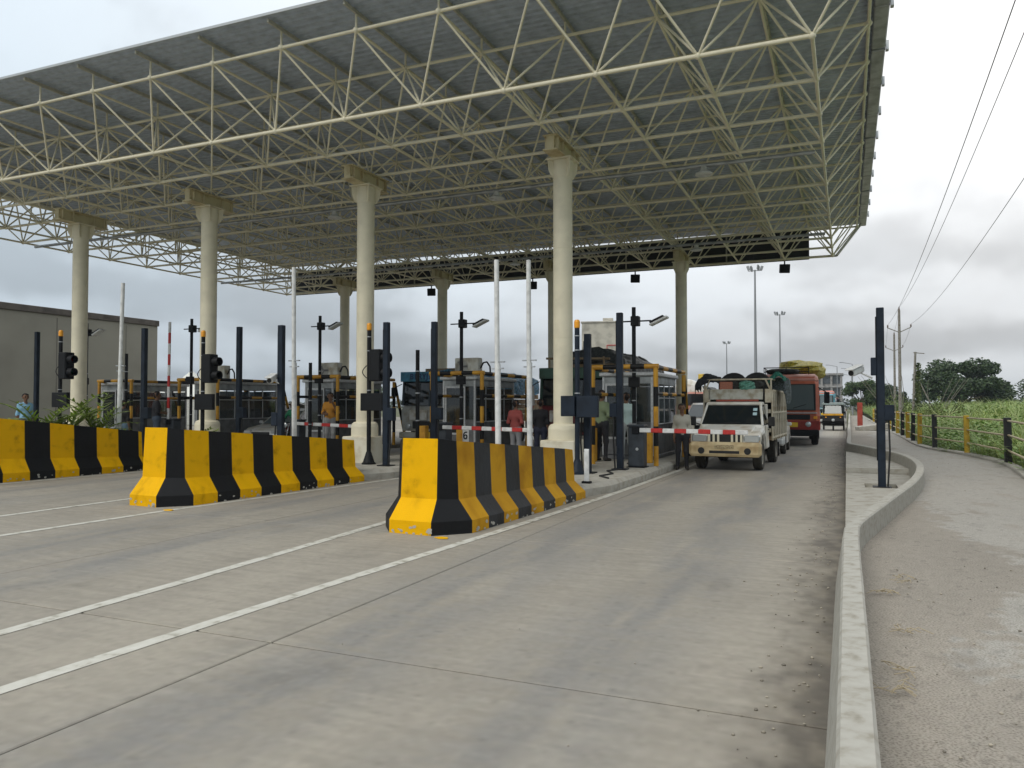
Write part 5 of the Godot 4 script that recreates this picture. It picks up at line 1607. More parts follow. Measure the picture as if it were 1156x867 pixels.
func lorry(at: Vector3, turn: float, label: String, cabm: Material, visor: Material, lowm: Material, cargo: String) -> Node3D:
	var t := thing("cargo_lorry", at, turn)
	tag(t, label, "truck", "lorries waiting in the lanes")
	var W := 1.15
	var b := MB.new()
	b.body([Vector2(0.0, 0.7), Vector2(0.05, 1.45), Vector2(-0.1, 1.62), Vector2(-1.6, 1.62), Vector2(-1.6, 0.7)], W, 0.07)
	put(b, "cab", lowm, t)
	var r := MB.new()
	r.body([Vector2(0.1, 2.5), Vector2(0.06, 2.62), Vector2(-0.3, 2.74), Vector2(-1.6, 2.74), Vector2(-1.6, 2.44), Vector2(-0.2, 2.44)], W, 0.08)
	put(r, "cab_roof", cabm, t)
	for s in [-1, 1]:
		bx(t, "pillar", cabm, Vector3(s * (W - 0.05), 2.04, -0.1), Vector3(0.09, 0.9, 0.1), 0.02, Basis(Vector3.RIGHT, -0.1))
		bx(t, "pillar", cabm, Vector3(s * (W - 0.05), 2.04, -1.0), Vector3(0.08, 0.9, 0.08), 0.02)
		pane(t, "side_window", mat("tint"), Vector3(s * (W - 0.03), 1.62, -0.16), Vector3(s * (W - 0.03), 1.62, -0.96), Vector3(s * (W - 0.03), 2.45, -0.96), Vector3(s * (W - 0.03), 2.45, -0.2))
		wheel(t, Vector3(s * 0.98, 0.48, -1.0), 0.48, 0.26, s, mat("rubber"))
		wheel(t, Vector3(s * 0.95, 0.48, -5.4), 0.48, 0.46, s, mat("rubber"))
		var mi := bx(t, "mirror", mat("postblack"), Vector3(s * 1.4, 2.05, 0.1), Vector3(0.18, 0.36, 0.06), 0.02)
		tb(mi, "mirror_arm", mat("postblack"), Vector3(0, 0.15, 0), Vector3(-s * 0.28, 0.3, -0.1), 0.016, 6)
		var hl := MB.new()
		hl.lathe([Vector2(0.11, 0), Vector2(0.11, 0.03), Vector2(0.07, 0.05), Vector2(0, 0.06)], Vector3.ZERO, 16, Basis(Vector3.RIGHT, PI / 2))
		put(hl, "headlamp", mat("headlamp"), t, Vector3(s * 0.84, 0.86, 0.04))
		pane(t, "windscreen", mat("tint"), Vector3(s * 0.52 - 0.5, 1.6, 0.0), Vector3(s * 0.52 + 0.5, 1.6, 0.0), Vector3(s * 0.52 + 0.5, 2.46, -0.08), Vector3(s * 0.52 - 0.5, 2.46, -0.08))
		bx(t, "grille_panel", mat("grillewhite", Color(0.55, 0.56, 0.55), 0.5, "dusty", 1.0), Vector3(s * 0.42, 1.26, 0.06), Vector3(0.7, 0.36, 0.04), 0.015)
	bx(t, "windscreen_bar", cabm, Vector3(0, 2.03, -0.02), Vector3(0.06, 0.9, 0.05), 0.01, Basis(Vector3.RIGHT, -0.1))
	bx(t, "grille", mat("dark"), Vector3(0, 0.92, 0.05), Vector3(1.3, 0.26, 0.06), 0.02)
	bx(t, "bumper", mat("bumpergrey", Color(0.4, 0.4, 0.37), 0.5, "dusty", 1.0), Vector3(0, 0.56, 0.08), Vector3(2.3, 0.22, 0.16), 0.03)
	bx(t, "number_plate", mat("plate"), Vector3(0, 0.58, 0.17), Vector3(0.42, 0.2, 0.012), 0.003)
	bx(t, "chassis", mat("chassis"), Vector3(0, 0.7, -3.9), Vector3(0.9, 0.24, 7.0))
	var v := bx(t, "visor_board", visor, Vector3(0, 2.6, 0.14), Vector3(2.16, 0.34, 0.05), 0.012)
	# plank body and load
	for s in [-1, 1]:
		for k in 6: bx(t, "body_plank", mat("wood"), Vector3(s * 1.17, 1.15 + 0.2 * k, -4.5), Vector3(0.04, 0.18, 5.6), 0.006)
	for k in 5: bx(t, "front_plank", mat("wood"), Vector3(0, 1.2 + 0.4 * k, -1.72), Vector3(2.3, 0.34, 0.04), 0.006)
	bx(t, "bed_floor", mat("wood"), Vector3(0, 1.0, -4.5), Vector3(2.3, 0.1, 5.6))
	var tm: Material = mat("tarpblack", Color(0.03, 0.033, 0.036), 0.5, "mottle", 1.0, 0.0, "cloth", 0.8) if cargo == "black" else mat("tarpblue", Color(0.1, 0.3, 0.62), 0.6, "mottle", 0.8, 0.0, "cloth", 0.8)
	var tp := MB.new()
	tp = drape(2.36, 5.7, 0.55, 14 if cargo == "black" else 17, 0.08, 0.45 if cargo == "black" else 0.3)
	put(tp, "tarpaulin", tm, t, Vector3(0, 3.05 if cargo == "black" else 2.6, -1.62))
	return t

func motorbike(at: Vector3, turn: float, label: String) -> void:
	var t := thing("motorcycle", at, turn)
	tag(t, label, "motorcycle")
	for z in [-0.32, -1.55]:
		var w := MB.new()
		w.lathe([Vector2(0.24, 0.04), Vector2(0.29, 0.05), Vector2(0.31, 0), Vector2(0.29, -0.05), Vector2(0.24, -0.04)], Vector3.ZERO, 24, Basis(Vector3.BACK, PI / 2))
		for i in 6: w.tube(Vector3.ZERO, Vector3(0, cos(TAU * i / 6) * 0.25, sin(TAU * i / 6) * 0.25), 0.012, 5)
		put(w, "wheel", mat("rubber"), t, Vector3(0, 0.31, z))
	var m := mat("bikered", Color(0.12, 0.01, 0.01), 0.3)
	for s in [-1, 1]:
		tb(t, "fork", mat("galv"), Vector3(s * 0.09, 0.31, -0.32), Vector3(s * 0.09, 0.95, -0.58), 0.02, 6)
		tb(t, "handlebar", mat("postblack"), Vector3(0, 0.98, -0.58), Vector3(s * 0.36, 1.06, -0.68), 0.016, 6)
		tb(t, "swing_arm", mat("postblack"), Vector3(s * 0.08, 0.31, -1.55), Vector3(s * 0.08, 0.45, -1.0), 0.025, 6)
		tb(t, "mirror", mat("postblack"), Vector3(s * 0.3, 1.05, -0.66), Vector3(s * 0.4, 1.25, -0.62), 0.02, 6)
	var tank := lump(Vector3(0.3, 0.3, 0.55), 2, 0.03)
	put(tank, "fuel_tank", m, t, Vector3(0, 0.82, -0.85))
	bx(t, "engine", mat("chassis"), Vector3(0, 0.45, -0.9), Vector3(0.26, 0.34, 0.42), 0.05)
	bx(t, "seat", mat("rubber"), Vector3(0, 0.8, -1.35), Vector3(0.26, 0.1, 0.62), 0.04)
	bx(t, "mudguard", m, Vector3(0, 0.64, -0.3), Vector3(0.13, 0.03, 0.4), 0.01)
	var hl := MB.new()
	hl.lathe([Vector2(0.09, 0), Vector2(0.09, 0.06), Vector2(0, 0.09)], Vector3.ZERO, 16, Basis(Vector3.RIGHT, PI / 2))
	put(hl, "headlamp", mat("headlamp"), t, Vector3(0, 0.9, -0.48))

func vehicles() -> void:
	pickup()
	var white := mat("carwhite", Color(0.74, 0.74, 0.72), 0.3, "dusty", 0.6)
	var silver := mat("carsilver", Color(0.55, 0.57, 0.58), 0.28, "dusty", 0.5, 0.25)
	car(Vector3(-2.68, 0, -26.3), 0.02, "white car close behind the pickup truck", white, false)
	bus(Vector3(-2.2, 0, -32.2), 0.035, "state_bus", "red bus with roof rack and yellow covered luggage behind the pickup", mat("busred", Color(0.5, 0.12, 0.06), 0.45, "dusty", 0.3), mat("buslow", Color(0.32, 0.03, 0.022), 0.45, "dusty", 0.4), mat("busroof", Color(0.45, 0.17, 0.12), 0.5, "dusty", 0.4), true)
	tag(put(lump(Vector3(2.0, 1.0, 6.4), 21, 0.22, 0.3), "roof_luggage", mat("tarpyellow", Color(0.6, 0.47, 0.06), 0.6, "mottle", 0.9, 0.0, "cloth", 0.8), self, Vector3(-1.85, 3.08, -37.4)), "yellow covered luggage heaped on the red bus roof", "luggage")
	tag(put(lump(Vector3(1.3, 0.26, 0.9), 31, 0.2), "dark_bundle", mat("loadgrey"), self, Vector3(-2.4, 2.98, -33.5)), "dark bundle in the front of the red bus's roof rack", "luggage")
	rickshaw()
	bus(Vector3(-2.15, 0, -72.0), 0.0, "blue_bus", "sky blue bus with salmon roof far behind the auto rickshaw", mat("busblue", Color(0.12, 0.36, 0.48), 0.45, "dusty", 0.4), mat("busbluelow", Color(0.2, 0.24, 0.26), 0.5, "dusty", 0.4), mat("bussalmon", Color(0.52, 0.18, 0.13), 0.5, "dusty", 0.4), false)
	car(Vector3(-5.75, 0, -33.2), 0.0, "white car with black bumper and yellow plate left of pickup", white, true)
	car(Vector3(-19.0, 0, -21.4), 0.0, "silver car waiting behind the middle striped barrier", silver, false)
	car(Vector3(-23.1, 0, -25.0), 0.0, "white car in the far left lane behind the raised boom", white, true)
	# lorries in the lanes
	var g := lorry(Vector3(-7.75, 0, -22.6), 0.0, "green cabbed lorry under black tarpaulin in lane behind near column", mat("cabgreen", Color(0.02, 0.075, 0.05), 0.45, "dusty", 0.6), mat("cabgreen2", Color(0.03, 0.09, 0.06), 0.5, "dusty", 0.6), mat("cabmaroon", Color(0.14, 0.02, 0.025), 0.5, "dusty", 0.6), "black")
	for k in 5: tb(g, "rack_bar", mat("wood"), Vector3(-0.9 + 0.45 * k, 2.74, -0.3), Vector3(-0.95 + 0.45 * k, 3.12, -0.4), 0.03, 6)
	tb(g, "rack_bar", mat("wood"), Vector3(-1.05, 3.1, -0.4), Vector3(1.05, 3.05, -0.4), 0.04, 6)
	# tassels hung from the lorry mirrors
	for s in [-1, 1]:
		for k in 3: tb(g, "tassel", mat("tassel%d" % k, [Color(0.4, 0.38, 0.36), Color(0.3, 0.02, 0.03), Color(0.35, 0.3, 0.1)][k], 0.9), Vector3(s * (1.26 + 0.04 * k), 2.2, 0.2), Vector3(s * (1.26 + 0.04 * k), 1.6 - 0.1 * k, 0.22), 0.03, 6, 0.05)
	var b := lorry(Vector3(-13.3, 0, -23.4), 0.0, "blue visored lorry with blue tarpaulin in lane behind second column", mat("cabdark", Color(0.03, 0.05, 0.07), 0.5, "dusty", 0.6), mat("visorblue", Color(0.05, 0.22, 0.36), 0.5, "dusty", 0.8), mat("cabwhite", Color(0.4, 0.42, 0.42), 0.5, "dusty", 0.6), "blue")
	var tm := TextMesh.new()
	var sf := SystemFont.new()
	sf.font_names = PackedStringArray(["Droid Sans"])
	sf.font_weight = 700
	tm.font = sf
	tm.text = "BERYJI"
	tm.font_size = 32
	tm.pixel_size = 0.0085
	tm.depth = 0.01
	inst(tm, "lettering", mat("letterblue", Color(0.01, 0.025, 0.1), 0.6), b.get_node("visor_board"), Vector3(-0.28, 0.0, 0.03))
	# tanker behind the back columns
	var tk := thing("tank_lorry", Vector3(-9.2, 0, -50), 0.25)
	tag(tk, "white tank lorry far behind, above the white car left of the pickup", "tanker")
	var c := MB.new()
	c.lathe([Vector2(0, 0), Vector2(0.8, 0.05), Vector2(1.1, 0.25), Vector2(1.15, 0.4), Vector2(1.15, 6.6), Vector2(1.1, 6.75), Vector2(0.8, 6.95), Vector2(0, 7)], Vector3.ZERO, 28, Basis(Vector3.RIGHT, -PI / 2))
	put(c, "tank", white, tk, Vector3(0, 2.2, -2.3))
	for k in 3:
		var rg := MB.new()
		rg.lathe([Vector2(1.15, 0), Vector2(1.18, 0), Vector2(1.18, 0.08), Vector2(1.15, 0.08)], Vector3.ZERO, 28, Basis(Vector3.RIGHT, -PI / 2))
		put(rg, "band", mat("galv"), tk, Vector3(0, 2.2, -3.5 - 2.2 * k))
	bx(tk, "cab", mat("tankcab", Color(0.45, 0.2, 0.16), 0.5, "dusty", 0.6), Vector3(0, 1.5, -0.9), Vector3(2.3, 1.9, 1.8), 0.12)
	bx(tk, "windscreen", mat("tint"), Vector3(0, 1.95, 0.01), Vector3(2.0, 0.75, 0.02), 0.005)
	bx(tk, "chassis", mat("chassis"), Vector3(0, 0.75, -4.6), Vector3(1.0, 0.3, 9.0))
	bx(tk, "bumper", mat("bumpergrey"), Vector3(0, 0.6, 0.05), Vector3(2.3, 0.25, 0.16), 0.03)
	for s in [-1, 1]:
		wheel(tk, Vector3(s * 0.98, 0.48, -1.0), 0.48, 0.26, s, mat("rubber"))
		for z in [-6.6, -7.8]: wheel(tk, Vector3(s * 0.95, 0.48, z), 0.48, 0.46, s, mat("rubber"))
	var wt := lump(Vector3(1.5, 1.1, 1.5), 77, 0.06)
	motorbike(Vector3(-18.05, 0, -21.2), 0.15, "motorcycle under the seated rider in green beside the silver car")
	motorbike(Vector3(0.0 - 0.35, 0, -82), 0.0, "distant motorcycle under its rider near the kerb wall")
	# far traffic
	var fy := lorry(Vector3(-13.5, 0, -78), 0.0, "far lorry with small yellow crate on top, above the white tank", mat("cabgrey", Color(0.4, 0.4, 0.4), 0.5, "dusty", 0.6), mat("cabgrey"), mat("cabgrey"), "black")
	bx(fy, "yellow_crate", mat("cabyellow", Color(0.6, 0.42, 0.05), 0.5, "dusty", 0.6), Vector3(0, 4.35, -3.0), Vector3(1.0, 0.9, 1.4), 0.06)
	car(Vector3(-1.3, 0, -118), 0.0, "distant white car far down the road", white, true)
	lorry(Vector3(-2.3, 0, -140), 0.0, "distant lorry far down the road beyond the blue bus", mat("cabdark"), mat("cabmaroon"), mat("cabmaroon"), "black")
# ---------------------------------------------------------------- people: one continuous skin meshed from a smooth distance field
# bone: [a, b, radius a, radius b, colour number]; colours 0 skin, 1 hair, 2 shirt, 3 trousers, 4 shoes
func field_mesh(out: Dictionary, bones: Array, cell: float, k: float) -> void:
	var lo := Vector3.ONE * 99.0
	var hi := -lo
	for b in bones:
		var r := maxf(b[2], b[3]) + 2.5 * cell
		for p in [b[0], b[1]]:
			lo = lo.min(p - Vector3.ONE * r)
			hi = hi.max(p + Vector3.ONE * r)
	var nx := int((hi.x - lo.x) / cell) + 2
	var ny := int((hi.y - lo.y) / cell) + 2
	var nz := int((hi.z - lo.z) / cell) + 2
	var D := PackedFloat32Array()
	D.resize(nx * ny * nz)
	D.fill(9.0)
	var R := PackedFloat32Array()
	R.resize(nx * ny * nz)
	R.fill(9.0)
	var I := PackedByteArray()
	I.resize(nx * ny * nz)
	for b in bones:
		var a: Vector3 = b[0]
		var ab: Vector3 = b[1] - b[0]
		var l2 := maxf(ab.length_squared(), 1e-8)
		var r0: float = b[2]
		var dr: float = b[3] - b[2]
		var ci: int = b[4]
		var m := maxf(b[2], b[3]) + 2.5 * cell + k * 0.6
		var p0: Vector3 = (a.min(b[1]) - Vector3.ONE * m - lo) / cell
		var p1: Vector3 = (a.max(b[1]) + Vector3.ONE * m - lo) / cell
		for z in range(maxi(0, int(p0.z)), mini(nz, int(p1.z) + 1)):
			for y in range(maxi(0, int(p0.y)), mini(ny, int(p1.y) + 1)):
				var at := (z * ny + y) * nx
				for x in range(maxi(0, int(p0.x)), mini(nx, int(p1.x) + 1)):
					var q := lo + Vector3(x, y, z) * cell - a
					var t := clampf(q.dot(ab) / l2, 0.0, 1.0)
					var d := (q - ab * t).length() - (r0 + dr * t)
					var o := D[at + x]
					if d < R[at + x]:
						R[at + x] = d
						I[at + x] = ci
					var h := maxf(k - absf(o - d), 0.0) / k
					D[at + x] = minf(o, d) - h * h * k * 0.25
	var vid := PackedInt32Array()
	vid.resize(nx * ny * nz)
	vid.fill(-1)
	var V: PackedVector3Array = out.v
	var N: PackedVector3Array = out.n
	var C: PackedByteArray = out.c
	var T: PackedInt32Array = out.t
	var sx := 1
	var sy := nx
	var sz := nx * ny
	for z in nz - 1:
		for y in ny - 1:
			for x in nx - 1:
				var at := (z * ny + y) * nx + x
				var d0 := D[at]
				if d0 > 2.0 * cell or d0 < -2.0 * cell: continue
				var d1 := D[at + sx]
				var d2 := D[at + sy]
				var d3 := D[at + sx + sy]
				var d4 := D[at + sz]
				var d5 := D[at + sx + sz]
				var d6 := D[at + sy + sz]
				var d7 := D[at + sx + sy + sz]
				var neg := int(d0 < 0) + int(d1 < 0) + int(d2 < 0) + int(d3 < 0) + int(d4 < 0) + int(d5 < 0) + int(d6 < 0) + int(d7 < 0)
				if neg == 0 or neg == 8: continue
				var s := Vector3.ZERO
				var n := 0
				var ds := [d0, d1, d2, d3, d4, d5, d6, d7]
				for e in [[0, 1], [2, 3], [4, 5], [6, 7], [0, 2], [1, 3], [4, 6], [5, 7], [0, 4], [1, 5], [2, 6], [3, 7]]:
					var da: float = ds[e[0]]
					var db: float = ds[e[1]]
					if (da < 0) != (db < 0):
						var t := da / (da - db)
						var i: int = e[0]
						var j: int = e[1]
						s += Vector3(lerpf(i & 1, j & 1, t), lerpf((i >> 1) & 1, (j >> 1) & 1, t), lerpf(i >> 2, j >> 2, t))
						n += 1
				vid[at] = V.size()
				V.append(lo + (Vector3(x, y, z) + s / n) * cell)
				N.append(Vector3(d1 + d3 + d5 + d7 - d0 - d2 - d4 - d6, d2 + d3 + d6 + d7 - d0 - d1 - d4 - d5, d4 + d5 + d6 + d7 - d0 - d1 - d2 - d3).normalized())
				C.append(I[at])
	for z in range(1, nz - 1):
		for y in range(1, ny - 1):
			for x in range(1, nx - 1):
				var at := (z * ny + y) * nx + x
				var v0 := vid[at]
				if v0 < 0: continue
				var a := D[at] < 0
				for ax in 3:
					var st: int = [sx, sy, sz][ax]
					var u: int = [sy, sz, sx][ax]
					var w: int = [sz, sx, sy][ax]
					if a == (D[at + st] < 0): continue
					var v1 := vid[at - u]
					var v2 := vid[at - u - w]
					var v3 := vid[at - w]
					if v1 < 0 or v2 < 0 or v3 < 0: continue
					if a: T.append_array([v0, v2, v1, v0, v3, v2])
					else: T.append_array([v0, v1, v2, v0, v2, v3])
	out.v = V; out.n = N; out.c = C; out.t = T

func hand_bones(w: Vector3, dir: Vector3, palm: Vector3, curl: float, side: float) -> Array:
	# wrist, direction of the fingers, direction the palm faces, bend per joint
	var out := []
	var d := dir.normalized()
	var p := (palm - d * palm.dot(d)).normalized()
	var s := d.cross(p) * side
	var pc := w + d * 0.045
	for i in 4:
		var off := (i - 1.5) * 0.021
		var base := w + d * 0.088 + s * off
		out.append([w + d * 0.015 + s * off * 0.5, base, 0.014, 0.012, 0])
		var len: float = [0.034, 0.042, 0.039, 0.03][i]
		var q := base
		var dd := d
		for j in 3:
			dd = (dd * cos(curl) + p * sin(curl)).normalized() if j >= 0 else dd
			dd = (dd - s * dd.dot(s)).normalized()
			var e: Vector3 = q + dd * len * [1.0, 0.72, 0.6][j]
			out.append([q, e, 0.0095 - 0.0008 * j, 0.0088 - 0.0008 * j, 0])
			q = e
	var tb0 := w + d * 0.03 - s * 0.03
	var tb1 := tb0 + (d * 0.6 - s * 0.7 + p * 0.3).normalized() * 0.04
	out.append([tb0, tb1, 0.013, 0.011, 0])
	out.append([tb1, tb1 + (d * 0.85 - s * 0.1 + p * 0.5).normalized() * 0.032, 0.0105, 0.009, 0])
	return out

func figure(pose: String) -> Dictionary:
	if pose_cache.has(pose): return pose_cache[pose]
	var bones := []
	var heads := []
	var hands := []
	var V := func(x: float, y: float, z: float) -> Vector3: return Vector3(x, y, z)
	var hip := 0.92
	var seat := 0.0
	var lean := 0.0
	if pose == "ride": seat = 0.02; hip = 0.88; lean = 0.1
	var pel := Vector3(0, hip, seat)
	var chest := Vector3(0, hip + 0.36, seat + lean)
	var neck := Vector3(0, hip + 0.56, seat + lean * 1.4)
	var head := Vector3(0, hip + 0.71, seat + lean * 1.6 + 0.02)
	# trunk
	bones.append([pel + V.call(-0.07, 0, 0), pel + V.call(0.07, 0, 0), 0.115, 0.115, 3])
	bones.append([pel + V.call(-0.05, 0.1, 0.005), pel + V.call(0.05, 0.1, 0.005), 0.115, 0.115, 2])
	bones.append([pel + V.call(0, 0.05, 0), chest, 0.12, 0.125, 2])
	bones.append([chest + V.call(-0.09, 0.02, 0), chest + V.call(0.09, 0.02, 0), 0.115, 0.115, 2])
	bones.append([neck + V.call(-0.13, -0.07, -0.01), neck + V.call(0.13, -0.07, -0.01), 0.062, 0.062, 2])
	bones.append([neck + V.call(0, -0.06, 0), head + V.call(0, -0.06, 0), 0.056, 0.052, 0])
	# legs
	for s in [-1.0, 1.0]:
		var h := pel + Vector3(s * 0.095, -0.03, 0)
		var kn: Vector3
		var an: Vector3
		var toe: Vector3
		if pose == "ride":
			kn = h + Vector3(s * 0.12, -0.08, 0.42); an = kn + Vector3(0, -0.42, -0.14); toe = an + Vector3(s * 0.02, -0.05, 0.16)
		else:
			var st: float = 0.05 * s if pose == "stride" else 0.0
			kn = Vector3(s * 0.105, 0.5, 0.03 + st); an = Vector3(s * 0.12, 0.09, -0.02 + st * 2.0); toe = an + Vector3(s * 0.03, -0.055, 0.17)
		bones.append([h, kn, 0.092, 0.066, 3])
		bones.append([kn, an, 0.066, 0.05, 3])
		bones.append([an + Vector3(0, -0.035, -0.03), toe, 0.042, 0.034, 4])
		# arms
		var sh := neck + Vector3(s * 0.172, -0.085, -0.01)
		var el: Vector3
		var wr: Vector3
		var dir: Vector3
		var palm := Vector3(-s, 0, 0)
		var curl := 0.28
		if pose == "ride":
			el = sh + Vector3(s * 0.07, -0.2, 0.16); wr = Vector3(s * 0.33, 1.09, 0.5); dir = Vector3(-s * 0.1, -0.1, 1); palm = Vector3(0, -1, 0.1); curl = 0.75
		elif pose == "phone" and s > 0:
			el = sh + Vector3(0.08, -0.25, 0.08); wr = head + Vector3(0.06, -0.14, 0.15); dir = Vector3(-0.25, 1, 0.05); palm = Vector3(-0.4, 0, -1); curl = 0.5
		elif pose == "front" or (pose == "phone" and s < 0):
			el = sh + Vector3(s * 0.06, -0.26, -0.02); wr = el + Vector3(-s * 0.1, -0.05, 0.22); dir = Vector3(-s * 0.4, 0.05, 1); palm = Vector3(-s, 0, 0.2); curl = 0.45
		else:
			el = sh + Vector3(s * 0.03, -0.28, -0.03); wr = el + Vector3(s * 0.01, -0.25, 0.05); dir = Vector3(0, -1, 0.12)
		bones.append([sh, el, 0.056, 0.045, 2])
		bones.append([el, el.lerp(wr, 0.15), 0.044, 0.043, 2])
		bones.append([el.lerp(wr, 0.1), wr, 0.04, 0.028, 0])
		hands.append(hand_bones(wr, dir, palm, curl, s))
	# head: skull, jaw, nose, ears, brow, lips and hair
	heads.append([head + V.call(0, 0.03, -0.02), head + V.call(0, 0.025, 0.015), 0.086, 0.08, 0])
	heads.append([head + V.call(0, -0.03, 0.03), head + V.call(0, -0.075, 0.055), 0.062, 0.035, 0])
	heads.append([head + V.call(0, 0.02, 0.093), head + V.call(0, -0.018, 0.11), 0.01, 0.016, 0])
	heads.append([head + V.call(-0.02, -0.052, 0.085), head + V.call(0.02, -0.052, 0.085), 0.009, 0.009, 5])
	heads.append([head + V.call(0, -0.04, 0), head + V.call(0, -0.12, -0.01), 0.05, 0.052, 0])
	for s in [-1.0, 1.0]:
		heads.append([head + V.call(s * 0.085, 0.015, -0.005), head + V.call(s * 0.083, -0.025, 0.0), 0.016, 0.011, 0])
		heads.append([head + V.call(s * 0.032, 0.014, 0.083), head + V.call(s * 0.034, 0.014, 0.084), 0.011, 0.011, 1])
		heads.append([head + V.call(s * 0.018, 0.036, 0.09), head + V.call(s * 0.05, 0.038, 0.078), 0.007, 0.006, 1])
		heads.append([head + V.call(s * 0.07, 0.03, -0.03), head + V.call(s * 0.06, 0.09, -0.01), 0.034, 0.03, 1])
	heads.append([head + V.call(0, 0.085, -0.03), head + V.call(0, 0.09, 0.035), 0.062, 0.045, 1])
	heads.append([head + V.call(0, 0.02, -0.07), head + V.call(0, -0.04, -0.065), 0.06, 0.035, 1])
	var out := {"v": PackedVector3Array(), "n": PackedVector3Array(), "c": PackedByteArray(), "t": PackedInt32Array()}
	field_mesh(out, bones, 0.018, 0.05)
	field_mesh(out, heads, 0.0085, 0.016)
	for h in hands: field_mesh(out, h, 0.0055, 0.008)
	pose_cache[pose] = out
	return out

func person(at: Vector3, turn: float, pose: String, height: float, shirt: Color, trousers: Color, label: String, skin := Color(0.16, 0.085, 0.05)) -> void:
	var f := figure(pose)
	var pal := [skin, Color(0.008, 0.007, 0.006), shirt, trousers, Color(0.03, 0.025, 0.02), Color(0.13, 0.05, 0.035)]
	var col := PackedColorArray()
	col.resize(f.c.size())
	for i in f.c.size(): col[i] = pal[f.c[i]]
	var a := []
	a.resize(Mesh.ARRAY_MAX)
	a[Mesh.ARRAY_VERTEX] = f.v
	a[Mesh.ARRAY_NORMAL] = f.n
	a[Mesh.ARRAY_COLOR] = col
	a[Mesh.ARRAY_INDEX] = f.t
	var m := ArrayMesh.new()
	m.add_surface_from_arrays(Mesh.PRIMITIVE_TRIANGLES, a)
	var o := inst(m, "person", vcol("body", 0.8), self, at, turn)
	var k := height / 1.73
	o.scale = Vector3(k, k, k)
	tag(o, label, "person")

func people() -> void:
	person(Vector3(-3.78, 0, -19.35), 0.25, "down", 1.62, Color(0.42, 0.4, 0.34), Color(0.015, 0.015, 0.018), "man in pale shirt and black trousers standing left of the pickup")
	person(Vector3(-5.68, 0.2, -18.75), PI - 0.3, "front", 1.76, Color(0.19, 0.24, 0.14), Color(0.015, 0.015, 0.018), "man in green shirt seen from behind near the right booth")
	person(Vector3(-5.15, 0.2, -19.15), PI + 0.5, "down", 1.7, Color(0.45, 0.58, 0.56), Color(0.35, 0.38, 0.38), "person in pale aqua clothes at the right booth's door")
	person(Vector3(-8.5, 0, -19.8), PI - 0.2, "front", 1.73, Color(0.32, 0.07, 0.06), Color(0.3, 0.3, 0.31), "man in red shirt and grey trousers behind the lowered boom")
	person(Vector3(-7.95, 0, -20.3), PI + 0.4, "down", 1.75, Color(0.014, 0.014, 0.016), Color(0.03, 0.032, 0.06), "person in black beside the man in red, before the green lorry")
	person(Vector3(-7.55, 0, -20.9), PI + 0.1, "down", 1.68, Color(0.13, 0.014, 0.025), Color(0.03, 0.03, 0.04), "person in maroon half hidden by the nearest column")
	person(Vector3(-15.25, 0.2, -20.4), 0.5, "phone", 1.78, Color(0.55, 0.25, 0.03), Color(0.34, 0.34, 0.34), "man in orange shirt holding a hand to his face")
	person(Vector3(-18.05 - 0.17, 0.02, -22.35), 0.15, "ride", 1.73, Color(0.02, 0.2, 0.1), Color(0.3, 0.28, 0.24), "motorcycle rider in green shirt beside the silver car")
	person(Vector3(-20.7, 0.2, -18.45), PI - 0.5, "front", 1.82, Color(0.012, 0.013, 0.018), Color(0.05, 0.07, 0.1), "man in dark jacket by the raised boom at left")
	person(Vector3(-22.75, 0, -18.9), PI + 0.3, "down", 1.74, Color(0.012, 0.012, 0.014), Color(0.12, 0.19, 0.26), "person in black top and blue jeans left of the raised boom")
	person(Vector3(-24.0, 0.2, -16.3), 1.3, "stride", 1.75, Color(0.22, 0.42, 0.58), Color(0.08, 0.08, 0.09), "man in light blue shirt at the far left behind the plants")
	person(Vector3(-0.35, 0.02, -83.05), 0.0, "ride", 1.73, Color(0.35, 0.34, 0.33), Color(0.05, 0.05, 0.06), "distant motorcycle rider near the kerb wall")
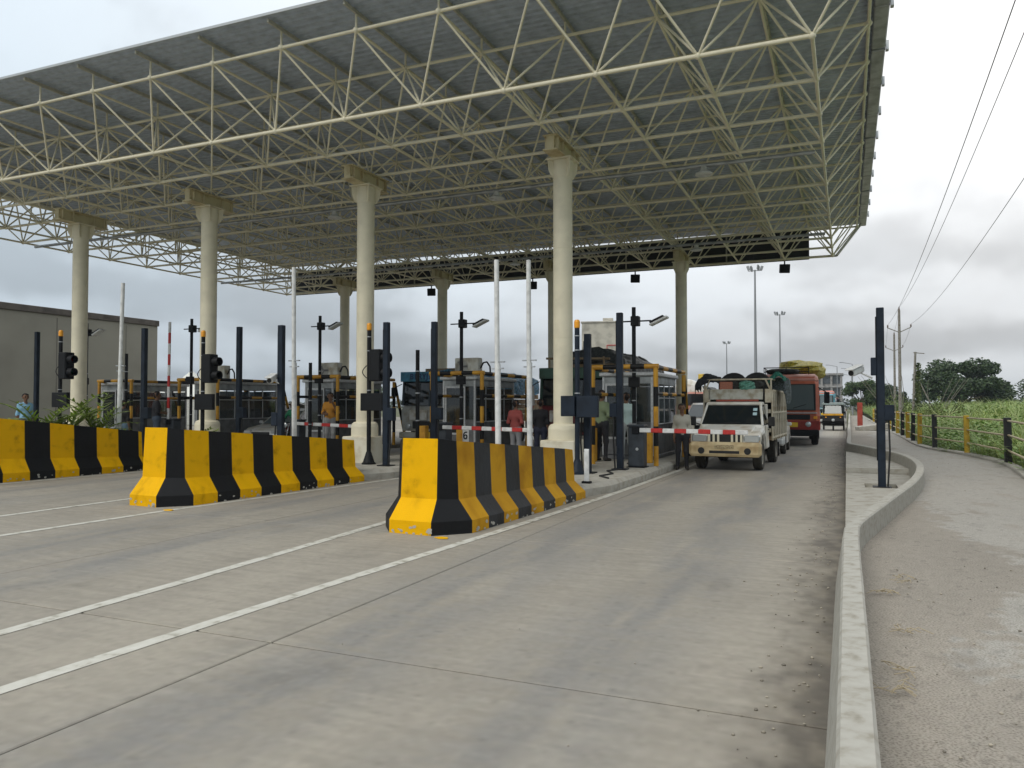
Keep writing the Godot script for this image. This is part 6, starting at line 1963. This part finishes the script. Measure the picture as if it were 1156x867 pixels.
# ---------------------------------------------------------------- buildings, masts and lines behind
func background() -> void:
	# long beige building on the left
	var b := thing("office_building", Vector3(-36, 0, -20))
	tag(b, "long plain beige building with dark parapet at the left", "building")
	var wm := mat("beigewall", Color(0.31, 0.3, 0.25), 0.85, "plain", 0.06)
	bx(b, "wall", wm, Vector3(-5, 3.05, 0), Vector3(10, 6.1, 24.2), 0.02)
	bx(b, "parapet", mat("parapet", Color(0.12, 0.105, 0.09), 0.8, "blotch", 0.3), Vector3(-4.97, 6.25, 0), Vector3(10.1, 0.32, 24.3), 0.02)
	for k in 6:
		bx(b, "wall_joint", mat("parapet"), Vector3(0.006, 3.0, -10.0 + 4.0 * k), Vector3(0.012, 5.9, 0.02))
	# tent top beyond it
	var tn := MB.new()
	tn.lathe([Vector2(4.6, 2.2), Vector2(2.4, 2.9), Vector2(0.9, 3.8), Vector2(0.05, 4.6)], Vector3.ZERO, 8)
	tn.lathe([Vector2(4.5, 0), Vector2(4.5, 2.25)], Vector3.ZERO, 8)
	tag(put(tn, "white_tent", mat("tent", Color(0.72, 0.72, 0.66), 0.7, "fine", 0.5), self, Vector3(-52, 0, -50)), "white peaked tent beyond the end of the beige building", "tent")
	# cream tower
	var tw := thing("cream_tower", Vector3(-40, 0, -132), 0.25)
	tag(tw, "plain cream tower block rising behind the green lorry", "building")
	var tm := mat("towercream", Color(0.5, 0.47, 0.4), 0.8, "blotch", 0.1)
	bx(tw, "wall", tm, Vector3(0, 8.0, 0), Vector3(6.6, 16.0, 6), 0.05)
	bx(tw, "roof", tm, Vector3(0, 16.1, 0), Vector3(6.9, 0.25, 6.3), 0.03)
	bx(tw, "roof_tank", tm, Vector3(1.2, 16.6, 0), Vector3(1.8, 0.8, 1.8), 0.05)
	bx(tw, "lower_wing", tm, Vector3(4.6, 5.0, 0.5), Vector3(3.0, 10.0, 5), 0.05)
	for s in [-1, 1]: bx(tw, "red_frame", mat("red"), Vector3(2.0 + s * 0.9, 8.5, 3.05), Vector3(0.12, 7.0, 0.1))
	bx(tw, "red_frame", mat("red"), Vector3(2.0, 12.0, 3.05), Vector3(1.9, 0.12, 0.1))
	# grey unfinished block far down the road
	var gb := thing("grey_block", Vector3(-5.5, 0, -205), 0.0)
	tag(gb, "grey unfinished multi storey block far down the road", "building")
	var gm := mat("greyblock", Color(0.3, 0.29, 0.28), 0.85, "blotch", 0.2)
	for k in 3:
		bx(gb, "floor_slab", gm, Vector3(0, 0.2 + 2.9 * k, 0), Vector3(9.5, 0.4, 8), 0.03)
		for q in 5:
			bx(gb, "pillar", gm, Vector3(-4.4 + 2.2 * q, 1.6 + 2.9 * k, 3.7), Vector3(0.5, 2.6, 0.4), 0.02)
		for q in 4:
			bx(gb, "window", mat("darkwin", Color(0.06, 0.07, 0.08), 0.4), Vector3(-3.3 + 2.2 * q, 1.7 + 2.9 * k, 3.3), Vector3(1.7, 1.5, 0.06))
		bx(gb, "wall", gm, Vector3(0, 1.65 + 2.9 * k, -0.2), Vector3(9.0, 2.5, 6.8))
	bx(gb, "roof", gm, Vector3(0, 9.0, 0), Vector3(9.8, 0.5, 8.3), 0.03)
	# high masts with floodlight clusters
	for q in [[-9.67, 17.4, -93.5, "tall lighting mast right of the back columns, tallest in view"], [-10.2, 16.9, -136.9, "lighting mast of middle height above the red bus"], [-25.6, 16.0, -184.8, "smallest distant lighting mast above the pickup's load"]]:
		var m := thing("lighting_mast", Vector3(q[0], 0, q[2]))
		tag(m, q[3], "lighting mast", "lighting masts along the highway")
		var s: float = q[1]
		var mm := mat("mast", Color(0.25, 0.26, 0.27), 0.5, "", 1.0, 0.3)
		tb(m, "mast", mm, Vector3.ZERO, Vector3(0, s, 0), 0.22, 12, 0.09)
		tb(m, "ring", mm, Vector3(-0.75, s - 0.1, 0), Vector3(0.75, s - 0.1, 0), 0.05, 6)
		for k in 6:
			var a := TAU * k / 6.0
			bx(m, "lamp", mm, Vector3(cos(a) * 0.75, s + 0.15 + 0.1 * (k % 2), sin(a) * 0.5), Vector3(0.3, 0.55, 0.14), 0.03, Basis(Vector3.UP, -a) * Basis(Vector3.BACK, -0.35))
	for q in [[-1.5, 8.5, -150.0], [0.9, 8.0, -132.0], [1.0, 8.3, -160.0], [1.1, 8.2, -190.0]]:
		var m := thing("street_light", Vector3(q[0], 0, q[2]))
		tag(m, "thin distant street light pole, %s" % ("left of the kerb wall line" if q[0] < 0 else "nearest on the path side" if q[2] > -140 else "second on the path side" if q[2] > -170 else "farthest on the path side"), "street light", "distant street lights")
		tb(m, "pole", mat("mast"), Vector3.ZERO, Vector3(0, q[1], 0), 0.09, 8, 0.06)
		tb(m, "arm", mat("mast"), Vector3(0, q[1], 0), Vector3(-1.4, q[1] + 0.3, 0), 0.05, 6)
		bx(m, "lamp", mat("mast"), Vector3(-1.6, q[1] + 0.3, 0), Vector3(0.6, 0.1, 0.2), 0.02)
	# wood and steel power poles with V arms
	var poles := []
	for q in [[3.55, -62.0, 8.45, "power pole with V arms, taller nearer one right of the square post"], [4.35, -84.0, 8.5, "power pole with V arms, shorter looking one just behind the nearer"], [2.75, -2.0, 8.6, "power pole with V arms nearest the viewer, holding the near wire ends"]]:
		var p := thing("power_pole", Vector3(q[0], 0, q[1]))
		tag(p, q[3], "power pole", "power poles beside the footpath")
		var pm := mat("polegrey", Color(0.24, 0.235, 0.22), 0.7, "rust", 0.5)
		var H: float = q[2]
		tb(p, "pole", pm, Vector3.ZERO, Vector3(0, H, 0), 0.13, 10, 0.085)
		for s in [-1, 1]:
			tb(p, "cross_arm", pm, Vector3(0, H - 1.6, 0), Vector3(s * 0.75, H - 1.25, 0), 0.035, 6)
			var ins := MB.new()
			ins.lathe([Vector2(0.02, 0), Vector2(0.06, 0.04), Vector2(0.045, 0.1), Vector2(0.06, 0.14), Vector2(0.03, 0.22)], Vector3.ZERO, 10)
			put(ins, "insulator", mat("insul", Color(0.12, 0.08, 0.06), 0.3), p, Vector3(s * 0.75, H - 1.25, 0))
		var it := MB.new()
		it.lathe([Vector2(0.03, 0), Vector2(0.07, 0.05), Vector2(0.05, 0.12), Vector2(0.03, 0.25)], Vector3.ZERO, 10)
		put(it, "insulator", mat("insul"), p, Vector3(0, H, 0))
		tb(p, "stay_band", pm, Vector3(0, H * 0.42, 0), Vector3(0, H * 0.42 + 0.06, 0), 0.125, 10)
	var ends := [[Vector3(3.55, 8.65, -62), Vector3(2.75, 8.85, -2), Vector3(4.35, 8.75, -84), "power wire strung from the top of the poles"],
		[Vector3(2.8, 7.42, -62), Vector3(2.0, 7.57, -2), Vector3(3.6, 7.47, -84), "power wire strung from the left arms of the poles"],
		[Vector3(4.3, 7.42, -62), Vector3(3.5, 7.57, -2), Vector3(5.1, 7.47, -84), "power wire strung from the right arms of the poles"]]
	for e in ends:
		var w := MB.new()
		for seg in [[e[2], e[0], 0.25], [e[0], e[1], 0.9]]:
			var pts := []
			for i in 25:
				var t := i / 24.0
				var p: Vector3 = seg[0].lerp(seg[1], t)
				pts.append(p - Vector3(0, seg[2] * 4.0 * t * (1.0 - t), 0))
			w.path(pts, 0.008, 5)
		tag(put(w, "power_wire", mat("wire", Color(0.09, 0.09, 0.09), 0.6), self), e[3], "wire")
	# bare pole overgrown with creeper
	var cp := thing("overgrown_pole", Vector3(4.9, 0, -70), 0)
	tag(cp, "leaning pole overgrown with creeper behind the twin power poles", "pole")
	tb(cp, "pole", mat("polegrey"), Vector3.ZERO, Vector3(0.25, 5.9, 0), 0.12, 8, 0.08)
	tb(cp, "stay", mat("polegrey"), Vector3(2.0, 0, 0.3), Vector3(0.2, 4.2, 0), 0.05, 6)
	tb(cp, "cross_arm", mat("polegrey"), Vector3(0.1, 5.85, 0), Vector3(0.9, 5.75, 0), 0.04, 6)
	var lv := MB.new()
	leaves(lv, func() -> Vector3:
		var y := rng.randf_range(0.5, 5.0)
		var a := rng.randf() * TAU
		var r := rng.randf() * (0.45 - 0.05 * y)
		return Vector3(cos(a) * r + 0.04 * y + 0.25, y, sin(a) * r), 900, 0.1)
	put(lv, "creeper", leaf_mat("leafcreeper", Color(0.075, 0.1, 0.03)), cp)
	for q in [[Vector3(6.4, 0, -66), 0.35], [Vector3(3.0, 0, -58), -0.3]]:
		var ds := thing("dead_shrub", q[0])
		tag(ds, "leafless branching shrub left of the power poles" if q[1] < 0 else "leafless branching shrub right of the overgrown pole", "shrub")
		var mb := MB.new()
		for k in 5:
			var d := Vector3(rng.randf_range(-0.5, 0.5), 1.0, rng.randf_range(-0.3, 0.3))
			mb.path([Vector3.ZERO, d * 1.5, d * 2.6 + Vector3(q[1], 0, 0), d * 3.4 + Vector3(q[1] * 2.2, 0.2, 0)], 0.03, 5, 0.008)
		put(mb, "branches", mat("deadwood", Color(0.2, 0.18, 0.15), 0.9), ds)

# ---------------------------------------------------------------- vegetation
func leaf_mat(key: String, c: Color) -> StandardMaterial3D:
	if mats.has(key): return mats[key]
	var m := StandardMaterial3D.new()
	m.albedo_color = c.linear_to_srgb()
	m.roughness = 0.6
	m.backlight_enabled = true
	m.backlight = (c * 0.8).linear_to_srgb()
	m.vertex_color_use_as_albedo = true
	m.cull_mode = BaseMaterial3D.CULL_DISABLED
	mats[key] = m
	return m

func leaves(mb: MB, where: Callable, n: int, size: float) -> void:
	mb.colored = true
	for i in n:
		var p: Vector3 = where.call()
		var a := Vector3(rng.randf_range(-1, 1), rng.randf_range(-0.6, 0.6), rng.randf_range(-1, 1)).normalized()
		var b := a.cross(Vector3(rng.randf_range(-1, 1), rng.randf_range(-1, 1), rng.randf_range(-1, 1))).normalized()
		var s := size * rng.randf_range(0.6, 1.4)
		var t := rng.randf_range(0.65, 1.25)
		mb.col = Color(t * rng.randf_range(0.85, 1.2), t, t * rng.randf_range(0.7, 1.0))
		mb.tri(p - a * s, p + b * s * 0.55, p + a * s)
		mb.tri(p - a * s, p + a * s, p - b * s * 0.55)

func tree(at: Vector3, h: float, w: float, c: Color, n: int, leaf: float, label: String, sd: int) -> void:
	rng.seed = sd
	var t := thing("broadleaf_tree", at)
	tag(t, label, "tree", "trees beyond the field")
	var tk := MB.new()
	tk.path([Vector3(0, -0.2, 0), Vector3(0.1, h * 0.2, 0), Vector3(0.05, h * 0.42, 0.05)], h * 0.045, 9, h * 0.028)
	var clumps := []
	var lb := MB.new()
	for k in 26:
		var a := rng.randf() * TAU
		var e := rng.randf()
		var y := h * (0.22 + 0.68 * pow(e, 0.8))
		var rad := w * 0.5 * sqrt(maxf(0.05, 1.0 - pow((y / h - 0.42) / 0.6, 2.0))) * sqrt(rng.randf_range(0.15, 1.0))
		var p := Vector3(cos(a) * rad, y, sin(a) * rad)
		clumps.append([p, rng.randf_range(0.1, 0.19) * w])
		var m := Vector3(0.05, h * 0.4, 0.05).lerp(p, 0.5) + Vector3(0, -0.05 * h, 0)
		lb.path([Vector3(0.05, h * rng.randf_range(0.15, 0.42), 0.05), m, p], h * 0.016, 5, h * 0.004)
	put(tk, "trunk", mat("bark"), t)
	put(lb, "limbs", mat("bark"), t)
	var cr := MB.new()
	leaves(cr, func() -> Vector3:
		var q: Array = clumps[rng.randi() % clumps.size()]
		var d := Vector3(rng.randf_range(-1, 1), rng.randf_range(-1, 1), rng.randf_range(-1, 1)).normalized() * pow(rng.randf(), 0.45)
		var p: Vector3 = q[0] + d * q[1] * Vector3(1.15, 0.8, 1.15)
		p.y = maxf(p.y, h * 0.1)
		return p, n, leaf)
	put(cr, "crown", leaf_mat("leaf%d" % sd, c), t)

func tuft(blades: int, h: float, spread: float, wid: float, sd: int) -> ArrayMesh:
	var r := RandomNumberGenerator.new()
	r.seed = sd
	var mb := MB.new()
	for i in blades:
		var a := r.randf() * TAU
		var o := Vector3(cos(a), 0, sin(a))
		var s := Vector3(-o.z, 0, o.x) * wid * r.randf_range(0.6, 1.2)
		var p0 := o * r.randf() * spread * 0.4
		var hh := h * r.randf_range(0.5, 1.1)
		var p1 := p0 + o * spread * 0.25 + Vector3(0, hh * 0.6, 0)
		var p2 := p0 + o * spread * r.randf_range(0.5, 1.0) + Vector3(0, hh * r.randf_range(0.8, 1.05), 0)
		mb.quad(p0 - s, p0 + s, p1 + s * 0.8, p1 - s * 0.8)
		mb.tri(p1 - s * 0.8, p1 + s * 0.8, p2)
	return mb.mesh()

func weed_clump(sd: int) -> ArrayMesh:
	var r := RandomNumberGenerator.new()
	r.seed = sd
	var mb := MB.new()
	for i in 70:
		var a := r.randf() * TAU
		var rr := sqrt(r.randf()) * 0.42
		var p := Vector3(cos(a) * rr, (0.75 - 0.9 * rr) * sqrt(r.randf()) + 0.05, sin(a) * rr)
		var d := (Vector3(cos(a), r.randf_range(-0.2, 0.8), sin(a)) + Vector3(r.randf_range(-0.7, 0.7), 0, r.randf_range(-0.7, 0.7))).normalized()
		var s := d.cross(Vector3.UP).normalized() * r.randf_range(0.02, 0.045)
		var l := r.randf_range(0.07, 0.14)
		mb.tri(p, p + d * l * 0.5 + s, p + d * l)
		mb.tri(p, p + d * l, p + d * l * 0.5 - s)
	return mb.mesh()

func field_h(x: float, z: float) -> float:
	return 0.12 + 0.5 * smoothstep(0.3, 10.0, x - 3.4) + 0.6 * smoothstep(20.0, 120.0, -z)

func vegetation() -> void:
	# rough field right of the fence
	var f := FastNoiseLite.new()
	f.seed = 4
	f.frequency = 0.08
	var fm := SurfaceTool.new()
	fm.begin(Mesh.PRIMITIVE_TRIANGLES)
	var nx := 40
	var nz := 60
	var P := func(i: int, j: int) -> Vector3:
		var z := 12.0 - 3.0 * j - 0.05 * j * j
		var x0 := 3.1 if z > -26.0 else (2.5 if z > -42 else 2.2)
		var x := x0 + pow(i / 40.0, 2.2) * 260.0
		return Vector3(x, field_h(x, z) + (0.25 * f.get_noise_2d(x, z) if i > 2 else 0.0), z)
	for j in nz:
		for i in nx:
			for q in [P.call(i, j), P.call(i + 1, j + 1), P.call(i + 1, j), P.call(i, j), P.call(i, j + 1), P.call(i + 1, j + 1)]:
				fm.set_smooth_group(0)
				fm.add_vertex(q)
	fm.generate_normals()
	structure(inst(fm.commit(), "field", mat("fieldsoil", Color(0.085, 0.11, 0.035), 0.95, "mottle", 0.2), self))
	# tall grass: three kinds of tuft
	rng.seed = 501
	var kinds := [[tuft(22, 0.8, 0.5, 0.008, 1), Color(0.26, 0.33, 0.09), 8000], [tuft(18, 1.0, 0.7, 0.009, 2), Color(0.28, 0.33, 0.14), 4500], [weed_clump(3), Color(0.18, 0.28, 0.07), 14000]]
	for k in 3:
		var mm := MultiMesh.new()
		mm.transform_format = MultiMesh.TRANSFORM_3D
		mm.use_colors = true
		mm.mesh = kinds[k][0]
		var list := []
		while list.size() < kinds[k][2]:
			var d := 8.0 + 110.0 * pow(rng.randf(), 1.6)
			var a := rng.randf_range(-0.03, 0.75)
			var x := sin(a) * d
			var z := -cos(a) * d
			var x0 := 3.72 if z > -23.5 else (3.45 if z > -26 else (2.9 if z > -30 else 2.62))
			if x < x0 - (0.3 if z < -60.0 else 0.0): continue
			var patch := f.get_noise_2d(x * 3.0 + k * 50.0, z * 3.0)
			if patch < (0.02 if k < 2 else -0.3): continue
			list.append([x, z, 0.45 + 0.9 * pow(rng.randf(), 1.8) + 0.7 * patch])
		mm.instance_count = list.size()
		for i in list.size():
			var q: Array = list[i]
			var s: float = q[2] * (0.8 if q[0] < 4.3 else 1.0)
			var far := 1.0 + 0.8 * smoothstep(40.0, 110.0, -q[1])
			mm.set_instance_transform(i, Transform3D(Basis(Vector3.UP, rng.randf() * TAU).scaled(Vector3(s * far * 1.3, s, s * far * 1.3)), Vector3(q[0], field_h(q[0], q[1]) - 0.05 + 0.2 * f.get_noise_2d(q[0], q[1]), q[1])))
			var t := rng.randf_range(0.75, 1.25)
			mm.set_instance_color(i, Color(t * rng.randf_range(0.9, 1.15), t, t * 0.9))
		var o := MultiMeshInstance3D.new()
		o.name = ["fine_grass", "tall_grass", "leafy_weeds"][k]
		o.multimesh = mm
		o.material_override = leaf_mat("grass%d" % k, kinds[k][1])
		add_child(o)
		tag(o, ["fine green grass growing thick behind the pipe fence", "tall pale grass swaying over the field beyond the fence", "broad leafy weeds among the grass behind the fence"][k], "grass")
		stuff(o)
	# darker shrubs in the field
	var sh := 0
	for q in [[6.5, -30.0, 1.3, 1.9, "dark green shrub just behind the pipe fence"], [5.2, -52.0, 1.9, 3.2, "bright bushy thicket behind the overgrown pole"], [13.0, -60.0, 1.5, 3.0, "low rounded shrub in the middle of the field"], [3.9, -72.0, 2.3, 2.6, "tall bush at the foot of the twin power poles"]]:
		rng.seed = 900 + sh
		var t := thing("field_shrub", Vector3(q[0], field_h(q[0], q[1]) - 0.1, q[1]))
		tag(t, q[4], "shrub", "shrubs in the field")
		var st := MB.new()
		for k in 7:
			var a := rng.randf() * TAU
			st.path([Vector3.ZERO, Vector3(cos(a) * 0.2 * q[3], q[2] * 0.5, sin(a) * 0.2 * q[3]), Vector3(cos(a) * 0.35 * q[3], q[2] * 0.8, sin(a) * 0.35 * q[3])], 0.03, 5, 0.01)
		put(st, "stems", mat("bark"), t)
		var cr := MB.new()
		leaves(cr, func() -> Vector3:
			var a := rng.randf() * TAU
			var r: float = sqrt(rng.randf()) * q[3] * 0.5
			var top: float = q[2] * (1.0 - 0.55 * pow(r / (q[3] * 0.5), 2.0)) * (0.8 + 0.25 * sin(a * 3.0 + sh))
			return Vector3(cos(a) * r, top * pow(rng.randf(), 0.6), sin(a) * r), 2200, 0.07)
		put(cr, "foliage", leaf_mat("leafshrub%d" % (sh % 2), Color(0.05, 0.085, 0.022) if sh % 2 == 0 else Color(0.11, 0.15, 0.035)), t)
		sh += 1
	tree(Vector3(12.6, 0.7, -103), 5.9, 9.0, Color(0.048, 0.08, 0.033), 24000, 0.16, "broad dark round tree standing in the field at right", 31)
	tree(Vector3(26.2, 0.7, -112), 6.4, 11.5, Color(0.048, 0.08, 0.035), 24000, 0.16, "dark tree cut by the right picture edge", 32)
	tree(Vector3(1.9, 0.2, -118), 5.2, 4.5, Color(0.06, 0.1, 0.03), 13000, 0.13, "mid green tree left of the dark square post", 33)
	tree(Vector3(5.2, 0.2, -124), 4.6, 5.2, Color(0.045, 0.075, 0.028), 13000, 0.13, "mid green tree right of the dark square post, behind power poles", 34)
	tree(Vector3(-47, 0.0, -66), 4.2, 7.0, Color(0.06, 0.1, 0.03), 13000, 0.13, "green bushy tree seen through the pipe guard behind the orange man", 35)
	# low far woods along the horizon
	rng.seed = 77
	var wd := MB.new()
	leaves(wd, func() -> Vector3:
		var x := rng.randf_range(-260.0, 300.0)
		var top := 3.0 + 2.2 * f.get_noise_2d(x * 0.8, 5.0) + 1.5 * f.get_noise_2d(x * 3.0, 9.0)
		return Vector3(x, maxf(0.3, top) * pow(rng.randf(), 0.7), -285.0 - rng.randf() * 8.0), 26000, 0.5)
	var wo := put(wd, "far_woods", leaf_mat("leaffar", Color(0.04, 0.06, 0.03)), self)
	tag(wo, "low line of distant trees along the horizon", "woods")
	stuff(wo)
	# young palms on the islands
	var labels := ["leftmost young palm behind the left striped barrier", "young palm right of the man in blue", "young palm before the leftmost front column", "young palm right of the leftmost front column", "young palm at the foot of the third front column"]
	var spots := [[-17.3, -11.4], [-17.35, -12.2], [-17.45, -12.9], [-17.4, -13.7], [-15.62, -15.1]]
	for i in 5:
		rng.seed = 300 + i
		var t := thing("young_palm", Vector3(spots[i][0], 0.0 if i < 4 else 0.2, spots[i][1]))
		t.scale = Vector3.ONE * (1.4 if i < 4 else 1.25)
		tag(t, labels[i], "palm", "young palms on the islands")
		if i < 4:
			var pot := MB.new()
			pot.lathe([Vector2(0, 0.02), Vector2(0.17, 0.02), Vector2(0.2, 0.0), Vector2(0.26, 0.42), Vector2(0.28, 0.42), Vector2(0.28, 0.46), Vector2(0.23, 0.46), Vector2(0.22, 0.4), Vector2(0, 0.4)], Vector3.ZERO, 18)
			put(pot, "pot", mat("pot", Color(0.2, 0.09, 0.05), 0.8, "dusty", 1.0), t)
		var stem := MB.new()
		var fr := MB.new()
		fr.colored = true
		var y0 := 0.4 if i < 4 else 0.0
		for k in 11:
			var a := TAU * k / 11.0 + rng.randf_range(-0.2, 0.2)
			var o := Vector3(cos(a), 0, sin(a))
			var len := rng.randf_range(0.8, 1.15) * (1.0 if i < 4 else 0.8)
			var lift := rng.randf_range(0.5, 1.1)
			var pts := []
			for s in 8:
				var u := s / 7.0
				pts.append(Vector3(0, y0, 0) + o * len * (0.15 * u + 0.55 * u * u) + Vector3(0, len * (lift * 1.35 * u - 0.55 * u * u), 0))
			stem.path(pts, 0.014, 5, 0.004)
			for s in range(2, 8):
				for e in [-1.0, 1.0]:
					for h in 2:
						var p: Vector3 = pts[s - 1].lerp(pts[s], 0.5 * h)
						var dir: Vector3 = ((pts[s] - pts[s - 1]).normalized() * 0.7 + Vector3(-o.z, 0, o.x) * e * 0.8 + Vector3(0, rng.randf_range(-0.25, 0.15), 0)).normalized()
						var L := 0.3 * (1.0 - 0.06 * s) * rng.randf_range(0.8, 1.1)
						var wv := dir.cross(Vector3.UP).normalized() * 0.022
						var tt := rng.randf_range(0.75, 1.25)
						fr.col = Color(tt * 1.1, tt, tt * 0.8)
						fr.tri(p - wv, p + wv, p + dir * L * 0.55 + wv * 1.3)
						fr.tri(p - wv, p + dir * L * 0.55 + wv * 1.3, p + dir * L)
		put(stem, "stems", mat("palmstem", Color(0.12, 0.16, 0.04), 0.7), t)
		put(fr, "fronds", leaf_mat("palmleaf", Color(0.2, 0.28, 0.05)), t)

# ---------------------------------------------------------------- small litter
func debris() -> void:
	rng.seed = 4711
	# gravel in the gutter, on the path and by the kerb
	var g := lump(Vector3(1, 0.7, 1), 5, 0.5)
	var mm := MultiMesh.new()
	mm.transform_format = MultiMesh.TRANSFORM_3D
	mm.use_colors = true
	var st := MB.new()
	st.colored = false
	st.lathe([Vector2(0, -0.35), Vector2(0.42, -0.2), Vector2(0.5, 0.1), Vector2(0.25, 0.38), Vector2(0, 0.42)], Vector3.ZERO, 6)
	mm.mesh = st.mesh()
	var pts := []
	for i in 1500:
		var z := 3.0 - 40.0 * pow(rng.randf(), 1.5)
		var kind := rng.randf()
		if kind < 0.35: pts.append([Vector3(-0.16 - absf(rng.randfn(0, 0.22)), 0.004, z), rng.randf_range(0.006, 0.022)])
		elif kind < 0.85:
			var x := 0.3 + absf(rng.randfn(0, 0.9))
			if x < 2.8 and (z > -8.0 or x > 1.7): pts.append([Vector3(x, 0.2, z), rng.randf_range(0.005, 0.02)])
		else: pts.append([Vector3(rng.randf_range(-11.0, -0.3), 0.003, z), rng.randf_range(0.004, 0.011)])
	mm.instance_count = pts.size()
	for i in pts.size():
		var s: float = pts[i][1]
		mm.set_instance_transform(i, Transform3D(Basis(Vector3.UP, rng.randf() * TAU).scaled(Vector3(s * rng.randf_range(0.8, 1.5), s, s)), pts[i][0]))
		var t := rng.randf_range(0.5, 1.4)
		mm.set_instance_color(i, Color(t, t * 0.97, t * 0.92))
	var o := MultiMeshInstance3D.new()
	o.name = "gravel"
	o.multimesh = mm
	o.material_override = leaf_mat("gravelmat", Color(0.26, 0.24, 0.2))
	(o.material_override as StandardMaterial3D).backlight_enabled = false
	add_child(o)
	tag(o, "loose grit and pebbles along the gutter and path", "gravel")
	stuff(o)
	# dry straw beside the kerb wall
	var spots := [[0.3, -3.1], [0.24, -4.3], [0.25, -4.6], [0.34, -5.4], [0.22, -6.5], [0.4, -7.0]]
	for i in spots.size():
		var mb := MB.new()
		for k in 9:
			var a := rng.randf() * TAU
			var l := rng.randf_range(0.05, 0.16)
			var p := Vector3(rng.randf_range(-0.06, 0.06), 0.006, rng.randf_range(-0.08, 0.08))
			mb.path([p, p + Vector3(cos(a) * l * 0.5, rng.randf_range(0.004, 0.03), sin(a) * l * 0.5), p + Vector3(cos(a + 0.5) * l, 0.004, sin(a + 0.5) * l)], 0.0025, 4)
		tag(put(mb, "dry_straw", mat("straw", Color(0.36, 0.3, 0.2), 0.85), self, Vector3(spots[i][0], 0.203, spots[i][1])), "small tangle of dry straw beside the kerb wall, " + ["nearest the viewer", "second nearest the viewer", "third from the viewer", "fourth from the viewer", "fifth from the viewer", "farthest along the wall"][i], "straw", "straw tangles beside the kerb wall")
	# flakes of paint and a chip of concrete at the barrier noses
	for q in [[-4.52, -8.25, "yellow paint flake by the nose of the near barrier"], [-9.55, -8.75, "yellow paint flake by the nose of the middle barrier"]]:
		var mb := MB.new()
		mb.prism(PackedVector2Array([Vector2(-0.09, 0.01), Vector2(-0.03, -0.06), Vector2(0.07, -0.04), Vector2(0.1, 0.03), Vector2(0.0, 0.06)]), 0.003, 0.012)
		tag(put(mb, "paint_flake", mat("yellow"), self, Vector3(q[0], 0.002, q[1])), q[2], "paint flake")
	# broken slab heap on the far footpath
	var hp := MB.new()
	hp.cbox(Vector3.ZERO, Vector3(1.5, 0.3, 0.8), 0.03, Basis(Vector3.BACK, 0.12))
	tag(put(hp, "broken_slab", mat("concrete"), self, Vector3(1.25, 0.36, -47), 0.3), "tilted broken concrete slab lying on the far footpath", "slab")
	# cable runs on the right island
	var cb := MB.new()
	cb.path([Vector3(-4.2, 0.215, -14.3), Vector3(-4.5, 0.215, -14.7), Vector3(-4.4, 0.215, -15.3), Vector3(-4.7, 0.215, -15.9), Vector3(-4.55, 0.215, -16.4)], 0.018, 6)
	tag(put(cb, "loose_cable", mat("rubber"), self), "black cable lying across the near island to the square post", "cable")
